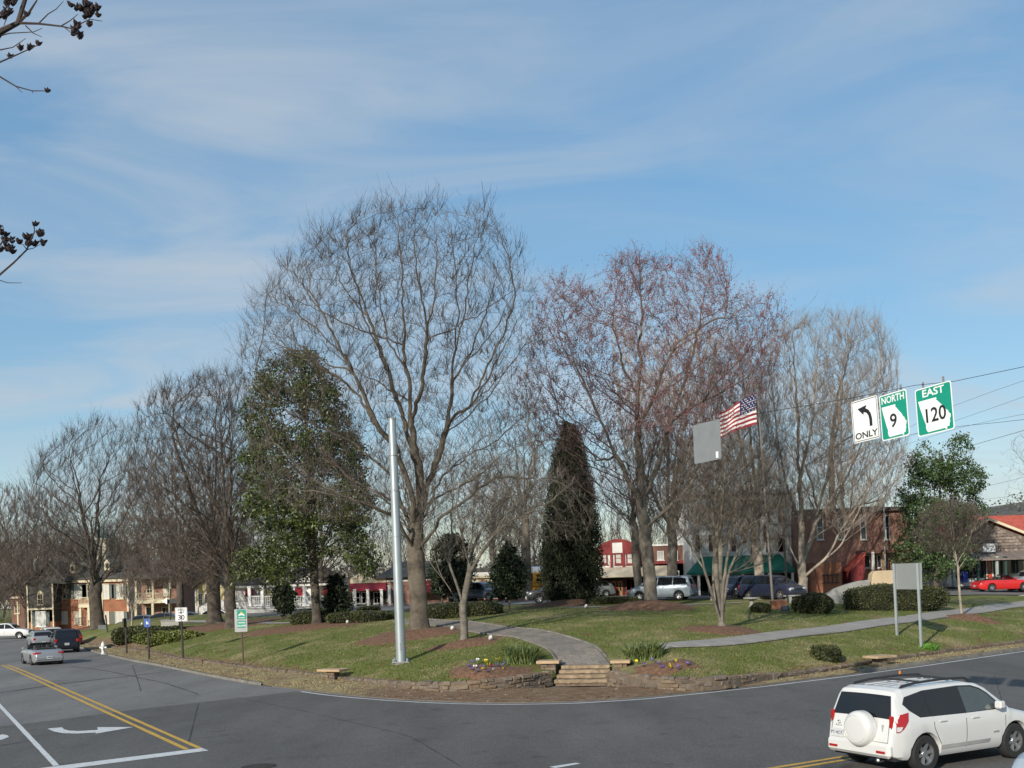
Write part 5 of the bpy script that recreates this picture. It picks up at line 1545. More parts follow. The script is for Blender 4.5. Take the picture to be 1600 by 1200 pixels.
    text_mesh('plate_digits', 'PT·4C7', .10, M('plate_blue', (.05, .06, .12), rough=.6), pb, (-2.237, .56, .72), (R(90), 0, R(-90)))
    # badges on the tailgate: emblem left of the cover, lettering as dark relief
    q = MB(); q.tube([(-2.155, .56 + .045 * math.cos(t_), .93 + .03 * math.sin(t_)) for t_ in np.linspace(0, 6.283, 17)], .006, 4, cap=False); q.tube([(-2.155, .56 + .02 * math.cos(t_), .93 + .03 * math.sin(t_)) for t_ in np.linspace(0, 6.283, 13)], .005, 4, cap=False)
    q.build('emblem', CHROME, r_)
    text_mesh('badge', 'RAV4', .07, CHROME, r_, (-2.165, .56, .86), (R(90), 0, R(-90)))
    text_mesh('badge', 'LIMITED', .05, M('badge_grey', (.2, .2, .2), rough=.4), r_, (.72, -(c.side_y(.72, .66) + .008), .62), (R(90), 0, 0))
    for y0, z0, y1, z1 in ((-.74, .64, -.74, 1.04), (.74, .64, .74, 1.04), (-.74, .64, .74, .64)):
        q = MB(); q.tube([(-2.205 if z_ < .7 else -2.135, y_, z_) for y_, z_ in ((y0, z0), (y1, z1))], .006, 4); q.build('tailgate_seam', BLACKP, r_)
    q = MB(); q.tube([(-2.15, .02, 1.09), (-2.13, -.35, 1.13)], .010, 5); q.build('rear_wiper', BLACKP, r_)
    q = MB(); q.box(-2.17, -2.13, -.60, -.56, .78, .98); q.build('tailgate_handle', M('grey_moulding', (.33, .33, .32)), r_, bevel=.01)
    q = MB(); q.lathe([(.02, 0), (.045, .02), (.045, .16)], axis='x', sides=10); o = q.build('exhaust', CHROME, r_); o.location = (-2.26, -.5, .28)
    c.mirrors(r_, .78, 1.10, W_m)
    for sd in (1, -1):
        q = MB(); q.box(.80, .93, min(sd * .93, sd * 1.0), max(sd * .93, sd * 1.0), 1.11, 1.23); q.build('mirror_back', BLACKP, r_, bevel=.02)
    c.wheels(r_, 6)
    q = MB(); q.tube([(1.25, -.72, 1.03), (.95, -.73, 1.75)], [.006, .003], 5); q.build('aerial', BLACKP, r_)
    # front seats with pale head rests seen through the side glass
    for sd in (1, -1):
        q = MB(); q.box(-.16, .02, sd * .38 - .13, sd * .38 + .13, 1.22, 1.42); q.build('head_rest', M('beige_trim', (.45, .38, .30), rough=.8), r_, bevel=.04)
    q = MB(); q.lathe([(.03, 0), (.022, .09), (.01, .11)], sides=8); o = q.build('roof_marker', AMBER, r_); o.location = (-.3, .62, 1.735)
    return r_
build_rav()

def simple_car(name, label, cat, loc, head, col, kind, rimn=5, gl=GLASS, group=None, col2=None):
    r_ = car_root(name, loc, head, label, cat, group)
    if kind == 'suv':
        c = Car(4.6, 1.86, top_suv(4.6, 1.74, hood=1.05), 1.10, 2.68, .36, zb=.30)
        wins = [[(-1.92, 1.18), (-1.86, 1.60), (-1.22, 1.66), (-1.18, 1.14)], [(-1.12, 1.14), (-1.16, 1.66), (-.26, 1.68), (-.22, 1.13)], [(-.16, 1.13), (-.20, 1.68), (.22, 1.66), (.50, 1.56), (.98, 1.18), (.95, 1.13)]]
        rw, fw, hz_, hl = (-2.18, -2.08), (.68, 1.10), 1.0, .82
    elif kind == 'van':
        top = [(-2.4, .60), (-2.37, .80), (-2.32, 1.00), (-2.28, 1.10), (-2.12, 1.58), (-2.02, 1.68), (-1.7, 1.74), (-.5, 1.77), (.3, 1.74), (.72, 1.62), (1.5, 1.12), (1.65, 1.05), (2.1, .90), (2.32, .76), (2.38, .62), (2.4, .52)]
        c = Car(4.8, 1.96, top, 1.08, 2.88, .34, zb=.27, tumble=.26)
        wins = [[(-2.05, 1.16), (-1.94, 1.56), (-1.05, 1.66), (-1.02, 1.12)], [(-.97, 1.12), (-1.0, 1.66), (.05, 1.68), (.10, 1.11)], [(.15, 1.11), (.10, 1.68), (.42, 1.64), (.75, 1.52), (1.32, 1.15), (1.28, 1.11)]]
        rw, fw, hz_, hl = (-2.27, -2.14), (.78, 1.46), .98, .74
    elif kind == 'sedan':
        top = [(-2.3, .55), (-2.27, .75), (-2.2, .93), (-1.75, .99), (-1.55, 1.02), (-.95, 1.36), (-.6, 1.42), (0, 1.43), (.35, 1.38), (1.05, 1.02), (1.2, .97), (1.9, .84), (2.2, .72), (2.28, .6), (2.3, .5)]
        c = Car(4.6, 1.78, top, .95, 2.7, .32, zb=.22, tumble=.40)
        wins = [[(-1.35, 1.0), (-.98, 1.26), (-.52, 1.36), (-.48, .98)], [(-.42, .98), (-.46, 1.36), (.05, 1.37), (.35, 1.30), (.92, 1.0), (.90, .97)]]
        rw, fw, hz_, hl = (-1.50, -1.0), (.42, 1.0), .84, .68
    elif kind == 'hatch':
        top = [(-2.1, .60), (-2.07, .80), (-2.0, .95), (-1.93, 1.02), (-1.6, 1.38), (-1.4, 1.46), (-.5, 1.50), (.2, 1.47), (.5, 1.38), (1.15, 1.0), (1.3, .95), (1.85, .84), (2.05, .72), (2.1, .52)]
        c = Car(4.2, 1.74, top, .96, 2.55, .31, zb=.22, tumble=.36)
        wins = [[(-1.62, 1.02), (-1.45, 1.30), (-1.0, 1.40), (-.97, .99)], [(-.92, .99), (-.95, 1.41), (-.1, 1.43), (-.06, .98)], [(0, .98), (-.04, 1.43), (.22, 1.41), (.48, 1.31), (1.02, 1.02), (1.0, .98)]]
        rw, fw, hz_, hl = (-1.90, -1.62), (.55, 1.1), .84, .70
    c.shell(r_, col)
    for sd in (1, -1):
        for w_ in wins: c.panel(r_, 'side_window', w_, gl, sd)
        c.seam(r_, [(wins[-1][0][0] - .03, wins[-1][0][1] - .02), (wins[-1][0][0] - .03, c.zb + .14)], sd)
        c.handle(r_, wins[-1][0][0] + .15, hz_ - .08, col, sd)
        c.lamp_box(r_, 'tail_light', -c.L / 2 + .07, sd * (c.w(-c.L / 2 + .07) - .10), hz_ - .06, .10, .20, .22 if kind in ('suv', 'hatch') else (.30 if kind == 'van' else .14), TAIL)
        c.lamp_box(r_, 'headlight', c.L / 2 - .12, sd * (c.w(c.L / 2 - .12) - .20), hl, .16, .36, .15, LENS)
    c.top_panel(r_, 'rear_window', rw[0], rw[1], gl, margin=.10)
    c.top_panel(r_, 'windscreen', fw[0], fw[1], gl, margin=.09)
    q = MB(); q.box(-c.L / 2 - .04, -c.L / 2 + .12, -c.W / 2 * .88, c.W / 2 * .88, c.zb + .06, c.zb + .32); q.build('rear_bumper', col2 or col, r_, bevel=.05, smooth=True)
    q = MB(); q.box(c.L / 2 - .12, c.L / 2 + .04, -c.W / 2 * .88, c.W / 2 * .88, c.zb + .04, c.zb + .30); q.build('front_bumper', col2 or col, r_, bevel=.05, smooth=True)
    q = MB(); q.box(c.L / 2 - .10, c.L / 2 + .02, -.42, .42, hl - .12, hl + .05); q.build('grille', BLACKP, r_, bevel=.02)
    c.plate(r_, -c.L / 2 - .048 if kind != 'suv' else -c.L / 2 - .048, hz_ - .32)
    c.mirrors(r_, wins[-1][-2][0] - .12, wins[-1][0][1] + .01, col)
    c.wheels(r_, rimn)
    return r_
def roof_bars(r_, z, x0, x1, y):
    for sd in (1, -1):
        q = MB(); q.tube([(x0, sd * y, z - .05), (x0 + .12, sd * y, z), (x1 - .12, sd * y, z), (x1, sd * y, z - .05)], .02, 5); q.build('roof_rail', BLACKP, r_)
P_BLACK = M('car_paint_black', (.008, .009, .014), rough=.25, var=.03); P_NAVY = paint('navy', (.018, .022, .045)); P_SILV = paint('silver', (.30, .31, .32), .3, .35); P_LBLUE = paint('pale_blue', (.34, .40, .45), .3, .3)
P_WHITE = paint('plain_white', (.66, .66, .65)); P_RED = paint('red', (.52, .018, .018)); P_DRED = paint('dark_red', (.085, .010, .014)); P_GBLUE = paint('grey_blue', (.11, .14, .19), .3, .3); P_DGREEN = paint('dark_grey', (.06, .065, .07), .3, .2); P_TEAL = paint('grey_green', (.16, .18, .18), .3, .2)
LROAD = math.degrees(math.atan2(yt.y, yt.x))   # heading of the left road, away from the camera
# --- cars on the left road
p = flat(101, 1018.5); simple_car('black_suv', 'black SUV waiting beside the kerb in the left road', 'suv', p, LROAD - 4, P_BLACK, 'suv')
p = flat(73, 1016); p.y += 7; p.z = float(road_z(np.float64(p.x), np.float64(p.y))); simple_car('red_car', 'dark red hatchback between the black SUV and the silver hatchback', 'car', Vector((p.x - 1.2, p.y, p.z)), LROAD, P_DRED, 'hatch')
p = flat(50, 1014); simple_car('silver_hatchback', 'small silver hatchback behind the silver convertible', 'car', Vector((p.x - .2, p.y + 2, float(road_z(np.float64(p.x), np.float64(p.y + 2))))), LROAD, P_SILV, 'hatch')
p = flat(40, 1010); simple_car('white_hatchback', 'white hatchback at the far end of the line of traffic', 'car', Vector((p.x - .8, p.y + 7, float(road_z(np.float64(p.x), np.float64(p.y + 7))))), LROAD, P_WHITE, 'hatch')

def roadster(name, label, loc, head, col, length=4.3, H=1.28, soft=True):
    top = [(-2.15, .50), (-2.12, .66), (-2.02, .80), (-1.6, .90), (-1.1, .93), (-.8, .93), (-.25, .90), (.45, .92), (.75, .92), (1.3, .86), (1.8, .74), (2.05, .62), (2.13, .52), (2.15, .46)]
    k = length / 4.3
    c = Car(length, 1.80, [(x * k, z) for x, z in top], .86, 2.45 * k, .315, zb=.18, tumble=.4, end=.2, nose=.7)
    r_ = car_root(name, loc, head, label, 'convertible')
    c.shell(r_, col)
    # open cockpit well, seats, windscreen frame
    q = MB(); q.box(-.75 * k, .40 * k, -.60, .60, .90, .962); q.build('cockpit', BLACKP, r_, bevel=.03)
    for sd in (1, -1):
        q = MB(); q.box(-.55 * k, -.36 * k, sd * .36 - .20, sd * .36 + .20, .70, 1.16); q.build('seat', M('seat_leather', (.03, .028, .027), rough=.6), r_, bevel=.05)
        q = MB(); q.tube([(-.72 * k, sd * .55, .93), (-.66 * k, sd * .40, 1.18), (-.66 * k, sd * .14, 1.18), (-.72 * k, sd * .08, .93)], .025, 6); q.build('roll_hoop', BLACKP, r_)
        c.lamp_box(r_, 'tail_light', -c.L / 2 + .12, sd * .64, .74, .14, .34, .12, TAIL)
        c.panel(r_, 'tail_light', [(-2.0 * k, .66), (-2.0 * k, .77), (-1.72 * k, .76), (-1.85 * k, .66)], TAIL, sd, off=.01)
        c.lamp_box(r_, 'headlight', c.L / 2 - .22, sd * .62, .64, .22, .30, .10, LENS)
        c.seam(r_, [(-.35 * k, .84), (-.40 * k, .36)], sd); c.seam(r_, [(.75 * k, .84), (.72 * k, .36)], sd); c.handle(r_, -.18 * k, .76, col, sd)
    q = MB(); q.tube([(.62 * k, -.70, .90), (.25 * k, -.58, 1.26), (.25 * k, .58, 1.26), (.62 * k, .70, .90)], .028, 6); q.build('windscreen_frame', BLACKP, r_)
    q = MB(); q.poly([(.62 * k, -.69, .92), (.62 * k, .69, .92), (.25 * k, .57, 1.255), (.25 * k, -.57, 1.255)]); q.build('windscreen', GLASS_L, r_)
    if soft:
        q = MB(); q.box(-1.25 * k, -.78 * k, -.58, .58, .92, 1.03); q.build('folded_soft_top', M('soft_top', (.025, .024, .024), rough=.9), r_, bevel=.05, smooth=True)
    q = MB(); q.box(-c.L / 2 - .04, -c.L / 2 + .12, -.78, .78, .30, .54); q.build('rear_bumper', col, r_, bevel=.06, smooth=True)
    q = MB(); q.box(c.L / 2 - .12, c.L / 2 + .03, -.76, .76, .24, .46); q.build('front_bumper', col, r_, bevel=.06, smooth=True)
    c.plate(r_, -c.L / 2 - .05, .47)
    c.mirrors(r_, .55 * k, .90, col)
    c.wheels(r_, 5)
    return r_, c
p = flat(66, 1037); roadster('silver_convertible', 'silver open-top sports car driving away in the left road', p, LROAD + 4, P_SILV)

def person_bust(name, label, root_loc, head, skin, shirt, hair):
    """seated driver from the waist up, one continuous body."""
    r_ = empty(name, root_loc, R(head), label, 'person')
    q = MB()
    prof = [(.16, .0), (.19, .12), (.21, .30), (.22, .42), (.17, .50), (.07, .54), (.055, .58), (.07, .62), (.095, .68), (.10, .74), (.085, .81), (.04, .85), (.005, .86)]
    n = 16
    for r0, z in prof:
        for k in range(n):
            th = 2 * math.pi * k / n
            q.v.append((r0 * (.62 if z < .52 else 1.05) * math.cos(th), r0 * math.sin(th), z))
    for i_ in range(len(prof) - 1):
        for k in range(n):
            q.f.append((i_ * n + k, i_ * n + (k + 1) % n, (i_ + 1) * n + (k + 1) % n, (i_ + 1) * n + k)); q.m.append(0 if prof[i_][1] < .50 else 1)
    for sd in (1, -1):
        q.cur = 0; q.tube([(0, sd * .17, .44), (.06, sd * .24, .28), (.26, sd * .20, .22)], [.06, .05, .042], 7)
        q.cur = 1; q.tube([(.26, sd * .20, .22), (.40, sd * .13, .28)], [.038, .03], 7)
        for f in range(4): q.tube([(.39, sd * (.11 + f * .015), .28), (.43, sd * (.11 + f * .014), .30), (.45, sd * (.10 + f * .014), .28)], .009, 5)
    q.tube([(.10, 0, .735), (.13, 0, .705)], [.012, .018], 5)
    q.build('body', [shirt, skin], r_, smooth=True)
    q = MB(); q.lathe([(.105, .72), (.112, .78), (.098, .84), (.05, .875), (.004, .88)], center=(-.015, 0, 0), sides=14, cap=False); q.build('hair', hair, r_, smooth=True)
    return r_
SKIN = M('skin', (.42, .26, .19), rough=.6, var=.06); HAIR = M('dark_hair', (.03, .02, .015), rough=.8)

# --- street behind the park
def street_car(fn, px_, py_, *a_, **k):
    return gnd(px_, py_) + Vector((0, 0, .035))
p = gnd(1567, 924) + Vector((0, 0, .03)); red_r, red_c = roadster('red_convertible', 'bright red convertible with a black folded top parked by the red-roofed shop', p, 2, P_RED, 4.6)
person_bust('person', 'driver with dark hair sitting in the red convertible', Vector((p.x - .45, p.y - .34, p.z + .48)), 2, SKIN, M('pale_shirt', (.45, .40, .36), rough=.9), HAIR)
p = at(1612, 905, 86.5); p.z = h1(p.x, p.y); simple_car('silver_suv', 'silver SUV parked behind the red convertible', 'suv', p + Vector((0, 0, .03)), 182, P_SILV, 'suv')
p = gnd(1043, 939); simple_car('pale_van', 'pale blue minivan behind the trunk of the maple', 'van', p + Vector((-.2, 1.2, .03)), 158, P_LBLUE, 'van')
p = gnd(1226, 938); simple_car('navy_car', 'navy minivan nearest the flagpole before the green awning', 'van', p + Vector((0, 3.5, .03)), -52, P_NAVY, 'van', gl=GLASS)
p = gnd(1193, 937); simple_car('grey_wagon', 'grey van in the middle of the three parked before the green awning', 'van', p + Vector((.8, 5.0, .03)), 228, P_DGREEN, 'van')
p = gnd(1168, 937); simple_car('dark_blue_van', 'dark blue minivan farthest left of the three before the green awning', 'van', p + Vector((.2, 5.2, .03)), 226, P_NAVY, 'van')
p = gnd(869, 943); r_ = simple_car('dark_suv', 'dark grey SUV passing in front of the school bus', 'suv', p + Vector((.1, .3, .03)), 178, P_DGREEN, 'suv', col2=P_WHITE)
p = gnd(926, 934); simple_car('grey_car', 'grey-green car half hidden behind the conical cedar', 'car', p + Vector((0, .8, .03)), 176, P_TEAL, 'hatch')
p = gnd(690, 940); simple_car('maroon_car', 'maroon car beyond the dark hedge', 'car', p + Vector((1.2, 3.5, .03)), 200, P_DRED, 'sedan')
p = gnd(680, 941); simple_car('white_car', 'white car beyond the dark hedge beside the tallest tree', 'car', p + Vector((-.5, 1.0, .03)), -30, P_WHITE, 'sedan')
p = gnd(710, 941); simple_car('silver_car', 'silver car beyond the dark hedge, next to the maroon one', 'car', p + Vector((-.5, 6, .03)), 190, P_SILV, 'hatch')
for k, (x_, y_, m_, l_) in enumerate(((185, 976, P_GBLUE, 'grey-blue parked car seen over the lawn before the brick house'), (217, 973, P_DGREEN, 'dark grey parked car seen over the lawn beside the young tree'), (253, 972, P_GBLUE, 'blue parked car in front of the porch house'), (300, 967, P_WHITE, 'white parked car left of the white ramp'))):
    p = gnd(x_, y_); simple_car('parked_car', l_, 'car', p + Vector((0, 6.0, -.75)), 182 + k * 3, m_, 'sedan', group='cars parked before the left houses')

def pickup(name, label, loc, head, col):
    top = [(-2.7, .60), (-2.67, .85), (-2.65, 1.06), (-1.05, 1.08), (-1.0, 1.09), (-.98, 1.12), (-.82, 1.62), (-.70, 1.74), (0, 1.78), (.45, 1.74), (.7, 1.62), (1.2, 1.20), (1.35, 1.14), (2.3, 1.05), (2.55, .95), (2.66, .75), (2.7, .60)]
    c = Car(5.4, 1.88, top, 1.12, 3.3, .39, zb=.38, tumble=.30, end=.08)
    r_ = car_root(name, loc, head, label, 'pickup truck')
    c.shell(r_, col)
    q = MB(); q.box(-2.58, -1.06, -.78, .78, 1.06, 1.105); q.build('cargo_bed', BLACKP, r_, bevel=.02)
    for sd in (1, -1):
        c.panel(r_, 'side_window', [(-.78, 1.18), (-.66, 1.62), (.02, 1.68), (.04, 1.16)], GLASS, sd)
        c.panel(r_, 'side_window', [(.10, 1.16), (.08, 1.68), (.42, 1.64), (.66, 1.52), (1.08, 1.20), (1.06, 1.16)], GLASS, sd)
        c.seam(r_, [(.07, 1.12), (.07, .55)], sd); c.seam(r_, [(-1.02, 1.06), (-1.02, .6)], sd); c.handle(r_, .22, 1.04, CHROME, sd)
        c.lamp_box(r_, 'headlight', 2.62, sd * .72, .86, .12, .30, .24, LENS)
        c.lamp_box(r_, 'tail_light', -2.65, sd * .84, .90, .08, .14, .36, TAIL)
    c.top_panel(r_, 'rear_window', -.95, -.85, GLASS, margin=.12); c.top_panel(r_, 'windscreen', .74, 1.17, GLASS, margin=.09)
    q = MB(); q.box(2.62, 2.74, -.50, .50, .72, .96); q.build('grille', BLACKP, r_, bevel=.03)
    for k in range(3):
        q = MB(); q.box(2.73, 2.76, -.30 + k * .24, -.18 + k * .24, .74, .94); q.build('grille_bar', CHROME, r_, bevel=.01)
    q = MB(); q.box(2.58, 2.78, -.88, .88, .46, .68); q.build('front_bumper', CHROME if col == P_WHITE else col, r_, bevel=.05)
    q = MB(); q.box(-2.80, -2.60, -.86, .86, .50, .68); q.build('rear_bumper', CHROME, r_, bevel=.05)
    c.plate(r_, -2.81, .60); c.mirrors(r_, .95, 1.16, BLACKP); c.wheels(r_, 6)
    return r_
p = flat(12, 998.5); pickup('white_pickup', 'white crew-cab pickup truck crossing at the far end of the left road', p, 2, P_WHITE)
p = gnd(748, 942); pickup('blue_pickup', 'dark blue-grey pickup truck facing the park beyond the hedge', p + Vector((.2, 1.6, .03)), -40, P_GBLUE)

def school_bus():
    YB = paint('bus_yellow', (.72, .33, .012), .4)
    p = gnd(866, 938) + Vector((.2, 9.5, .02))
    r_ = car_root('school_bus', p, 216, 'yellow school bus with a white roof, half hidden by a trunk', 'bus')
    q = MB(); q.prism([(-4.6, .55), (3.0, .55), (3.0, 2.45), (-4.6, 2.45)], 'y', -1.2, 1.2); q.build('body', YB, r_, bevel=.06)
    q = MB(); q.prism([(-1.21, 2.40), (-1.21, 2.62), (-1.0, 2.86), (-.5, 2.98), (.5, 2.98), (1.0, 2.86), (1.21, 2.62), (1.21, 2.40)], 'x', -4.62, 3.02); q.build('roof', P_WHITE, r_, bevel=.03)
    q = MB(); q.prism([(3.0, .55), (4.5, .55), (4.55, 1.15), (4.4, 1.42), (3.0, 1.62)], 'y', -1.05, 1.05); q.build('bonnet', YB, r_, bevel=.08)
    for sd in (1, -1):
        for k in range(9):
            q = MB(); q.box(-4.35 + k * .8, -3.70 + k * .8, min(sd * 1.2, sd * 1.215), max(sd * 1.2, sd * 1.215), 1.62, 2.28); q.build('window', GLASS, r_)
            q = MB(); q.box(-4.35 + k * .8, -3.70 + k * .8, min(sd * 1.2, sd * 1.222), max(sd * 1.2, sd * 1.222), 1.92, 1.97); q.build('window_bar', YB, r_)
        for z in (.85, 1.15, 1.48):
            q = MB(); q.box(-4.6, 3.0, min(sd * 1.2, sd * 1.225), max(sd * 1.2, sd * 1.225), z, z + .06); q.build('rub_rail', BLACKP, r_)
        for x in (-2.9, 3.7):
            q = MB(); q.lathe([(.28, -.14), (.48, -.14), (.50, -.10), (.50, .10), (.48, .14), (.28, .14)], axis='y', sides=20, cap=False); w_ = q.build('wheel', TYRE, r_, smooth=True); w_.location = (x, sd * 1.02, .50)
            q = MB(); q.lathe([(0, sd * .10), (.29, sd * .12)], axis='y', sides=16, cap=False); q.build('rim', P_WHITE, w_)
        q = MB(); q.lathe([(.13, 0), (.14, .05), (.0, .06)], axis='x', sides=14); o = q.build('headlight', LENS, r_); o.location = (4.5, sd * .78, 1.0)
    q = MB(); q.box(2.98, 3.05, -1.0, 1.0, 1.66, 2.36); q.build('windscreen', GLASS, r_)
    q = MB(); q.box(4.48, 4.62, -1.0, 1.0, .50, .72); q.build('front_bumper', BLACKP, r_, bevel=.03)
    q = MB(); q.box(4.42, 4.58, -.5, .5, .80, 1.25); q.build('grille', BLACKP, r_, bevel=.02)
    q = MB(); q.box(-4.72, -4.58, -1.15, 1.15, .5, .75); q.build('rear_bumper', BLACKP, r_, bevel=.03)
    q = MB(); q.box(-4.635, -4.605, -.4, .4, .75, 2.3); q.build('rear_door', YB, r_, bevel=.01)
    text_mesh('school_bus_lettering', 'SCHOOL BUS', .26, BLACKP, r_, (3.03, 0, 2.58), (R(90), 0, R(90)), bold=.004)
school_bus()
# --- car whose roof corner cuts into the bottom right of the picture
r_ = simple_car('passing_car', 'pale blue-silver car cut off by the bottom right corner', 'car', (7.95, 13.75, .012), 45, P_LBLUE, 'suv')
roof_bars(r_, 1.80, -1.7, .4, .62)

# ================================================================== BUILDINGS
def brick_mat(name, c1, c2, mortar, sc=1.0):
    m = bpy.data.materials.new(name); m.use_nodes = True
    t = m.node_tree; b = t.nodes['Principled BSDF']; b.inputs['Roughness'].default_value = .9
    g = N(t, 'ShaderNodeTexCoord').outputs['Object']
    sp_ = N(t, 'ShaderNodeSeparateXYZ'); t.links.new(g, sp_.inputs[0])
    ad = N(t, 'ShaderNodeMath', operation='ADD'); t.links.new(sp_.outputs[0], ad.inputs[0]); t.links.new(sp_.outputs[1], ad.inputs[1])
    cb = N(t, 'ShaderNodeCombineXYZ'); t.links.new(ad.outputs[0], cb.inputs[0]); t.links.new(sp_.outputs[2], cb.inputs[1])
    br = N(t, 'ShaderNodeTexBrick', ins={'Scale': 4.2 * sc, 'Mortar Size': .018, 'Color1': c1 + (1,), 'Color2': c2 + (1,), 'Mortar': mortar + (1,)})
    t.links.new(cb.outputs[0], br.inputs['Vector'])
    no = N(t, 'ShaderNodeTexNoise', ins={'Scale': .9, 'Detail': 5.0}); t.links.new(g, no.inputs['Vector'])
    mr = N(t, 'ShaderNodeMapRange', ins={1: .3, 2: .7, 3: .75, 4: 1.2}); t.links.new(no.outputs[0], mr.inputs[0])
    sc_ = N(t, 'ShaderNodeVectorMath', operation='SCALE'); t.links.new(br.outputs[0], sc_.inputs[0]); t.links.new(mr.outputs[0], sc_.inputs['Scale'])
    t.links.new(sc_.outputs[0], b.inputs['Base Color'])
    return m
BR_OR = brick_mat('orange_brick', (.36, .13, .055), (.28, .095, .042), (.25, .20, .16))
BR_RED = brick_mat('red_brick', (.33, .155, .105), (.23, .105, .078), (.36, .30, .25))
BR_DK = brick_mat('brown_brick', (.20, .085, .055), (.15, .065, .045), (.20, .17, .14))
CREAM = M('cream_paint', (.62, .54, .37), rough=.7, var=.07, scale=1.2); WHITEW = M('white_wall_paint', (.68, .67, .63), rough=.75, var=.08, scale=.7); YEL = M('pale_yellow_paint', (.56, .46, .24), rough=.75, var=.08)
GREYS = M('grey_siding', (.052, .052, .046), rough=.8, var=.12, scale=1.0); GREYG = M('grey_green_shutter', (.10, .125, .11), rough=.7, var=.1); ROOFG = M('grey_shingle_roof', (.085, .078, .068), rough=.9, var=.2, scale=3, bump=.4); ROOFB = M('brown_shingle_roof', (.115, .092, .078), rough=.9, var=.25, scale=3, bump=.4)
ROOFR = M('red_tile_roof', (.36, .075, .05), rough=.85, var=.2, scale=2.5, bump=.4); AWN_R = M('dark_red_awning', (.30, .022, .035), rough=.85, var=.12, scale=1.5); AWN_G = M('green_awning', (.012, .15, .095), rough=.8, var=.12, scale=1.2); AWN_B = M('beige_awning', (.50, .44, .34), rough=.85, var=.12, scale=1.5)
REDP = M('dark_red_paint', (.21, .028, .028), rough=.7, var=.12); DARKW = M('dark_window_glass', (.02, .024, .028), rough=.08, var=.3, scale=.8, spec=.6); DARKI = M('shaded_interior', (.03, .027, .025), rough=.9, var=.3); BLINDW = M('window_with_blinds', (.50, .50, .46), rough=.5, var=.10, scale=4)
WOOD = M('tan_wood', (.36, .22, .10), rough=.7, var=.15); IRON = M('black_iron', (.018, .018, .018), rough=.6, var=.15); GREEND = M('dark_green_paint', (.02, .05, .04), rough=.6, var=.15); COPPER = M('green_copper', (.16, .30, .26), rough=.7, var=.15); GREYW = M('grey_deck_boards', (.40, .40, .385), rough=.8, var=.12, scale=2)
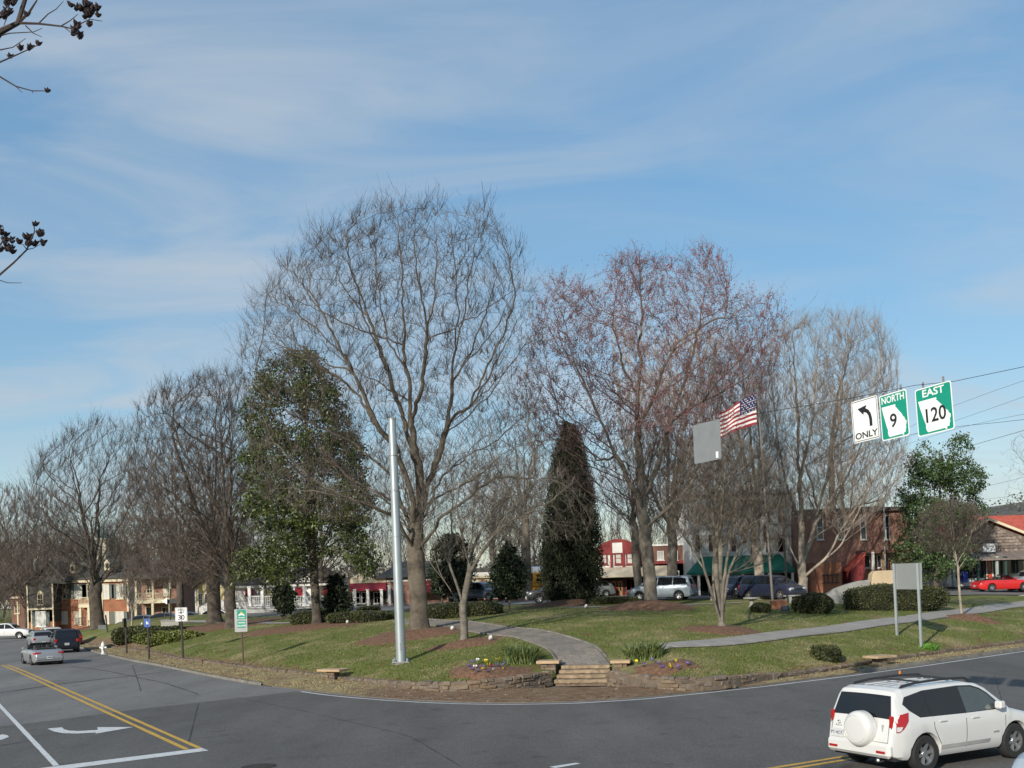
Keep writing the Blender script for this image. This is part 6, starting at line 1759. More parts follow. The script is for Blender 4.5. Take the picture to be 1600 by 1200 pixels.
class Bld:
    def __init__(s, name, label, Y, bx, by, cat='building', group=None):
        p_ = at(bx, by, Y); s.Y = Y; s.o = p_
        s.root = empty(name, p_, label=label, cat=cat, group=group)
    def X(s, x, y=None, d=0): return at(x, y if y is not None else 930, s.Y - d).x - s.o.x
    def Z(s, x, y, d=0): return at(x, y, s.Y - d).z - s.o.z
    def rect(s, x0, x1, y0, y1):
        xm, ym = (x0 + x1) / 2, (y0 + y1) / 2
        return s.X(x0, ym), s.X(x1, ym), s.Z(xm, y1), s.Z(xm, y0)      # X0 X1 Z0 Z1
    def box(s, name, x0, x1, y0, y1, out, back, mat, parent=None, bevel=0.0, deep=0.0):
        a_, b_, c_, d_ = s.rect(x0, x1, y0, y1)
        q = MB(); q.box(a_, b_, -out, back, c_ - deep, d_)
        return q.build(name, mat, parent or s.root, bevel=bevel)
    def wall(s, x0, x1, y0, y1, back, mat, name='wall', out=0.0): return s.box(name, x0, x1, y0, y1, out, back, mat, deep=1.5)
    def window(s, x0, x1, y0, y1, frame=None, glass=None, cols=2, rows=2, fw=.07, sill=True, shutters=None, out=.0, sw=.45):
        a_, b_, c_, d_ = s.rect(x0, x1, y0, y1)
        q = MB(); q.box(a_, b_, -out - .03, .05, c_, d_); w_ = q.build('window', glass or DARKW, s.root)
        f = frame or WHITEW
        q = MB(); y0_, y1_ = -out - .075, -out - .01
        q.box(a_ - fw, b_ + fw, y0_, y1_, d_, d_ + fw); q.box(a_ - fw, b_ + fw, y0_, y1_, c_ - fw, c_); q.box(a_ - fw, a_, y0_, y1_, c_ + .001, d_ - .001); q.box(b_, b_ + fw, y0_, y1_, c_ + .001, d_ - .001)
        q.build('frame', f, w_)
        for k in range(1, cols):
            x_ = a_ + (b_ - a_) * k / cols; q = MB(); q.box(x_ - .018, x_ + .018, y0_ + .02, y1_, c_, d_); q.build('glazing_bar', f, w_)
        for k in range(1, rows):
            z_ = c_ + (d_ - c_) * k / rows; q = MB(); q.box(a_, b_, y0_ + .018, y1_, z_ - .018, z_ + .018); q.build('glazing_bar', f, w_)
        if sill:
            q = MB(); q.box(a_ - fw - .06, b_ + fw + .06, -out - .16, -out - .01, c_ - fw - .07, c_ - fw); q.build('sill', f, w_)
        if shutters:
            for e0, e1 in ((a_ - fw - sw, a_ - fw - .02), (b_ + fw + .02, b_ + fw + sw)):
                q = MB(); q.box(e0, e1, -out - .06, -out - .005, c_, d_); q.build('shutter', shutters, w_)
        return w_
    def door(s, x0, x1, y0, y1, mat, frame=None, glass=None, out=0.0):
        a_, b_, c_, d_ = s.rect(x0, x1, y0, y1)
        q = MB(); q.box(a_, b_, -out - .05, .05, c_, d_); w_ = q.build('door', mat, s.root)
        q = MB(); q.box(a_ - .08, a_, -out - .09, -out - .01, c_, d_ + .08); q.box(b_, b_ + .08, -out - .09, -out - .01, c_, d_ + .08); q.box(a_, b_, -out - .09, -out - .01, d_, d_ + .08); q.build('frame', frame or WHITEW, w_)
        if glass:
            q = MB(); q.box(a_ + .12, b_ - .12, -out - .058, -out - .048, c_ + (d_ - c_) * .45, d_ - .12); q.build('pane', glass, w_)
        q = MB(); q.box(b_ - .12, b_ - .07, -out - .12, -out - .05, c_ + (d_ - c_) * .42, c_ + (d_ - c_) * .47); q.build('handle', CHROME, w_)
        return w_
    def post(s, x, y0, y1, r_, mat, out, name='column', sq=True):
        X_, c_, d_ = s.X(x, (y0 + y1) / 2), s.Z(x, y1), s.Z(x, y0)
        q = MB()
        if sq:
            q.box(X_ - r_, X_ + r_, -out - r_, -out + r_, c_, d_); q.box(X_ - r_ * 1.4, X_ + r_ * 1.4, -out - r_ * 1.4, -out + r_ * 1.4, d_, d_ + .1); q.box(X_ - r_ * 1.4, X_ + r_ * 1.4, -out - r_ * 1.4, -out + r_ * 1.4, c_ - .02, c_ + .12)
        else: q.lathe([(r_, c_), (r_ * .85, d_)], center=(X_, -out, 0), sides=10)
        return q.build(name, mat, s.root)
    def railing(s, x0, x1, y0, y1, mat, out, gap=.16, name='railing'):
        a_, b_, c_, d_ = s.rect(x0, x1, y0, y1)
        q = MB(); q.box(a_, b_, -out - .04, -out + .04, d_ - .07, d_); top = q.build(name, mat, s.root)
        q = MB(); q.box(a_, b_, -out - .03, -out + .03, c_ + .04, c_ + .10); q.build('bottom_rail', mat, top)
        n = int((b_ - a_) / gap)
        for k in range(n):
            x_ = a_ + (k + .5) * (b_ - a_) / n
            q = MB(); q.box(x_ - .022, x_ + .022, -out - .02, -out + .02, c_ + .1, d_ - .07); q.build('baluster', mat, top)
        return top
    def gable(s, name, x0, xa, x1, yb, ya, out, back, mat, parent=None):
        P_ = [(s.X(x0, yb), s.Z(x0, yb)), (s.X(x1, yb), s.Z(x1, yb)), (s.X(xa, ya), s.Z(xa, ya))]
        q = MB(); q.prism(P_, 'y', -out, back); return q.build(name, mat, parent or s.root)
    def awning(s, name, x0, x1, ytop, ybot, out, mat, hip=.0, scallop=.18, out0=.02):
        """sloped canvas with a drop valance and closed cheeks."""
        a_, b_ = s.X(x0, ytop), s.X(x1, ytop)
        zt_ = (s.Z(x0, ytop) + s.Z(x1, ytop)) / 2
        zb_ = (s.Z(x0, ybot, out) + s.Z(x1, ybot, out)) / 2
        a2, b2 = s.X(x0, ybot, out), s.X(x1, ybot, out)
        h = hip
        q = MB(); t_ = .03
        q.add([(a_ + h, -out0, zt_), (b_ - h, -out0, zt_), (b2, -out, zb_ + scallop), (a2, -out, zb_ + scallop), (a_ + h, -out0, zt_ - t_), (b_ - h, -out0, zt_ - t_), (b2, -out + t_, zb_ + scallop - t_), (a2, -out + t_, zb_ + scallop - t_)],
              [(0, 1, 2, 3), (4, 7, 6, 5), (0, 4, 5, 1), (1, 5, 6, 2), (2, 6, 7, 3), (3, 7, 4, 0)])
        o = q.build(name, mat, s.root)
        q = MB(); q.box(a2, b2, -out - .012, -out + .012, zb_, zb_ + scallop - .001); q.build('valance', mat, o)
        for xx, x2, hh in ((a_, a2, h), (b_, b2, -h)):
            q = MB(); q.add([(xx + hh, -out0, zt_ - .02), (x2, -out, zb_ + scallop - .02), (xx, -out0, zb_ + scallop - .02)], [(0, 1, 2)]); q.build('cheek', mat, o)
        return o

# ---- brick house with cupola at the far left
b = Bld('brick_house', 'two-storey orange brick house with cream trim and a cupola', 128, 84, 980)
b.wall(84, 201, 909, 980, 12, BR_OR)
b.box('cornice', 83, 202, 905, 910, .35, 12.3, CREAM)
q = MB(); X0, X1, zE = b.X(80), b.X(205), b.Z(140, 905)
q.add([(X0 - .3, -.6, zE), (X1 + .3, -.6, zE), (X1 + .3, 12.6, zE), (X0 - .3, 12.6, zE), (X0 + 1.2, 6, zE + 3.0), (X1 - 1.2, 6, zE + 3.0)], [(0, 1, 5, 4), (1, 2, 5), (2, 3, 4, 5), (3, 0, 4), (0, 3, 2, 1)])
roof = q.build('roof', ROOFG, b.root)
for x_, y_ in ((112, 889), (166, 884)):
    a_, c_, d_, e_ = b.rect(x_ - 4, x_ + 4, y_ - 5, y_ + 7)
    q = MB(); q.prism([(a_, d_), (c_, d_), (c_, e_), ((a_ + c_) / 2, e_ + .45), (a_, e_)], 'y', .2, 3.4); dm = q.build('dormer', CREAM, roof)
    q = MB(); q.box(a_ + .15, c_ - .15, .14, .2, d_ + .3, e_ - .1); q.build('dormer_window', DARKW, roof)
a_, c_, d_, e_ = b.rect(125, 140, 841, 868)
q = MB(); q.box(a_, c_, 5, 5 + (c_ - a_), d_ - 1.5, e_); q.box(a_ - .12, c_ + .12, 4.88, 5.12 + (c_ - a_), e_, e_ + .2); cu = q.build('cupola', CREAM, b.root)
q = MB(); q.box(a_ + .15, (a_ + c_) / 2 - .08, 4.96, 5, d_ + .9, e_ - .15); q.build('louvre', WHITEW, cu)
q = MB(); q.lathe([((c_ - a_) * .5, 0), ((c_ - a_) * .46, .35), ((c_ - a_) * .32, .7), ((c_ - a_) * .12, .95), (.04, 1.05), (.03, 1.6)], center=((a_ + c_) / 2, 5 + (c_ - a_) / 2, e_ + .2), sides=14); q.build('dome', COPPER, cu, smooth=True)
for x0, x1, bl in ((93, 103, 0), (117, 127, 1), (137, 144, 0), (161, 170, 1), (183, 192, 1)):
    b.window(x0, x1, 913, 935, CREAM, BLINDW if bl else DARKW, shutters=GREYG, sw=.55)
for x0, x1 in ((95, 105), (117, 128), (181, 193)): b.window(x0, x1, 956, 974, CREAM, BLINDW, shutters=GREYG if x0 > 150 else None, sw=.6)
b.window(164, 170, 956, 974, CREAM, BLINDW)
b.box('corner_board', 83.5, 86, 909, 980, .06, .2, CREAM); b.box('corner_board', 198.5, 201, 909, 972, .06, .2, CREAM); b.box('downpipe', 159.5, 161, 909, 975, .08, .0, CREAM)
bal = b.box('balcony', 129, 146, 944, 949, 1.3, 0, CREAM); b.railing(129, 146, 933, 944, CREAM, 1.28); b.post(132, 949, 977, .13, CREAM, 1.15); b.post(145, 949, 977, .13, CREAM, 1.15)
b.door(137, 144, 955, 978, DARKW, CREAM)
b.railing(128, 146, 964, 976, IRON, 2.2, name='stair_rail')
# gabled wing
g = Bld('brick_wing', 'grey-sided gabled wing above brick beside the brick house', 126, 44, 983)
g.wall(44, 84, 952, 983, 9, BR_OR); g.wall(44, 84, 912, 951.9, 9, GREYS, 'siding'); g.gable('gable', 44, 77, 104, 911.8, 882, 0, 9, GREYS)
q = MB(); P_ = [(g.X(40, 914), g.Z(40, 914)), (g.X(77, 880), g.Z(77, 880)), (g.X(104, 908), g.Z(104, 908))]
for (xa, za), (xb, zb_) in zip(P_, P_[1:]): q.add([(xa, -.5, za), (xb, -.5, zb_), (xb, 9.4, zb_), (xa, 9.4, za), (xa, -.5, za + .28), (xb, -.5, zb_ + .28), (xb, 9.4, zb_ + .28), (xa, 9.4, za + .28)], [(0, 3, 2, 1), (4, 5, 6, 7), (0, 1, 5, 4), (1, 2, 6, 5), (2, 3, 7, 6), (3, 0, 4, 7)])
g.q = q.build('roof', ROOFG, g.root)
g.box('band', 44, 84, 950, 953, .15, .1, CREAM); g.box('corner_board', 42.5, 44.5, 912, 983, .08, .2, CREAM); g.box('corner_board', 82, 84, 912, 983, .09, .2, CREAM); g.box('corner_board', 49, 50.8, 953, 983, .09, .1, CREAM)
w_ = g.window(59.5, 67, 929, 944, CREAM, DARKW); g.gable('window_pediment', 57.5, 63, 69, 927.5, 922, .08, .05, CREAM)
g.window(57, 71, 956, 978, WHITEW, BLINDW, shutters=GREYG)
h_ = Bld('brick_annex', 'low brick annex at the far left edge before the woods', 132, 18, 985)
h_.wall(18, 43, 934, 985, 8, BR_DK); h_.gable('gable', 18, 30, 43, 934, 918, 0, 8, BR_DK); h_.box('eave_trim', 17, 44, 932, 935, .3, 8.2, CREAM); h_.window(24, 30, 945, 958, CREAM); h_.box('corner_board', 27, 29, 940, 985, .06, .1, CREAM); h_.box('corner_board', 40.5, 43, 935, 985, .06, .1, CREAM)
q = MB(); P_ = [(h_.X(16, 935), h_.Z(16, 935)), (h_.X(30, 915.5), h_.Z(30, 915.5)), (h_.X(45, 935), h_.Z(45, 935))]
for (xa, za), (xb, zb_) in zip(P_, P_[1:]): q.add([(xa, -.4, za), (xb, -.4, zb_), (xb, 8.3, zb_), (xa, 8.3, za), (xa, -.4, za + .2), (xb, -.4, zb_ + .2), (xb, 8.3, zb_ + .2), (xa, 8.3, za + .2)], [(0, 3, 2, 1), (4, 5, 6, 7), (0, 1, 5, 4), (1, 2, 6, 5), (2, 3, 7, 6), (3, 0, 4, 7)])
q.build('roof', ROOFG, h_.root)

# ---- porch house
b = Bld('porch_house', 'brick house with a two-storey cream porch', 122, 221, 972)
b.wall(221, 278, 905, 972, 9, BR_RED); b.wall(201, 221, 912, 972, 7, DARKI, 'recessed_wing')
q = MB(); a_, c_ = b.X(218, 905), b.X(281, 905); zE = b.Z(250, 904)
q.add([(a_, -2.6, zE), (c_, -2.6, zE), (c_, 9.4, zE), (a_, 9.4, zE), (a_ + .8, 4, zE + 2.2), (c_ - .8, 4, zE + 2.2)], [(0, 1, 5, 4), (1, 2, 5), (2, 3, 4, 5), (3, 0, 4), (0, 3, 2, 1)]); q.build('roof', ROOFB, b.root)
b.box('porch_floor', 221, 277, 936, 942, 2.2, 0, CREAM)
for x_ in (222.5, 248.5, 275): b.post(x_, 905, 936, .11, CREAM, 2.05); b.post(x_, 942, 972, .13, CREAM, 2.05)
b.railing(223, 248, 926, 936, CREAM, 2.05); b.railing(249, 275, 926, 936, CREAM, 2.05)
b.window(230, 238, 912, 930, CREAM, DARKW); b.window(256, 263, 912, 930, CREAM, BLINDW); b.door(229, 238, 949, 971, DARKW, CREAM); b.window(254, 264, 949, 966, CREAM, DARKW)
# ---- yellow house, ramp
b = Bld('yellow_house', 'small pale yellow house behind the twin-trunked tree', 115, 305, 968)
b.wall(305, 352, 918, 968, 8, YEL); b.gable('gable', 305, 326, 352, 918, 903, 0, 8, YEL)
q = MB(); P_ = [(b.X(301, 921), b.Z(301, 921)), (b.X(326, 900), b.Z(326, 900)), (b.X(356, 921), b.Z(356, 921))]
for (xa, za), (xb, zb_) in zip(P_, P_[1:]): q.add([(xa, -.5, za), (xb, -.5, zb_), (xb, 8.4, zb_), (xa, 8.4, za), (xa, -.5, za + .22), (xb, -.5, zb_ + .22), (xb, 8.4, zb_ + .22), (xa, 8.4, za + .22)], [(0, 3, 2, 1), (4, 5, 6, 7), (0, 1, 5, 4), (1, 2, 6, 5), (2, 3, 7, 6), (3, 0, 4, 7)])
q.build('roof', ROOFB, b.root)
b.window(311, 316, 928, 945, WHITEW, DARKW); b.window(321, 326, 928, 945, WHITEW, DARKW); b.box('corner_board', 305, 307, 918, 966, .06, .1, WHITEW)
b = Bld('white_ramp', 'white boarded wheelchair ramp beside the yellow house', 104, 308, 969, cat='ramp')
q = MB(); P_ = [(b.X(307, 965), b.Z(307, 965)), (b.X(331, 955), b.Z(331, 955)), (b.X(331, 938), b.Z(331, 938)), (b.X(308, 951), b.Z(308, 951))]; q.prism(P_, 'y', -.05, .05); q.build('side_panel', WHITEW, b.root)
b.box('side_panel', 331.2, 357, 938, 957, .05, .05, WHITEW); b.post(309, 949, 968, .08, WHITEW, .1, 'post'); b.post(331, 936, 968, .08, WHITEW, .1, 'post'); b.box('deck', 306, 358, 962, 964.5, .0, 2, GREYW)
for x_ in (338, 344, 350): b.post(x_, 937, 957, .05, WHITEW, .1, 'post')
q = MB(); P_ = [(b.X(307, 967), b.Z(307, 967)), (b.X(330, 960), b.Z(330, 960)), (b.X(330, 963), b.Z(330, 963)), (b.X(307, 969.5), b.Z(307, 969.5))]; q.prism(P_, 'y', -.09, .02); q.build('lower_rail', GREYW, b.root)
# ---- white deck with railings
b = Bld('white_deck', 'raised grey-boarded deck with white railings left of the magnolia trunk', 96, 385, 967, cat='deck')
n = 7
for k in range(n): b.box('board', 385, 512, 949 + k * 2.4, 951.2 + k * 2.4, .0 + .01 * (k % 2), .2, GREYW, deep=.4 if k == n - 1 else 0)
b.box('deck_floor', 383, 514, 947, 949, .1, 6, GREYW)
for x0, x1 in ((391, 409), (413, 432), (460, 474), (478, 512)): b.railing(x0, x1, 931, 947, WHITEW, .0)
for x_ in (390, 410, 433, 459, 476): b.post(x_, 918, 947, .13, WHITEW, .0, 'post')
q = MB(); P_ = [(b.X(470, 947), b.Z(470, 947)), (b.X(486, 947), b.Z(486, 947)), (b.X(480, 931), b.Z(480, 931)), (b.X(476, 931), b.Z(476, 931))]; q.prism(P_, 'y', -.15, -.08); q.build('stair_panel', WHITEW, b.root)
q = MB()
b = Bld('white_shop', 'white shop with grey roof behind the deck', 106, 385, 955)
b.wall(352, 515, 917, 960, 8, WHITEW); b.box('roof_edge', 350, 518, 913, 917, .6, 8.4, WHITEW)
q = MB(); a_, c_ = b.X(350, 913), b.X(518, 913); zE = b.Z(434, 912.5); q.add([(a_, -.8, zE), (c_, -.8, zE), (c_, 8.6, zE), (a_, 8.6, zE), (a_ + 1, 4, zE + 1.6), (c_ - 1, 4, zE + 1.6)], [(0, 1, 5, 4), (1, 2, 5), (2, 3, 4, 5), (3, 0, 4), (0, 3, 2, 1)]); q.build('roof', ROOFB, b.root)
b.gable('gable', 455, 484, 512, 914, 896, .4, 6, WHITEW)
b.awning('awning', 383, 396, 921, 932, 1.2, AWN_R); b.awning('awning', 456, 475, 919, 931, 1.2, AWN_R); b.awning('awning', 505, 520, 919, 931, 1.2, AWN_R)
for x0, x1 in ((413, 424), (436, 446), (458, 468), (487, 495), (360, 368)): b.window(x0, x1, 922, 938, WHITEW, YEL if x0 == 413 else DARKW)
b.window(474, 478, 914, 918, WHITEW, DARKW, 1, 1)
# ---- red awning shop
b = Bld('red_awning_shop', 'red brick shop with dark red awnings and white porch posts', 98, 545, 949)
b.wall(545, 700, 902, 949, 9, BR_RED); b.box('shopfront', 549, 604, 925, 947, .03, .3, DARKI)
for x0, x1, y0 in ((552, 562, 926), (566, 577, 926), (585, 594, 926)): b.window(x0, x1, y0, 942, WHITEW, DARKW)
b.awning('awning', 547, 603, 911, 923, 1.8, AWN_R); b.awning('awning', 640, 680, 906, 926, 1.6, AWN_R)
b.box('fascia', 547, 603, 904, 911, .12, .2, CREAM); b.gable('pediment', 547, 566, 585, 904, 894, .1, .5, CREAM)
q = MB(); a_, c_ = b.X(585, 903), b.X(704, 903); zE = b.Z(640, 902); q.add([(a_, -.6, zE), (c_, -.6, zE), (c_, 9.3, zE), (a_, 9.3, zE), (a_ + 2, 4.5, zE + 1.6), (c_ - 2, 4.5, zE + 1.6)], [(0, 1, 5, 4), (1, 2, 5), (2, 3, 4, 5), (3, 0, 4), (0, 3, 2, 1)]); q.build('roof', ROOFG, b.root)
for x_ in (559, 579, 600, 612): b.post(x_, 922 if x_ < 604 else 916, 949, .12, WHITEW, 1.7)
for x0, x1 in ((606, 610), (618, 626), (650, 660)): b.window(x0, x1, 918, 938, WHITEW, DARKW)
b.box('string_course', 604, 700, 905, 908, .1, .2, WHITEW)
# ---- cream building
b = Bld('cream_building', 'low cream building with a parapet and an arched brown doorway', 103, 722, 940)
b.wall(722, 862, 902, 940, 10, YEL if False else M('pale_cream_wall', (.60, .55, .40), rough=.8, var=.07, scale=.6)); b.box('parapet', 720, 864, 893, 898, .12, .4, WHITEW); b.box('cornice', 719, 865, 898, 902, .3, .6, CREAM); b.box('roof_deck', 722, 862, 886, 893, -.8, 9, ROOFG)
w_ = b.door(751, 758, 912, 935, M('brown_door', (.16, .06, .035), rough=.6), M('terracotta_surround', (.34, .14, .08), rough=.8), DARKW)
a_, c_, d_, e_ = b.rect(749.5, 760.5, 908, 935); q = MB(); q.prism([(a_, d_), (a_ + .2, d_)] + [((a_ + c_) / 2 - math.cos(t_) * (c_ - a_) * .36, e_ - .45 + math.sin(t_) * .42) for t_ in np.linspace(0, math.pi, 9)] + [(c_ - .2, d_), (c_, d_)] + [((a_ + c_) / 2 + math.cos(t_) * (c_ - a_) * .5, e_ - .4 + math.sin(t_) * .6) for t_ in np.linspace(0, math.pi, 9)], 'y', -.14, -.02); q.build('arch', M('terracotta_surround', (.34, .14, .08)), w_)
for x0, x1 in ((735, 741), (768, 776), (785, 793), (808, 816), (836, 846)): b.window(x0, x1, 911, 929, WHITEW, DARKW)
b.box('red_base', 722, 862, 935, 940, .04, .1, REDP)
# ---- red and white gabled shop
b = Bld('gabled_shop', 'white shop front with red arched parapet, red window trim and a beige awning', 96, 928, 935)
b.wall(932, 998, 862, 935, 12, WHITEW)
a_, c_, d_, e_ = b.rect(931, 999, 842, 866)
xm = (a_ + c_) / 2; hw_ = (c_ - a_) / 2
arc = [(xm + hw_ * t_, d_ + (e_ - d_) * (.42 + .58 * math.cos(t_ * 1.5) ** 1.0)) for t_ in np.linspace(1, -1, 15)]
q = MB(); q.prism([(a_, d_)] + [(c_, d_)] + arc, 'y', -.12, .4); q.build('parapet', REDP, b.root)
for x_ in (955, 974, 993): b.box('pilaster', x_ - 1.7, x_ + 1.7, 858, 887, .16, .05, REDP)
b.box('arch_panel', 956.5, 972, 848, 864, .17, 0, WHITEW)
for x0, x1 in ((941, 947), (962, 970), (980, 988)): b.window(x0, x1, 865, 880, REDP, BLINDW, 1, 2, fw=.12)
b.awning('awning', 929, 999, 886, 902, 2.0, AWN_B, hip=.3)
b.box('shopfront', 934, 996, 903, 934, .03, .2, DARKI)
for x0, x1 in ((941, 953), (979, 993)): b.window(x0, x1, 905, 922, REDP, DARKW, 2, 1)
b.box('stall_riser', 940, 954, 923, 935, .1, .1, M('orange_brown_tile', (.26, .09, .04), rough=.8)); b.box('stall_riser', 976, 995, 924, 935, .1, .1, REDP)
for x0, x1 in ((956, 963), (966, 972.5)): b.door(x0, x1, 908, 934, WOOD, REDP, DARKW)
b.box('corner_post', 932, 936.5, 902, 935, .15, .1, WHITEW); b.box('corner_post', 995, 998, 902, 935, .15, .1, WHITEW)
# ---- brick row
b = Bld('brick_row', 'low brick shop with a white ground floor between the gabled shop and the green awning', 97, 999, 934)
b.wall(998.4, 1076, 852, 880, 11, BR_DK); b.wall(998.4, 1076, 881, 934, 11, WHITEW, 'ground_floor'); b.box('band', 998.4, 1076, 876, 881, .15, .1, REDP); b.box('parapet', 998.4, 1076, 850, 853, .15, .4, WHITEW)
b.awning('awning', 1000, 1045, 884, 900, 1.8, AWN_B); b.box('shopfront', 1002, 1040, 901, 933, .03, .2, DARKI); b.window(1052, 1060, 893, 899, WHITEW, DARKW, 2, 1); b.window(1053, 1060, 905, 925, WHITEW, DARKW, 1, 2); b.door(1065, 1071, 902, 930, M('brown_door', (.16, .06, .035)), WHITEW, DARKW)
for x0, x1 in ((1012, 1018), (1024, 1038)): b.window(x0, x1, 905, 926, WHITEW, DARKW, 2, 1)
b.window(1050, 1058, 862, 874, WHITEW, BLINDW); b.window(1028, 1036, 862, 874, WHITEW, BLINDW)
# ---- white hotel with green awning
b = Bld('white_building', 'tall white building with brown shutters above a long green awning', 93, 1078, 934)
b.wall(1078, 1246, 772, 934, 12, WHITEW); b.box('cornice', 1076, 1248, 766, 772, .35, 12.3, WHITEW)
BRS = M('brown_shutter', (.10, .055, .045), rough=.7, var=.1)
for x0, x1 in ((1095, 1106), (1130, 1141), (1205, 1214), (1226, 1235)):
    b.window(x0, x1, 836, 862, WHITEW, BLINDW, shutters=BRS, sw=.4); b.window(x0, x1, 790, 816, WHITEW, BLINDW, shutters=BRS, sw=.4)
for x0, x1 in ((1168, 1191),): b.window(x0, x1, 822, 848, WHITEW, BLINDW, 3, 2, shutters=BRS, sw=.5); b.window(x0, x1, 785, 808, WHITEW, BLINDW, 3, 2, shutters=BRS, sw=.5)
sg = b.box('hanging_sign', 1172, 1187, 855, 867, .22, -.1, M('brown_sign', (.12, .075, .06), rough=.6)); b.box('sign_border', 1171, 1188, 854, 868, .2, -.08, WHITEW, sg)
b.awning('awning', 1073, 1242, 868, 896, 3.2, AWN_G, hip=1.3)
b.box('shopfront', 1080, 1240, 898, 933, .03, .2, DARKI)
for x_ in (1083, 1112, 1150, 1190, 1225, 1243): b.post(x_, 897, 934, .10, WHITEW, 2.9)
for x0, x1 in ((1090, 1105), (1118, 1140), (1156, 1182), (1196, 1218)): b.window(x0, x1, 902, 924, GREEND, DARKW, 2, 1)
b.box('corner_board', 1242, 1246, 800, 934, .08, .1, M('pale_green_trim', (.42, .52, .47), rough=.7))
# ---- big brick building with outside stair
b = Bld('brick_building', 'tall red-brown brick building with an outside stair behind the pale trees', 90, 1252, 930)
b.wall(1252, 1424, 800, 930, 13, BR_RED); b.box('cornice', 1250, 1426, 794, 800, .4, 13.3, ROOFB); b.box('roof_box', 1365, 1400, 787, 794, -3, 8, ROOFG)
for x0, x1 in ((1277, 1285), (1310, 1318), (1345, 1352), (1384, 1388)): b.window(x0, x1, 806, 842, WHITEW, DARKW, 1, 2)
for x0, x1 in ((1338, 1348), (1350, 1358), (1371, 1376)): b.window(x0, x1, 868, 886, WHITEW, DARKW, 1, 1)
q = MB(); P_ = [(b.X(1317, 892), b.Z(1317, 892)), (b.X(1338, 868), b.Z(1338, 868)), (b.X(1338, 912), b.Z(1338, 912)), (b.X(1317, 912), b.Z(1317, 912))]; q.prism(P_, 'y', -2.2, -.05); st_ = q.build('stair_wall', REDP, b.root)
q = MB(); P_ = [(b.X(1316, 890), b.Z(1316, 890)), (b.X(1339, 864), b.Z(1339, 864)), (b.X(1339, 867.5), b.Z(1339, 867.5)), (b.X(1316, 893.5), b.Z(1316, 893.5))]; q.prism(P_, 'y', -2.3, -.02); q.build('sloping_cap', M('bright_red_cap', (.38, .07, .05), rough=.8), st_)
b.box('annex', 1262, 1300, 880, 930, 2.6, -.02, BR_OR); b.railing(1270, 1296, 898, 912, IRON, 2.7, .3)
b.box('porch_roof', 1338, 1392, 860, 865, 1.2, -.02, BR_DK); b.post(1342, 865, 890, .1, WHITEW, 1.1); b.post(1357, 865, 890, .1, WHITEW, 1.1); b.post(1373, 865, 890, .1, WOOD, 1.1)
q = MB(); q.tube([(b.X(1373, 900), -1.6, b.Z(1373, 912)), (b.X(1371, 800), -1.6, b.Z(1371, 790))], .07, 8); q.build('downpipe', M('grey_pipe', (.25, .27, .28), rough=.5), b.root)
# ---- red-roofed shop
b = Bld('red_roof_shop', 'low shop with a red tiled roof, shingled gable and dark porch', 93, 1470, 918)
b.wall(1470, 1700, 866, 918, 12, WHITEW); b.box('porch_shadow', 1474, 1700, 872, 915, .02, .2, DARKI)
# gable of shingles: courses as slats
gx0, gxa, gyb, gya = 1482, 1541, 864, 815
zb0, zt0 = b.Z(1545, 862), b.Z(1541, 815)
xa_, xr_ = b.X(1541, 815), b.X(1655, 862)
xl_ = b.X(1478, 862)
SH = [M('cedar_shingle_%d' % k, c_, rough=.95, var=.3, scale=6, bump=.5) for k, c_ in enumerate(((.20, .16, .135), (.25, .205, .175), (.15, .12, .10)))]
q = MB(); q.prism([(xl_, zb0), (xr_, zb0), (xa_, zt0)], 'y', .02, 10); q.build('gable', SH[2], b.root)
nc = 10
for k in range(nc):
    z0 = zb0 + (zt0 - zb0) * k / nc; z1 = zb0 + (zt0 - zb0) * (k + 1) / nc
    f0 = 1 - k / nc; f1 = 1 - (k + 1) / nc
    l0, r0 = xa_ + (xl_ - xa_) * f0, xa_ + (xr_ - xa_) * f0
    x_ = l0 + .1
    while x_ < r0 - .12:
        w_ = random.uniform(.22, .42); x2 = min(r0 - .05, x_ + w_)
        fr = xa_ + (xr_ - xa_) * f1; fl = xa_ + (xl_ - xa_) * f1
        if x2 < max(fr, xa_ + .2) and x_ > min(fl, xa_ - .2) and x2 - x_ > .1:
            q = MB(); q.add([(x_ + .008, -.10 + random.uniform(-.02, .02), z0 - random.uniform(.0, .05)), (x2 - .008, -.10, z0 - .02), (x2 - .008, -.01, z1), (x_ + .008, -.01, z1), (x_ + .008, .02, z0), (x2 - .008, .02, z0), (x2 - .008, .02, z1), (x_ + .008, .02, z1)], [(0, 1, 2, 3), (0, 4, 5, 1), (1, 5, 6, 2), (3, 2, 6, 7), (0, 3, 7, 4)])
            q.build('shingle', random.choice(SH), b.root)
        x_ = x2
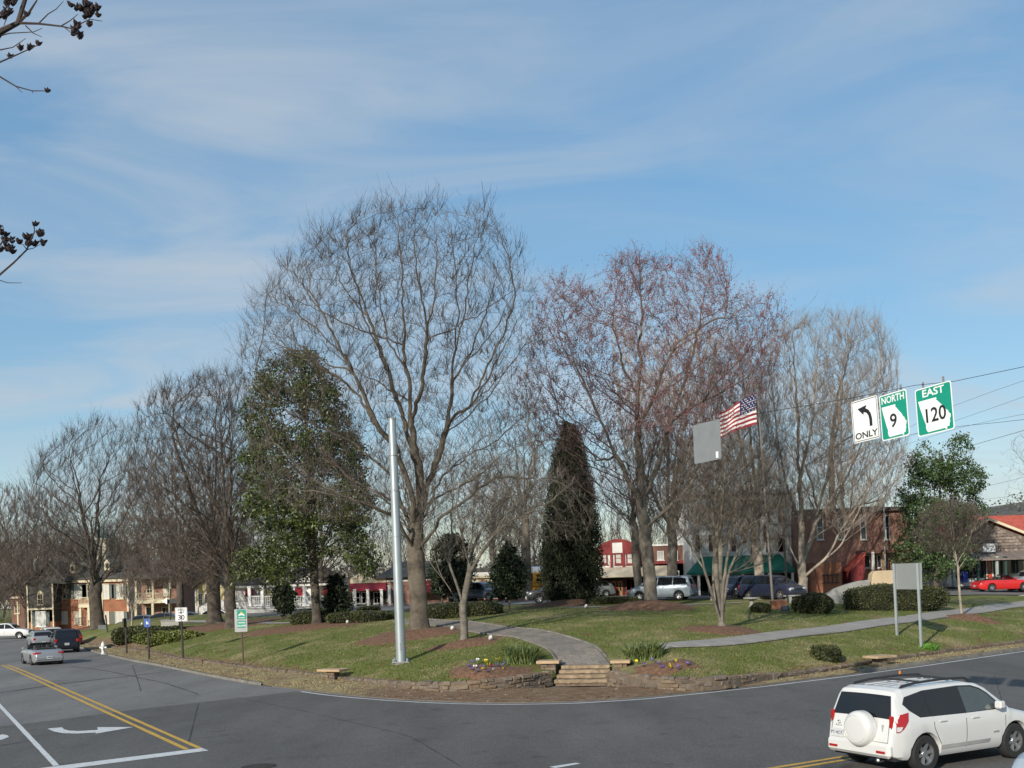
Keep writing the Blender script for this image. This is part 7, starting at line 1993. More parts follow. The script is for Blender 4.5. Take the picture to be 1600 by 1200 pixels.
# red roof planes: right slope faces the viewer's right, ridge runs back
q = MB(); e_ = .35
for sx, xe in ((1, xr_), (-1, xl_)):
    q.add([(xa_, -.5, zt0 + .12), (xe + sx * .5, -.5, zb0 - .12), (xe + sx * .5, 10.5, zb0 - .12), (xa_, 10.5, zt0 + .12), (xa_, -.5, zt0 + .3), (xe + sx * .5, -.5, zb0 + .06), (xe + sx * .5, 10.5, zb0 + .06), (xa_, 10.5, zt0 + .3)], [(0, 3, 2, 1), (4, 5, 6, 7), (0, 1, 5, 4), (1, 2, 6, 5), (2, 3, 7, 6), (3, 0, 4, 7)])
q.build('roof', ROOFR, b.root)
q = MB(); q.add([(xa_ + .5, 9.8, zt0 - 1.2), (xr_ + 14, 9.8, zt0 - 1.2), (xr_ + 14, 12.5, zt0 + 1.1), (xa_ + .5, 12.5, zt0 + 1.1), (xa_ + .5, 12.5, zt0 - 1.2), (xr_ + 14, 12.5, zt0 - 1.2)], [(0, 1, 2, 3), (0, 4, 5, 1), (3, 2, 5, 4), (0, 3, 4), (1, 5, 2)]); q.build('rear_roof', ROOFR, b.root)
for sx, xe in ((1, xr_), (-1, xl_)):
    d_ = Vector((xe + sx * .5 - xa_, 0, zb0 - zt0 - .24)); q = MB(); q.add([(xa_, -.56, zt0 + .10), (xa_ + d_.x, -.56, zt0 + .1 + d_.z), (xa_ + d_.x, -.56, zt0 + .34 + d_.z), (xa_, -.56, zt0 + .34), (xa_, -.505, zt0 + .10), (xa_ + d_.x, -.505, zt0 + .1 + d_.z), (xa_ + d_.x, -.505, zt0 + .34 + d_.z), (xa_, -.505, zt0 + .34)], [(0, 1, 2, 3), (4, 7, 6, 5), (3, 2, 6, 7), (0, 4, 5, 1)]); q.build('barge_board', CREAM, b.root)
q = MB(); zA, zB = b.Z(1560, 862), b.Z(1560, 873, 2.6); q.add([(xl_ - .3, -.06, zA), (xr_ + .5, -.06, zA), (xr_ + .5, -2.6, zB), (xl_ - .3, -2.6, zB), (xl_ - .3, -.06, zA - .1), (xr_ + .5, -.06, zA - .1), (xr_ + .5, -2.6, zB - .12), (xl_ - .3, -2.6, zB - .12)], [(0, 1, 2, 3), (4, 7, 6, 5), (2, 6, 7, 3), (0, 3, 7, 4), (1, 5, 6, 2)]); q.build('porch_roof', SH[0], b.root)
for x_ in (1473, 1510, 1539, 1552, 1583, 1608): b.post(x_, 872, 916, .10, GREEND if x_ in (1510, 1552) else M('grey_green_post', (.30, .34, .31), rough=.7), 2.3)
for x0, x1 in ((1514, 1537), (1558, 1580), (1586, 1604)): b.window(x0, x1, 876, 904, GREEND, DARKW, 1, 1)
b.door(1542, 1550, 876, 912, M('orange_red_door', (.42, .06, .03), rough=.6), WHITEW, DARKW)
b.box('low_wall', 1474, 1536, 904, 916, .35, .0, WHITEW); b.box('barrel_blue', 1496, 1503, 893, 910, 1.2, -.4, M('blue_banner', (.03, .05, .30), rough=.7))
sg = b.box('sign', 1528, 1547, 850, 863, 1.0, -.9, WHITEW)
b.box('white_stair', 1472, 1480, 888, 913, .9, 0, WHITEW)

# ---- hills far behind the right-hand shops
def hills():
    rng = np.random.default_rng(2)
    def top(x_): return 9 + 3 * np.sin(x_ * .009 + 1) + 2 * np.sin(x_ * .023) + 36 * np.clip((x_ - 215) / 130, 0, 1) * (1 - .25 * np.clip((x_ - 420) / 200, 0, 1))
    def hh(x_, y_): return (np.clip((y_ - 520) / 150, 0, 1)) ** .7 * top(x_) + 3
    xs = np.linspace(-500, 900, 220); ys = np.linspace(520, 900, 14)
    X_, Y_ = np.meshgrid(xs, ys)
    Z_ = hh(X_, Y_)
    nx = len(xs); i_ = (np.arange(len(ys) - 1)[:, None] * nx + np.arange(nx - 1)[None]).ravel()
    V = np.column_stack([X_.ravel(), Y_.ravel(), Z_.ravel()])
    o = mesh_np('hills', V, np.stack([i_, i_ + 1, i_ + nx + 1, i_ + nx], 1), M('far_woods', (.06, .064, .05), rough=.95, var=.3, scale=.09, c2=(.09, .085, .07), detail=8), smooth=True)
    setp(o, 'wooded grey-green hill far beyond the shops', 'hills', kind='structure')
    n = 2200
    x_ = rng.uniform(-450, 850, n); y_ = rng.uniform(530, 720, n)
    C = np.repeat(np.column_stack([x_, y_, hh(x_, y_) + 3.5]), 12, 0) + rng.normal(0, 1, (n * 12, 3)) * np.array([3.0, 3.0, 2.0])
    V, Fc = leaf_cards(C, 1.7, rng, up=.4, asp=.8)
    o = mesh_np('hill_woods', V, Fc, M('far_woods_leaf', (.05, .06, .042), rough=.95, var=.3, scale=.05, c2=(.11, .10, .082)))
    setp(o, 'distant woods covering the far hill', 'woods', kind='stuff')
hills()

# ================================================================== STREET FURNITURE, SIGNS, HEDGES, FLOWERS
STEEL = M('galvanised_steel', (.36, .40, .41), rough=.45, var=.08, scale=1.5, metal=.55); STEELD = M('dull_aluminium', (.30, .31, .31), rough=.5, var=.08, scale=3, metal=.5)
SIGN_W = M('white_reflective_sheet', (.74, .75, .73), rough=.45, var=.03); SIGN_G = M('green_reflective_sheet', (.004, .25, .165), rough=.4, var=.05); SIGN_K = M('black_sign_ink', (.012, .012, .012), rough=.5); SIGN_B = M('blue_sign_sheet', (.03, .10, .36), rough=.45); POSTD = M('dark_brown_post', (.045, .038, .033), rough=.7, var=.2); POSTB = M('brown_post', (.09, .06, .045), rough=.8, var=.2)
# ---- steel strain pole
p = gnd(627, 1036)
tp = at(612.5, 656, p.y)
pole = empty('steel_pole', p, label='tall grey steel strain pole in front of the tallest tree', cat='pole')
q = MB(); d = tp - p; q.tube([(0, 0, .05), tuple(d * .5), tuple(d)], [.215, .19, .165], 20); q.build('shaft', STEEL, pole, smooth=True)
q = MB(); q.box(-.36, .36, -.36, .36, .02, .07); q.build('base_plate', STEELD, pole, bevel=.01)
for sx in (-1, 1):
    for sy in (-1, 1): q = MB(); q.lathe([(.045, 0), (.045, .14), (.02, .16)], center=(sx * .29, sy * .29, .05), sides=8); q.build('anchor_bolt', STEELD, pole)
q = MB(); q.lathe([(.40, -.25), (.40, .0), (.38, .02)], sides=20); q.build('footing', CONC_D, pole)
q = MB(); q.lathe([(.175, 0), (.178, .05), (.12, .09)], center=tuple(d), sides=16); q.build('cap', STEELD, pole)
q = MB(); q.box(-.02, .02, -.235, -.20, .55, .85); q.build('handhole_cover', STEELD, pole)
q = MB(); c_ = d * .52; q.lathe([(.196, -.015), (.196, .015)], center=tuple(c_), sides=20); q.build('weld_seam', STEELD, pole)
for f in (.855, .71):
    c = d * f; q = MB(); q.lathe([(.205, -.04), (.205, .04)], center=tuple(c), sides=16); q.build('clamp_band', STEELD, pole)
    q = MB(); q.box(c.x - .03, c.x + .24, c.y - .05, c.y + .02, c.z - .03, c.z + .03); q.build('clamp_eye', STEELD, pole)
# ---- span wire with the hanging highway signs
A0 = p + d * .855
dirw = Vector((.486, -.874))
def wire_pt(px_):
    k = (px_ - PX) / F
    # point of the wire's plan line seen in that column (small roll corrected by iteration)
    t_ = 20.0
    for _ in range(40):
        x_, y_ = A0.x + dirw.x * t_, A0.y + dirw.y * t_
        f = x_ / y_ - k_of(px_); t_ -= f / ((dirw.x * y_ - dirw.y * x_) / y_ ** 2)
    return Vector((A0.x + dirw.x * t_, A0.y + dirw.y * t_))
_py = {'v': 640}
def k_of(px_): return uv(px_, _py['v'])[0]
def wire3(px_, py_):
    _py['v'] = py_
    w_ = wire_pt(px_); return at(px_, py_, w_.y)
wp = [A0] + [wire3(x_, y_) for x_, y_ in ((700, 711), (916, 679), (1083, 661), (1128, 655.5), (1330, 622), (1372, 613.5), (1430, 602), (1490, 596), (1600, 573))]
wp.append(wp[-1] + (wp[-1] - wp[-2]).normalized() * 9)
wire = MB(); wire.tube(wp, .0055, 5)
setp(wire.build('span_wire', IRON), 'thin span wire from the steel pole carrying the hanging road signs', 'wire')
pz = Vector((wp[-1].x, wp[-1].y, 0))
q = MB(); q.tube([(0, 0, 0), (0, 0, wp[-1].z + .3)], [.2, .16], 14); o = q.build('far_steel_pole', STEEL, smooth=True); o.location = pz; setp(o, 'grey steel pole just outside the photo holding the span wire', 'pole')
def rrect(w, h, r_, n=4):
    pts = []
    for cx, cy, a0 in ((w / 2 - r_, h / 2 - r_, 0), (-w / 2 + r_, h / 2 - r_, 90), (-w / 2 + r_, -h / 2 + r_, 180), (w / 2 - r_, -h / 2 + r_, 270)):
        for k in range(n + 1): t_ = R(a0 + 90 * k / n); pts.append((cx + r_ * math.cos(t_), cy + r_ * math.sin(t_)))
    return pts
def flat_poly(name, pts, depth0, depth1, mat, parent):
    """polygon in the sign's local x-z plane, thickness along -y."""
    tri = mgeo.tessellate_polygon([[Vector((x_, z_, 0)) for x_, z_ in pts]])
    n = len(pts); q = MB()
    q.add([(x_, -depth1, z_) for x_, z_ in pts] + [(x_, -depth0, z_) for x_, z_ in pts], [tuple(t_) for t_ in tri] + [tuple(i_ + n for i_ in t_)[::-1] for t_ in tri] + [(i_, (i_ + 1) % n, n + (i_ + 1) % n, n + i_) for i_ in range(n)])
    return q.build(name, mat, parent)
GA = [(-.46, .50), (.09, .50), (.11, .47), (.09, .43), (.14, .38), (.20, .30), (.27, .22), (.33, .15), (.36, .08), (.42, .03), (.43, -.03), (.49, -.09), (.48, -.17), (.45, -.22), (.46, -.30), (.43, -.36), (.43, -.42), (.36, -.43), (.35, -.50), (.31, -.50), (.30, -.46), (-.22, -.47), (-.26, -.42), (-.28, -.33), (-.27, -.24), (-.31, -.12), (-.33, -.05), (-.36, .08), (-.41, .27)]
def hang_sign(px0, pt0, px1, pt1, pb, name, label, w_scale=1.0, face=1, tilt=-3.5):
    a_, b_ = wire3(px0, pt0), wire3(px1, pt1)
    mid = (a_ + b_) / 2; w = (b_.xy - a_.xy).length * w_scale
    zb_ = at((px0 + px1) / 2 + 5, pb, mid.y).z; h = mid.z - zb_
    az = math.atan2(dirw.y, dirw.x)
    r_ = empty(name, (mid.x, mid.y, mid.z - h / 2), az, label, 'road sign')
    r_.rotation_euler = (0, R(tilt), az)
    for s_ in (-.28, .28):
        q = MB(); q.box(s_ * w - .02, s_ * w + .02, .012, .03, h / 2 - .25, h / 2 + .12); q.build('hanger', STEELD, r_)
    return r_, w, h
r_, w, h = hang_sign(1331, 627, 1372, 618, 689, 'turn_only_sign', 'white hanging sign with a black left arrow and the word ONLY')
flat_poly('plate', rrect(w, h, .05), 0, .006, SIGN_W, r_); flat_poly('backing', rrect(w * .99, h * .99, .05), -.004, 0, STEELD, r_)
bw = .016; inn = rrect(w - .05, h - .05, .04); out_ = rrect(w - .05 + 2 * bw * 0 - .0, h - .05, .04)
for x0, x1, z0, z1 in ((-w / 2 + .03, w / 2 - .03, h / 2 - .035, h / 2 - .022), (-w / 2 + .03, w / 2 - .03, -h / 2 + .022, -h / 2 + .035), (-w / 2 + .022, -w / 2 + .034, -h / 2 + .03, h / 2 - .03), (w / 2 - .034, w / 2 - .022, -h / 2 + .03, h / 2 - .03)):
    q = MB(); q.box(x0, x1, -.0085, -.0062, z0, z1); q.build('border', SIGN_K, r_)
S = h
arr = [(.20, -.20), (.20, -.02), (.17, .10), (.10, .19), (.0, .245), (.05, .315), (-.28, .27), (-.09, .10), (-.065, .165), (.03, .125), (.085, .055), (.105, -.04), (.105, -.20)]
flat_poly('arrow', [(x_ * S * .86 * (w / h) / .8 + .03, z_ * S + .02) for x_, z_ in arr], .0062, .0085, SIGN_K, r_)
text_mesh('only_lettering', 'ONLY', h * .21, SIGN_K, r_, (0, -.0085, -h * .355), (R(90), 0, 0), bold=.004, thick=.001, xscale=.92 * w / (h * .62))
for args, word, num, nsz, dx_ in (((1375, 617, 1418, 609, 685, 'route_nine_sign', 'green hanging sign reading NORTH 9 on a white state outline'), 'NORTH', '9', .36, -.03), ((1431, 605, 1488, 598, 677, 'route_onetwenty_sign', 'green hanging sign reading EAST 120 on a white state outline'), 'EAST', '120', .36, .0)):
    r_, w, h = hang_sign(*args)
    flat_poly('plate', rrect(w, h, .05), 0, .005, SIGN_W, r_); flat_poly('green_field', rrect(w - .045, h - .045, .04), .0052, .0075, SIGN_G, r_); flat_poly('backing', rrect(w * .99, h * .99, .05), -.004, 0, STEELD, r_)
    flat_poly('state_outline', [(x_ * w * .90 - .01, z_ * h * .70 - h * .115) for x_, z_ in GA], .0077, .0095, SIGN_W, r_)
    text_mesh('direction_lettering', word, h * .215, SIGN_W, r_, (0, -.0095, h * .365), (R(90), 0, 0), bold=.004, thick=.001, xscale=(.80 if word == 'NORTH' else .92) * w / (h * .72))
    text_mesh('route_number', num, h * nsz * 1.15, SIGN_K, r_, (dx_ * w, -.0105, -h * .12), (R(90), 0, 0), bold=.006, thick=.001, xscale=(.95 if num == '9' else .74) * w / (h * .72))
r_, w, h = hang_sign(1083, 662, 1125, 657, 721, 'sign_back', 'grey blank back of a hanging sign beside the flag', tilt=-1)
flat_poly('plate', rrect(w, h, .05), -.004, .004, STEELD, r_)
q = MB(); q.box(w * .32, w * .40, -.012, -.0045, -h * .46, -h * .30); q.build('sticker', SIGN_W, r_)
# ---- overhead lines at the right
for k, (pts, Ys, l_) in enumerate((
        ([(1420, 682), (1500, 655), (1560, 634), (1605, 618)], (78, 60), 'upper slack cable sweeping behind the EAST sign'),
        ([(1420, 668), (1490, 634), (1550, 612), (1605, 593)], (80, 58), 'topmost slack cable sweeping behind the EAST sign'),
        ([(1430, 690), (1500, 668), (1560, 655), (1605, 646)], (82, 62), 'third slack cable below the EAST sign'),
        ([(1440, 676), (1500, 666), (1560, 660), (1605, 655)], (84, 66), 'heavy cable just under the EAST sign'),
        ([(1450, 715), (1515, 697), (1560, 684), (1605, 671)], (86, 64), 'low cable passing over the tall evergreen'),
        ([(1480, 775), (1540, 760), (1575, 752), (1605, 744)], (90, 70), 'lowest cable above the red roof'),
        ([(1480, 790), (1540, 780), (1575, 776), (1605, 768)], (92, 72), 'last thin cable close above the red roof'))):
    n = len(pts)
    P_ = [at(x_, y_, Ys[0] + (Ys[1] - Ys[0]) * i_ / (n - 1)) for i_, (x_, y_) in enumerate(pts)]
    P_ = [P_[0] + (P_[0] - P_[1]) * 1.5] + P_ + [P_[-1] + (P_[-1] - P_[-2]) * .6]
    q = MB(); q.tube(P_, .014 if k in (3, 4) else .009, 5); setp(q.build('overhead_cable', IRON), l_, 'cable', 'overhead cables at the right')
# ---- flag
p = gnd(1208, 948); tp = at(1183, 606, p.y)
fr = empty('flagpole', p, label='tall thin flagpole with the flag at its top', cat='flagpole')
d = tp - p; q = MB(); q.tube([(0, 0, 0), tuple(d * .5), tuple(d)], [.085, .07, .045], 10); q.build('shaft', M('pole_grey_brown', (.14, .12, .105), rough=.6, var=.15), fr, smooth=True)
q = MB(); q.lathe([(0, -.09), (.06, -.06), (.085, 0), (.06, .06), (0, .09)], center=tuple(d + Vector((0, 0, .07))), sides=10, cap=False); q.build('finial', M('brass', (.35, .25, .08), rough=.4, metal=.7), fr, smooth=True)
q = MB(); q.lathe([(.3, -.1), (.3, .08), (.25, .1)], sides=14); q.build('footing', CONC, fr)
def flag():
    hz_, hb = at(1182.5, 615, p.y), at(1184, 663, p.y)
    hoist = (hz_ - hb).length; fly = hoist * 1.75
    r0 = empty('flag', hb + Vector((-.06, 0, 0)), label='United States flag streaming left from the pole', cat='flag')
    nx, nz = 26, 13
    pos = []
    for i_ in range(nx + 1):
        u = i_ / nx
        # cloth sinks and folds towards the fly
        x_ = -(fly * .76) * u * (1 - .06 * u); drop = -.44 * hoist * u ** 1.3; wv = .17 * u * math.sin(u * 11) ; hh = hoist * (1 - .24 * u)
        for j in range(nz + 1):
            v = j / nz; pos.append((x_ + .05 * math.sin(u * 8 + v * 3) * u, -.25 * u + wv + .06 * math.sin(v * 4 + u * 6) * u, drop + hh * v + .04 * math.sin(u * 13 + v * 2) * u))
    red, white, blue = [], [], []
    for i_ in range(nx):
        for j in range(nz):
            f = (i_ * (nz + 1) + j, (i_ + 1) * (nz + 1) + j, (i_ + 1) * (nz + 1) + j + 1, i_ * (nz + 1) + j + 1)
            (blue if (i_ < nx * .4 and j >= 6) else red if j % 2 == 0 else white).append(f)
    FR, FW, FB = M('flag_red', (.27, .018, .03), rough=.8, var=.05), M('flag_white', (.68, .66, .64), rough=.8, var=.05), M('flag_blue', (.02, .024, .10), rough=.8, var=.05)
    q = MB(); q.v = pos; q.f = red + white + blue; q.m = [0] * len(red) + [1] * len(white) + [2] * len(blue); q.build('cloth', [FR, FW, FB], r0, smooth=True, fixn=False, angle=180)
    q = MB()
    for row in range(9):
        for cidx in range(6 if row % 2 == 0 else 5):
            u = .4 * ((cidx + (.5 if row % 2 == 0 else 1)) / 6); v = (6 + 7 * (row + .6) / 9.4) / 13
            i_, j = u * nx, v * nz; c = Vector(pos[int(i_) * (nz + 1) + int(j)]).lerp(Vector(pos[(int(i_) + 1) * (nz + 1) + min(nz, int(j) + 1)]), .5)
            c.y -= .015; s_ = .05
            pts = [(c.x + s_ * (1 if k % 2 == 0 else .42) * math.sin(k * math.pi / 5), c.y, c.z + s_ * (1 if k % 2 == 0 else .42) * math.cos(k * math.pi / 5)) for k in range(10)]
            q.poly(pts)
    o = q.build('stars', FW, r0); o['kind'] = 'stuff'
flag()
# ---- road signs on posts along the left verge
def post_sign(name, label, base_px, top_px, post_w, mat):
    p_ = flat(base_px[0], base_px[1], .12); t_ = at(top_px[0], top_px[1], p_.y)
    r0 = empty(name, p_, label=label, cat='road sign')
    q = MB(); d_ = t_ - p_; q.tube([(0, 0, -.2), tuple(d_)], post_w / 2, 6); q.build('post', mat, r0)
    return r0, p_
def plate_px(r0, p_, x0, x1, y0, y1, mat, name='plate', out=.05, th=.006, rad=.04):
    a_, b_ = at(x0, y1, p_.y), at(x1, y0, p_.y); w, h = b_.x - a_.x, b_.z - a_.z
    c = Vector(((a_.x + b_.x) / 2 - p_.x, -out, (a_.z + b_.z) / 2 - p_.z))
    o = flat_poly(name, rrect(abs(w), abs(h), rad), 0, th, mat, r0); o.location = c
    return o, abs(w), abs(h), c
r0, p_ = post_sign('speed_limit_sign', 'white speed limit 30 sign on a dark post beside the left road', (286, 1031), (283, 949), .13, POSTD)
o, w, h, c = plate_px(r0, p_, 274.5, 292.5, 949, 971, SIGN_W)
q = MB()
for x0, x1, z0, z1 in ((-w / 2 + .03, w / 2 - .03, h / 2 - .045, h / 2 - .03), (-w / 2 + .03, w / 2 - .03, -h / 2 + .03, -h / 2 + .045), (-w / 2 + .03, -w / 2 + .045, -h / 2 + .045, h / 2 - .045), (w / 2 - .045, w / 2 - .03, -h / 2 + .045, h / 2 - .045)): q = MB(); q.box(x0, x1, -.0085, -.0062, z0, z1); q.build('border', SIGN_K, o)
text_mesh('lettering', 'SPEED', h * .20, SIGN_K, o, (0, -.0085, h * .32), (R(90), 0, 0), bold=.003, thick=.001); text_mesh('lettering', 'LIMIT', h * .20, SIGN_K, o, (0, -.0085, h * .13), (R(90), 0, 0), bold=.003, thick=.001); text_mesh('number', '30', h * .50, SIGN_K, o, (0, -.0085, -h * .23), (R(90), 0, 0), bold=.008, thick=.001)
r0, p_ = post_sign('blue_sign', 'small blue sign with a white mark on a dark post', (233, 1030), (231, 967), .13, POSTD)
o, w, h, c = plate_px(r0, p_, 226, 235, 966.5, 980, SIGN_B)
q = MB(); q.poly([(x_ * w, -.0085, z_ * h) for x_, z_ in ((-.16, .18), (.1, .18), (.16, .05), (.22, -.16), (-.16, -.16))]); q.build('emblem', SIGN_W, o)
r0, p_ = post_sign('bare_post', 'dark sign post with its narrow plate turned edge-on', (198, 1021), (196, 966), .13, POSTD)
o, w, h, c = plate_px(r0, p_, 195.2, 196.8, 966, 980, POSTD, th=.4)
r0, p_ = post_sign('green_sign', 'green town square sign on a thin brown post', (381, 1044), (377, 975), .09, POSTB)
o, w, h, c = plate_px(r0, p_, 367.5, 386, 951.5, 987.5, STEELD, 'back_plate', out=.05)
o2, w2, h2, c2 = plate_px(r0, p_, 371, 384.5, 952.5, 967.5, SIGN_G, out=.06)
q = MB(); q.poly([(x_ * w2, -.0085, z_ * h2) for x_, z_ in ((-.34, -.16), (-.30, .0), (-.12, .10), (0, .26), (.12, .10), (.30, .0), (.34, -.16), (.14, -.08), (-.14, -.08))]); q.build('emblem', SIGN_W, o2)
q = MB(); q.poly([(x_ * w2, -.0092, z_ * h2) for x_, z_ in ((-.14, .12), (0, .34), (.14, .12), (0, .02))]); q.build('emblem_top', M('sign_yellow', (.6, .42, .05), rough=.5), o2)
text_mesh('lettering', 'Roswell', h2 * .20, SIGN_W, o2, (0, -.0085, -h2 * .34), (R(90), 0, 0), bold=.002, thick=.001)
o3, w3, h3, c3 = plate_px(r0, p_, 371, 384.5, 969.5, 981, SIGN_G, out=.06)
for k, t_ in enumerate(('TOWN', 'SQUARE')): text_mesh('lettering', t_, h3 * .34, SIGN_W, o3, (0, -.0085, h3 * (.2 - .42 * k)), (R(90), 0, 0), bold=.002, thick=.001)
# far small signs
def far_sign(name, label, x, yb, yt, plates, lean=0, mat=POSTD):
    p_ = gnd(x, yb); r0 = empty(name, p_, label=label, cat='sign'); t_ = at(x + lean, yt, p_.y) - p_
    q = MB(); q.tube([(0, 0, 0), tuple(t_)], .06, 6); q.build('post', mat, r0)
    for (x0, x1, y0, y1, m_) in plates: plate_px(r0, p_, x0, x1, y0, y1, m_, out=.09, rad=.02)
    return r0, p_
far_sign('notice_sign', 'small dark notice board on a slanting post by the fire hydrant', 168, 988, 961, [(154, 166, 976.5, 983.5, M('dark_notice', (.10, .11, .11), rough=.6))], -3)
far_sign('parking_sign', 'blue and white parking sign in front of the brick house', 164, 976, 950, [(163.5, 169.5, 952, 960, M('pale_blue_sheet', (.18, .34, .62), rough=.5)), (163.5, 167.5, 965, 971, SIGN_W)])
far_sign('street_name_sign', 'green street name sign at the corner before the brick wing', 61, 980, 955, [(55, 65.5, 960, 964, M('teal_green', (.03, .20, .17), rough=.5)), (59, 63, 953.5, 957.5, SIGN_W)])
far_sign('arrow_sign', 'dark post with a white arrow plate in front of the porch house', 266, 972, 920, [(262, 277, 936, 943, SIGN_K)])
p_ = gnd(262, 972); q = MB(); a_ = [at(x_, y_, p_.y - .3) for x_, y_ in ((253, 939), (261, 933.5), (261, 944.5))]; q.add([tuple(v) for v in a_] + [(v.x, v.y + .05, v.z) for v in a_], [(0, 1, 2), (3, 5, 4), (0, 3, 4, 1), (1, 4, 5, 2), (2, 5, 3, 0)]); setp(q.build('arrow_plate', SIGN_W), 'white pointed arrow plate on the dark post', 'sign')
r0, p_ = far_sign('banner', 'white banner with a dark picture between the lamp posts', 113, 976, 955, [])
o, w, h, c = plate_px(r0, p_, 104.5, 112, 956, 970, SIGN_W, out=.08, rad=.01); q = MB(); q.box(-w * .18, w * .2, -.012, -.007, -h * .3, h * .32); q.build('picture', M('dark_picture', (.12, .10, .10)), o)
def lamp(x, yb, yt, l_):
    p_ = gnd(x, yb); h = (at(x, yt, p_.y) - p_).z; r0 = empty('lamp_post', p_, label=l_, cat='lamp post')
    q = MB(); q.lathe([(.14, 0), (.14, .25), (.06, .35), (.05, h - .75), (.09, h - .7)], sides=10); q.build('post', IRON, r0)
    q = MB(); q.lathe([(.12, h - .7), (.19, h - .3)], sides=6); q.build('lantern_glass', M('lantern_glass', (.15, .15, .14), rough=.2), r0)
    q = MB(); q.lathe([(.24, h - .3), (.10, h - .1), (.03, h)], sides=6); q.build('lantern_cap', IRON, r0)
lamp(92, 978, 943, 'black lantern post before the brick house, farther left'); lamp(113, 977, 943, 'black lantern post before the brick house, beside the white banner')
p_ = gnd(30, 985); q = MB(); q.tube([(0, 0, 0), (-.3, 0, 8.5)], [.09, .05], 8); o = q.build('utility_pole', M('pale_pole', (.36, .34, .31), rough=.7)); o.location = p_; setp(o, 'slim pale pole at the far left edge before the annex', 'pole')
p_ = gnd(741, 935); q = MB(); q.tube([(0, 0, 0), (-.3, 0, 6.0)], .07, 8); r0 = empty('signal_post', p_, label='thin post with a green street sign over the blue-grey pickup', cat='sign'); q.build('post', STEELD, r0); plate_px(r0, p_, 727, 736, 879, 885, M('teal_green', (.03, .20, .17)), out=.1, rad=.02)
p_ = gnd(1240, 935) ; q = MB(); q.tube([(0, 0, 0), (-.15, 0, 6.5)], .10, 8); o = q.build('utility_pole', M('weathered_pole', (.17, .145, .12), rough=.9)); o.location = at(1229, 915, 86); setp(o, 'weathered pole standing before the green awning', 'pole')
p_ = gnd(1375, 925)
# ---- hydrant
p_ = flat(161.5, 1022, .12); hy = empty('fire_hydrant', p_, label='white fire hydrant by the left kerb', cat='fire hydrant'); HW = M('hydrant_white', (.62, .64, .62), rough=.5, var=.1)
k_ = 1.0
q = MB(); q.lathe([(.16, 0), (.16, .06), (.11, .08), (.11, .5), (.15, .52), (.15, .56)], sides=14); q.build('barrel', HW, hy, smooth=True)
q = MB(); q.lathe([(.14, .56), (.13, .66), (.08, .74), (.03, .77), (.03, .84)], sides=14); q.build('bonnet', HW, hy, smooth=True)
for sx in (1, -1): q = MB(); q.lathe([(.06, 0), (.06, .1), (.075, .1), (.075, .14)], axis='x', sides=10); o = q.build('nozzle', HW, hy); o.location = (.1 if sx > 0 else -.24, 0, .42)
q = MB(); q.lathe([(.08, -.2), (.09, -.16), (.08, -.1), (.07, -.05)], axis='y', center=(0, 0, .36), sides=10); q.build('pumper_nozzle', HW, hy)
hy.scale = (k_, k_, k_ * 1.05)
# ---- big blank board (back of a guide sign) on two posts
pa, pb = gnd(1440, 1014), gnd(1402, 993)
gs = empty('guide_sign', pa, label='blank grey back of a large guide sign on two steel posts', cat='road sign')
ta, tb = at(1433.5, 880, pa.y), at(1396.5, 880.5, pb.y)
for P_, T_ in ((pa, ta), (pb, tb)):
    q = MB(); d_ = T_ - P_; o0 = P_ - pa; w_ = .07
    n_ = (pb - pa).normalized()
    q.tube([tuple(o0 + Vector((0, 0, -.3))), tuple(o0 + d_)], .075, 4); q.build('post', STEEL, gs)
z1 = (ta.z + tb.z) / 2; z0 = at(1436, 921, pa.y).z
u_ = (tb - ta); u_.z = 0; L_ = u_.length; u_.normalize(); nn = Vector((u_.y, -u_.x, 0))
if nn.x < 0: nn = -nn
bo = ta - pa - u_ * .18 + nn * .09
q = MB(); V4 = [bo, bo + u_ * (L_ + .36)]
zz = (z1 - pa.z, z0 - pa.z)
q.add([(v.x + n3.x, v.y + n3.y, z_) for n3 in (Vector((0, 0, 0)), nn * .02) for v in V4 for z_ in zz], [(0, 1, 3, 2), (4, 6, 7, 5), (0, 4, 5, 1), (2, 3, 7, 6), (0, 2, 6, 4), (1, 5, 7, 3)]); q.build('panel', M('grey_sign_back', (.42, .44, .44), rough=.5, var=.05, metal=.3), gs)
# ---- stone memorial with hedges
GST = M('grey_granite', (.27, .265, .245), rough=.85, var=.2, scale=1.6, bump=.3); BST = M('tan_sandstone', (.46, .36, .235), rough=.85, var=.1, scale=1.2, bump=.2)
pm = gnd(1330, 943)
mm = empty('stone_memorial', pm, label='curved grey stone wing wall beside a tan stone block', cat='memorial')
def mz(x, y, Y): v = at(x, y, Y) - pm; return (v.x, v.z)
q = MB(); Ym = pm.y; q.prism([mz(1284, 948, Ym), mz(1362, 945, Ym), mz(1357, 906, Ym), mz(1340, 908, Ym), mz(1322, 913, Ym), mz(1305, 919, Ym), mz(1292, 927, Ym)], 'y', -.25, .25); q.build('wing_wall', GST, mm, bevel=.02)
q = MB(); q.prism([mz(1359, 944, Ym), mz(1420, 941, Ym), mz(1420, 890, Ym), mz(1368, 892, Ym), mz(1363, 897, Ym), mz(1360, 920, Ym)], 'y', -.1, .8); q.build('tan_block', BST, mm, bevel=.05)
q = MB(); q.prism([mz(1288, 950, Ym - .6), mz(1365, 948, Ym - .6), mz(1365, 930, Ym - .6), mz(1288, 930, Ym - .6)], 'y', -.7, -.3); q.build('bench', GST, mm, bevel=.03)
LEAFH = leaf_mat('hedge_leaf', (.016, .024, .008), (.06, .066, .02), .55); CORE = M('hedge_core', (.018, .018, .01), rough=.95, var=.3, scale=8); LEAFY = leaf_mat('yellow_green_leaf', (.05, .07, .014), (.15, .17, .04), .5)
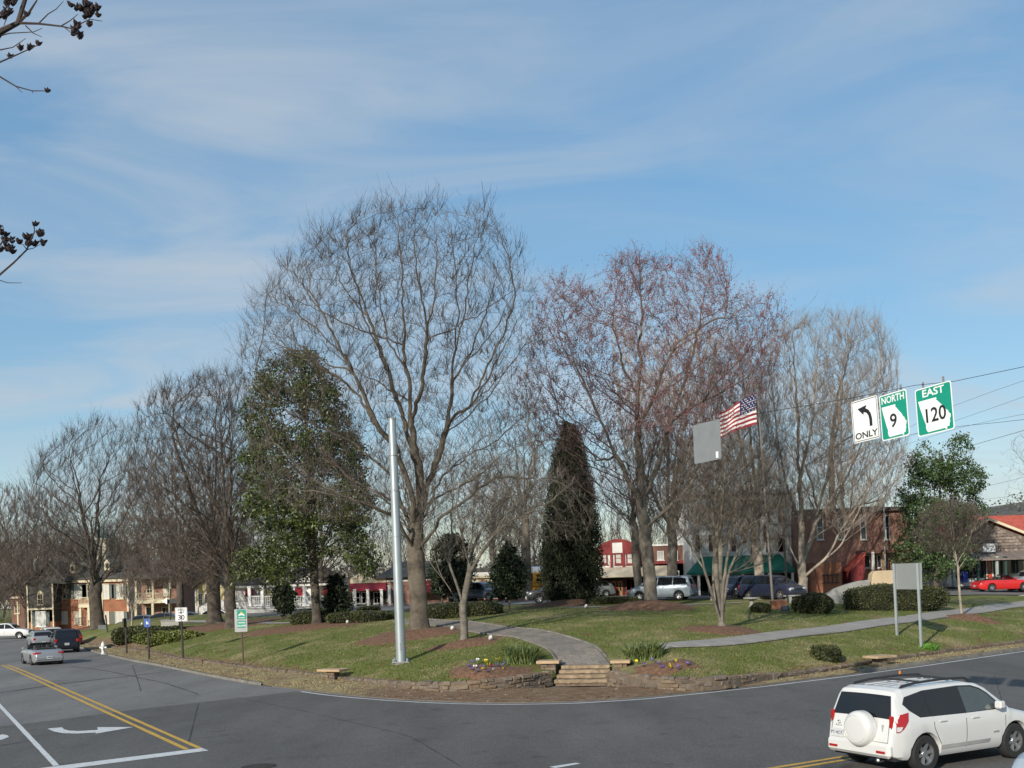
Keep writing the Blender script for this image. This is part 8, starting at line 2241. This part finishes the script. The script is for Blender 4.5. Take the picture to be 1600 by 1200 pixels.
def hedge(label, x0, x1, y0, y1, dep, seed, n=5200, leaf=None, round_=2.6, size=.11, base=None, ztop=None, name='hedge'):
    """clipped hedge: rounded core with thousands of leaves standing off it."""
    p_ = gnd((x0 + x1) / 2, y1); rng = np.random.default_rng(seed)
    a_, b_ = at(x0, y1, p_.y), at(x1, y1, p_.y); w = (b_.x - a_.x) / 2; h = at((x0 + x1) / 2, y0, p_.y).z - p_.z
    r0 = empty(name, (p_.x, p_.y + dep, p_.z), label=label, cat='hedge')
    zc, hh = h * .45, h * .55
    def sup(v):
        e_ = round_
        f = (np.abs(v[:, 0]) ** e_ + np.abs(v[:, 1]) ** e_ + np.abs(v[:, 2]) ** e_) ** (1 / e_); return v / f[:, None]
    th = np.linspace(0, 2 * math.pi, 29)[:-1]; ph = np.linspace(-1.2, math.pi / 2, 10)
    V = np.array([[math.cos(a) * math.cos(b), math.sin(a) * math.cos(b), math.sin(b)] for b in ph for a in th])
    wob = lambda v: 1 + .05 * np.sin(v[:, 0] * 5 + seed) + .04 * np.sin(v[:, 1] * 7 + v[:, 0] * 3) + .03 * np.sin(v[:, 0] * 11 + seed * 2)
    Vs = sup(V) * wob(V)[:, None] * np.array([w, dep, hh]) * .94 + np.array([0, 0, zc])
    n_ = len(th); Fc = [(i_ * n_ + k, i_ * n_ + (k + 1) % n_, (i_ + 1) * n_ + (k + 1) % n_, (i_ + 1) * n_ + k) for i_ in range(len(ph) - 1) for k in range(n_)]
    mesh_np('core', Vs, Fc, CORE, r0, smooth=True)
    d_ = rng.normal(0, 1, (n, 3)); d_[:, 1] = np.where(d_[:, 1] > .5, -d_[:, 1], d_[:, 1]); d_ /= np.linalg.norm(d_, axis=1, keepdims=True); d_[:, 2] = np.maximum(d_[:, 2], -.75)
    C = sup(d_) * wob(d_)[:, None] * np.array([w, dep, hh]) * rng.uniform(.93, 1.05, (n, 1)) + np.array([0, 0, zc])
    Vl, Fl = leaf_cards(C, size, rng, up=.3, asp=.6); mesh_np('foliage', Vl, Fl, leaf or LEAFH, r0)
    return r0
hedge('small round clipped hedge in front of the pale multi-stemmed tree', 1247, 1310, 928, 960, 1.1, 1)
hedge('long clipped hedge behind the blank grey sign', 1332, 1486, 914, 955, 1.4, 2, 9000, round_=4.0)
hedge('low shrub beside the flagpole foot', 1178, 1207, 943, 958, .7, 3, 1800)
hedge('scrubby low bush on the slope behind the white SUV', 1273, 1318, 1010, 1036, .6, 4, 1500, size=.14, name='low_bush')
hedge('dark hedge between the tallest tree and the small twisted tree', 668, 781, 942, 965, 1.6, 5, 6000, round_=4.0)
hedge('dark hedge left of the magnolia trunk', 454, 512, 955, 978, 1.2, 6, 3500, round_=3.6)
hedge('dark hedge right of the magnolia trunk, long and low', 510, 612, 956, 974, 1.4, 7, 4500, round_=4.0)
hedge('second dark hedge close behind the grey steel pole', 556, 590, 948, 958, 1.2, 8, 2200, round_=3.6)
hedge('low hedge before the gabled shop', 920, 997, 933, 944, 1.2, 9, 2600, round_=3.6)
hedge('spreading dark hedge behind the blue and the bare signposts', 162, 252, 981, 1006, 2.6, 10, 5200, round_=2.8, size=.2)
hedge('dark low hedge crest running right from the spreading hedge', 225, 272, 981, 997, 2.4, 11, 3000, size=.2)
hedge('yellow-green ground cover strip below the dark hedge', 205, 312, 987, 1007, 1.2, 12, 4200, LEAFY, size=.2, round_=2.2, name='ground_cover')
hedge('rounded green bush before the outside stair', 1336, 1374, 884, 910, 1.5, 13, 3000, leaf_mat('mid_green_leaf', (.03, .05, .012), (.08, .11, .03)), size=.16)
hedge('dark bush at the corner by the brick wing', 50, 70, 977, 988, 1.6, 14, 1500, size=.25)
hedge('bright green tuft of grass at the foot of the guide sign post', 1442, 1468, 1008, 1018, .4, 15, 1500, leaf_mat('fresh_grass', (.05, .13, .015), (.10, .22, .03)), size=.16, name='grass_tuft')
# ---- strappy clumps beside the steps
def clump(label, x, y, wpx, hpx, seed, n=240):
    p_ = gnd(x, y); rng = np.random.default_rng(seed); w = wpx / F * p_.y / 2; h = hpx / F * p_.y
    r0 = empty('strap_leaf_plant', p_, label=label, cat='plant')
    V, Fc = [], []
    for k in range(n):
        o_ = np.array([rng.uniform(-w, w) * .75, rng.uniform(-.5, .5), 0]); o_[2] = h1(p_.x + o_[0], p_.y + o_[1]) - p_.z
        a = rng.uniform(0, 6.28); ln = h * rng.uniform(.7, 1.25); out = rng.uniform(.25, 1.1) * ln; wd = rng.uniform(.02, .042)
        t_ = np.array([math.cos(a), math.sin(a), 0]); s_ = np.array([-t_[1], t_[0], 0]) * wd
        b0 = len(V)
        for u in (0, .35, .7, 1.0):
            c = o_ + t_ * out * u ** 1.5 + np.array([0, 0, ln * (u - .28 * u ** 3 * (out / ln))]); ww = s_ * (1 - .85 * u)
            V += [c - ww, c + ww]
        for u in range(3): Fc.append((b0 + u * 2, b0 + u * 2 + 1, b0 + u * 2 + 3, b0 + u * 2 + 2))
    mesh_np('leaves', V, Fc, leaf_mat('strap_leaf', (.05, .085, .02), (.16, .20, .07), .5), r0)
clump('strappy green clump of leaves left of the steps', 815, 1034, 66, 26, 1, 420)
clump('strappy green clump of leaves to the right of the steps, beside the sidewalk', 1003, 1031, 78, 28, 2, 460)
# ---- pansies
PET = {'purple': M('purple_petal', (.14, .10, .36), rough=.7), 'yellow': M('yellow_petal', (.75, .60, .03), rough=.7), 'white': M('white_petal', (.7, .68, .7), rough=.7), 'maroon': M('maroon_petal', (.22, .03, .06), rough=.7)}
PL = leaf_mat('pansy_leaf', (.02, .04, .01), (.05, .08, .02))
def pansy(col, x, y, label, big=1.0):
    p_ = gnd(x, y); r0 = empty('pansy', p_ + Vector((0, 0, .10)), random.uniform(0, 6), label, 'flower', 'pansies in the beds')
    q = MB()
    for k in range(7):
        a = k * .9; q.add([(0, 0, 0), (.05 * math.cos(a - .4), .05 * math.sin(a - .4), .03), (.10 * math.cos(a), .10 * math.sin(a), .04), (.05 * math.cos(a + .4), .05 * math.sin(a + .4), .03)], [(0, 1, 2, 3)])
    q.build('leaves', PL, r0)
    for f in range(3):
        cx, cy = random.uniform(-.06, .06), random.uniform(-.06, .06)
        q = MB(); q.tube([(cx * .5, cy * .5, 0), (cx, cy, .10)], .005, 4)
        for k in range(5):
            a = k * 1.257; s_ = .034 * big
            q.add([(cx, cy - .01, .10), (cx + s_ * math.cos(a - .6), cy - .03, .10 + s_ * math.sin(a - .6)), (cx + 1.25 * s_ * math.cos(a), cy - .035, .10 + 1.25 * s_ * math.sin(a)), (cx + s_ * math.cos(a + .6), cy - .03, .10 + s_ * math.sin(a + .6))], [(0, 1, 2, 3)])
        q.build('blossom', PET[col], r0)
random.seed(5)
spots_l = [('purple', 741, 1043), ('white', 747, 1040), ('yellow', 760, 1040), ('yellow', 777, 1038), ('yellow', 764, 1045), ('purple', 778, 1046), ('purple', 783, 1046), ('purple', 738, 1054), ('purple', 748, 1056), ('purple', 762, 1056), ('white', 771, 1053), ('yellow', 785, 1053), ('maroon', 767, 1049), ('purple', 752, 1049), ('yellow', 755, 1053), ('purple', 790, 1044), ('purple', 733, 1049), ('white', 743, 1050)]
lab = {'purple': 'purple pansies in the bed left of the steps', 'white': 'white pansies in the bed left of the steps', 'yellow': 'yellow pansies in the bed left of the steps', 'maroon': 'maroon pansies in the bed left of the steps'}
def place_words(x_, y_, x0, x1, y0, y1):
    a_ = 'far left' if x_ < x0 + (x1 - x0) * .25 else 'middle left' if x_ < (x0 + x1) / 2 else 'middle right' if x_ < x0 + (x1 - x0) * .75 else 'far right'
    return a_ + (' at the back' if y_ < y0 + (y1 - y0) / 3 else ' at the front' if y_ > y0 + (y1 - y0) * 2 / 3 else ' halfway back')
for c_, x_, y_ in spots_l: pansy(c_, x_, y_, lab[c_] + ', ' + place_words(x_, y_, 731, 791, 1037, 1057))
for c_, x_, y_ in (('yellow', 995, 1040), ('purple', 1006, 1046), ('purple', 1034, 1050), ('yellow', 1047, 1047), ('yellow', 1049, 1051), ('purple', 1060, 1050), ('purple', 1020, 1038), ('yellow', 1056, 1041), ('purple', 1075, 1044), ('purple', 1030, 1043)): pansy(c_, x_, y_, '%s pansies in the bed beyond the steps, ' % c_ + place_words(x_, y_, 993, 1078, 1037, 1052))
# ---- small lights, brick box, bird bath, utility boxes
for x_, y_, l_ in ((707, 987, 'small white ground light near the foot of the tallest tree'), (767, 1003, 'small white ground light beside the garden path'), (916, 951, 'small white ground light at the cedar mound'), (693, 964, 'small white ground light before the dark hedge'), (543, 976, 'small white ground light right of the magnolia'), (222, 978, 'small white ground light on the far left lawn')):
    p_ = gnd(x_, y_); r0 = empty('ground_light', p_, label=l_, cat='ground light'); q = MB(); q.lathe([(.05, 0), (.05, .1)], sides=8); q.build('stake', IRON, r0)
    q = MB(); q.lathe([(.06, -.08), (.10, .0), (.11, .14), (.0, .15)], axis='y', sides=10); o = q.build('lamp_head', M('white_lamp_head', (.6, .6, .58), rough=.5), r0); o.location = (0, 0, .18); o.rotation_euler = (R(-30), 0, 0)
p_ = gnd(1175, 949); r0 = empty('bird_bath', p_, label='low grey basin on a pedestal near the flagpole', cat='basin'); q = MB(); q.lathe([(.22, 0), (.16, .1), (.12, .4), (.2, .45)], sides=12); q.build('pedestal', GST, r0); q = MB(); q.lathe([(.2, .45), (.5, .52), (.52, .6), (.44, .56), (.1, .53)], sides=18); q.build('basin', GST, r0)
p_ = gnd(1217, 952); q = MB(); q.box(-.45, .45, -.3, .3, 0, .5); o = q.build('brick_box', BR_OR, bevel=.01); o.location = p_; setp(o, 'small square brick block behind the dark floodlight', 'brick block')
p_ = gnd(1227, 958); r0 = empty('floodlight', p_, label='dark blue-grey ground floodlight left of the round hedge', cat='floodlight'); FLM = M('floodlight_body', (.05, .065, .085), rough=.5)
q = MB(); q.box(-.2, .2, -.14, .14, .12, .42); q.build('housing', FLM, r0, bevel=.05); q = MB(); q.tube([(-.22, 0, 0), (-.24, 0, .3)], .02, 6); q.tube([(.22, 0, 0), (.24, 0, .3)], .02, 6); q.build('yoke', FLM, r0); q = MB(); q.box(-.28, .28, -.12, .12, 0, .04); q.build('foot', FLM, r0)
p_ = gnd(1248, 935); q = MB(); q.box(-.9, .9, -.25, .25, .42, .52); r0 = empty('stone_bench', gnd(1247, 942), label='stone bench seat beside the pale tree trunk', cat='bench'); q.build('seat', GST, r0, bevel=.02)
for sx in (-.6, .6): q = MB(); q.box(sx - .15, sx + .15, -.2, .2, 0, .42); q.build('leg', GST, r0)
p_ = gnd(269, 985); r0 = empty('utility_box', p_, label='grey utility box above the yellow-green ground cover', cat='utility box'); q = MB(); q.box(-.7, .7, -.5, .5, 0, .72); q.build('cabinet', M('utility_grey', (.30, .30, .26), rough=.7, var=.1), r0, bevel=.03); q = MB(); q.box(-.74, .74, -.54, .54, .72, .78); q.build('lid', M('utility_grey', (.3, .3, .26)), r0, bevel=.01)
p_ = gnd(72, 988); r0 = empty('stone_pedestal', p_, label='low tan stone corner post behind the black SUV', cat='stone'); q = MB(); q.box(-.5, .5, -.4, .4, 0, .5); q.build('block', BST, r0, bevel=.03); q = MB(); q.box(-.6, .6, -.5, .5, .5, .6); q.build('cap', BST, r0, bevel=.02)

# ---- crape myrtle close to the camera, only its seed-headed branches enter the frame at the top left
def near_tree():
    root = empty('seed_head_tree', (-4.6, 6.2, 0), label='dark leafless branches with seed heads reaching in at the top left', cat='tree')
    B = M('near_bark', (.05, .038, .034), rough=.9, var=.3, scale=8); SP = M('seed_capsule', (.028, .016, .016), rough=.8, var=.3, scale=20)
    o0 = Vector((-4.6, 6.2, 0))
    def W(x_, y_, Y_): return tuple(at(x_, y_, Y_) - o0)
    q = MB()
    q.tube([(0, 0, 0), (.05, 0, 2), (.2, -.1, 4), (.35, -.2, 5.4)], [.11, .09, .07, .05], 8)
    q.tube([(.2, -.1, 4), (.5, .2, 4.8), W(-160, 300, 6.1), W(-60, 130, 6.0), W(0, 50, 6.0), W(28, 36, 6.0), W(42, -10, 6.0)], [.06, .05, .04, .028, .020, .014, .012], 7)
    q.tube([(.05, 0, 2.6), (.3, .1, 3.6), W(-180, 520, 6.1), W(-60, 480, 6.0)], [.06, .05, .03, .014], 7)
    q.build('trunk', B, root, smooth=True)
    tw_ = MB()
    def twig(pts, r0): tw_.tube([W(*p_) for p_ in pts], [r0 * (1 - .6 * i_ / (len(pts) - 1)) for i_ in range(len(pts))], 5)
    twig([(28, 36, 6), (60, 37, 6), (95, 41, 6), (118, 46, 6)], .008); twig([(28, 36, 6), (45, 20, 6), (58, 0, 6)], .010); twig([(95, 41, 6), (110, 32, 6), (122, 22, 6)], .004); twig([(60, 37, 6), (75, 22, 6), (88, 14, 6), (99, 2, 6)], .004)
    twig([(-40, 105, 6), (0, 97, 6), (30, 84, 6), (60, 70, 6)], .006); twig([(0, 78, 6), (20, 74, 6), (40, 60, 6)], .004); twig([(-60, 90, 6), (0, 120, 6), (25, 135, 6), (50, 142, 6), (75, 142, 6)], .006); twig([(0, 56, 6), (15, 52, 6), (52, 50, 6), (66, 44, 6)], .004)
    twig([(40, 40, 6), (52, 52, 6), (66, 58, 6)], .004); twig([(5, 10, 6), (12, 24, 6), (6, 40, 6)], .005); twig([(-10, 30, 6), (14, 8, 6), (22, -4, 6)], .006); twig([(118, 46, 6), (128, 36, 6), (140, 30, 6), (160, 33, 6)], .004); twig([(100, 42, 6), (112, 52, 6), (122, 56, 6)], .003)
    twig([(-60, 480, 6), (0, 429, 6), (22, 410, 6), (42, 390, 6), (54, 362, 6), (53, 348, 6)], .007); twig([(-60, 470, 6), (0, 438, 6), (12, 442, 6), (34, 442, 6)], .004); twig([(-60, 460, 6), (-10, 400, 6), (8, 370, 6), (4, 352, 6)], .006); twig([(42, 390, 6), (52, 388, 6), (66, 380, 6)], .003); twig([(42, 390, 6), (36, 382, 6), (28, 380, 6)], .003)
    twig([(25, 135, 6), (30, 140, 6), (35, 145, 6)], .003); twig([(50, 142, 6), (52, 146, 6)], .003)
    o = tw_.build('twigs', B, root); o['kind'] = 'stuff'
    rng = random.Random(3)
    caps = MB()
    def head(x_, y_, n, s_):
        for k in range(n):
            c = at(x_ + rng.uniform(-s_, s_), y_ + rng.uniform(-s_, s_), 6 + rng.uniform(-.08, .08)) - o0; r0 = rng.uniform(.010, .015)
            # a seed capsule split into pointed valves
            for v in range(3):
                a = v * 2.1 + rng.uniform(0, 1); d_ = Vector((math.cos(a), math.sin(a), .9)).normalized()
                caps.tube([c, c + d_ * r0 * 1.2, c + d_ * r0 * 2.2], [r0 * .75, r0 * .6, .001], 5, cap=False)
    for x_, y_, n, s_ in ((133, 12, 12, 8), (140, 26, 10, 8), (146, 18, 8, 8), (122, 14, 3, 3), (110, 8, 2, 2), (122, 42, 6, 5), (114, 51, 4, 4), (123, 57, 3, 3), (140, 38, 4, 4), (16, 4, 7, 9), (5, 22, 7, 7), (14, 20, 4, 5), (42, 22, 2, 3), (31, 77, 2, 2), (46, 75, 3, 3), (60, 69, 2, 2), (15, 90, 1, 1), (73, 142, 2, 2), (3, 362, 8, 8), (12, 372, 8, 8), (5, 385, 8, 8), (16, 390, 5, 5), (54, 350, 2, 2), (62, 366, 5, 4), (46, 371, 3, 4), (37, 371, 4, 3), (30, 380, 4, 3), (52, 384, 4, 4), (66, 381, 3, 3), (44, 384, 3, 3)): head(x_, y_, n, s_)
    o = caps.build('seed_capsules', SP, root); o['kind'] = 'stuff'
near_tree()

def surf(X_, Y_):
    # height of lawn or verge surface; the verge falls to the asphalt at the corner
    dC, dV = dist_line(CURBA, X_, Y_), dist_line(WALLA, X_, Y_); t_ = dC / (dC + dV + 1e-6)
    f_ = np.where((X_ > -10.6) & (X_ < 13.6), .03, .10)
    return np.where(poly_inside(PARK, X_, Y_), H(X_, Y_), road_z(X_, Y_) + f_ + (.15 - f_) * t_)
# ---- grass blades over lawn and verge, one mass
def grass():
    rng = np.random.default_rng(9)
    n = 120000
    px_ = rng.uniform(120, 1640, n); py_ = 945 + 145 * rng.uniform(0, 1, n) ** .8
    # ground points by marching a coarse height table along each ray
    u = ((px_ - PX) * CR - (py_ - PY) * SR) / F; w = (-(px_ - PX) * SR - (py_ - PY) * CR) / F
    xs = np.linspace(-40, 45, 340); ys = np.linspace(33, 95, 310)
    XX, YY = np.meshgrid(xs, ys); HT = H(XX.ravel(), YY.ravel()).reshape(XX.shape); IN = poly_inside(VERGE, XX.ravel(), YY.ravel()).reshape(XX.shape)
    def look(T, x_, y_):
        i_ = np.clip(((x_ + 40) / 85 * 339).astype(int), 0, 339); j = np.clip(((y_ - 33) / 62 * 309).astype(int), 0, 309); return T[j, i_]
    Yh = np.full(n, -1.0)
    for Y_ in np.arange(33.5, 90, .22):
        x_ = u * Y_; hit = (Yh < 0) & (CAMH + w * Y_ <= look(HT, x_, np.full(n, Y_)) + .0)
        Yh[hit] = Y_
    ok = Yh > 0; X_ = u[ok] * Yh[ok] + rng.normal(0, .06, ok.sum()); Y_ = Yh[ok] + rng.normal(0, .15, ok.sum())
    dC = dist_line(CURBA, X_, Y_); ins = poly_inside(VERGE, X_, Y_) & (dC > .2)
    dP = dist_line(np.array([list(p_) for p_ in pathc]), X_, Y_); dS = dist_line(np.array([list(p_) for p_ in sw]), X_, Y_)
    dWl = dist_line(WALLA, X_, Y_)
    # none on paths, in front of the steps or on mulch
    keep = ins & (dP > 1.25) & (dS > .85) & (dWl > .22) & ((X_ - cen.x) ** 2 + (Y_ - cen.y) ** 2 > 9)
    for o in bpy.data.objects:
        if o.name.startswith('mulch_bed'):
            co = np.zeros(len(o.data.vertices) * 3, np.float32); o.data.vertices.foreach_get('co', co); co = co.reshape(-1, 3)
            c_ = co[:, :2].mean(0); rx, ry = np.ptp(co[:, 0]) / 2 * .78, np.ptp(co[:, 1]) / 2 * .78
            keep &= ((X_ - c_[0]) / rx) ** 2 + ((Y_ - c_[1]) / ry) ** 2 > 1
    X_, Y_ = X_[keep], Y_[keep]
    so = np.where(poly_inside(PARK, X_, Y_), 0, 1.2 * np.exp(-((X_ - st.x + 1.0) ** 2 / 70 + (Y_ - st.y) ** 2 / 30)))
    k2 = rng.uniform(0, 1, len(X_)) > so * 1.3; X_, Y_, so = X_[k2], Y_[k2], so[k2]; Z_ = surf(X_, Y_)
    m = len(X_); a = rng.uniform(0, 6.28, m); hgt = rng.uniform(.03, .075, m); wd = rng.uniform(.012, .03, m); ln = rng.normal(0, .03, (m, 2))
    V = np.stack([np.column_stack([X_ - wd * np.cos(a), Y_ - wd * np.sin(a), Z_ - .005]), np.column_stack([X_ + wd * np.cos(a), Y_ + wd * np.sin(a), Z_ - .005]), np.column_stack([X_ + ln[:, 0], Y_ + ln[:, 1], Z_ + hgt])], 1).reshape(-1, 3)
    o = mesh_np('grass', V, np.arange(m * 3).reshape(-1, 3), LAWN)
    inW = poly_inside(PARK, X_, Y_); dW_ = dist_line(WALLA, X_, Y_)
    at1 = o.data.attributes.new('verge', 'FLOAT', 'POINT'); at1.data.foreach_set('value', np.repeat(np.where(inW, 0, .62), 3).astype(np.float32))
    sv = np.where(inW, np.clip(.62 - dW_ / 3.0, 0, .6), so)
    at2 = o.data.attributes.new('soil', 'FLOAT', 'POINT'); at2.data.foreach_set('value', np.repeat(sv, 3).astype(np.float32))
    setp(o, 'short grass blades over the lawn and the verge', 'grass', kind='stuff')
grass()

# ---- fallen leaves and litter on lawn and verge, one mass
def litter():
    rng = np.random.default_rng(12)
    n = 16000
    X_ = rng.uniform(-26, 30, n); Y_ = rng.uniform(35, 72, n)
    ins = poly_inside(VERGE, X_, Y_); dW_ = dist_line(WALLA, X_, Y_)
    dens = np.where(poly_inside(PARK, X_, Y_), .25 + .5 * np.exp(-dW_ / 2), .9)
    k = ins & (rng.uniform(0, 1, n) < dens); X_, Y_ = X_[k], Y_[k]
    inP = poly_inside(PARK, X_, Y_)
    Z_ = surf(X_, Y_) + .022
    C = np.column_stack([X_, Y_, Z_]); m = len(C)
    a = rng.uniform(0, 6.28, m); s_ = rng.uniform(.03, .075, m)
    u_ = np.column_stack([np.cos(a), np.sin(a), rng.uniform(-.3, .5, m)]) * s_[:, None]; v_ = np.column_stack([-np.sin(a), np.cos(a), rng.uniform(-.3, .5, m)]) * s_[:, None] * .6
    V = np.stack([C - u_, C + v_, C + u_, C - v_], 1).reshape(-1, 3)
    Fc = (np.arange(m)[:, None, None] * 4 + np.array([[0, 1, 2], [0, 2, 3]])[None]).reshape(-1, 3)
    o = mesh_np('fallen_leaves', V, Fc, M('dead_leaf', (.16, .095, .05), rough=.9, var=.4, scale=3.0, c2=(.30, .21, .12)))
    setp(o, 'scattered dead leaves on the lawn and verge', 'leaves', kind='stuff')
litter()
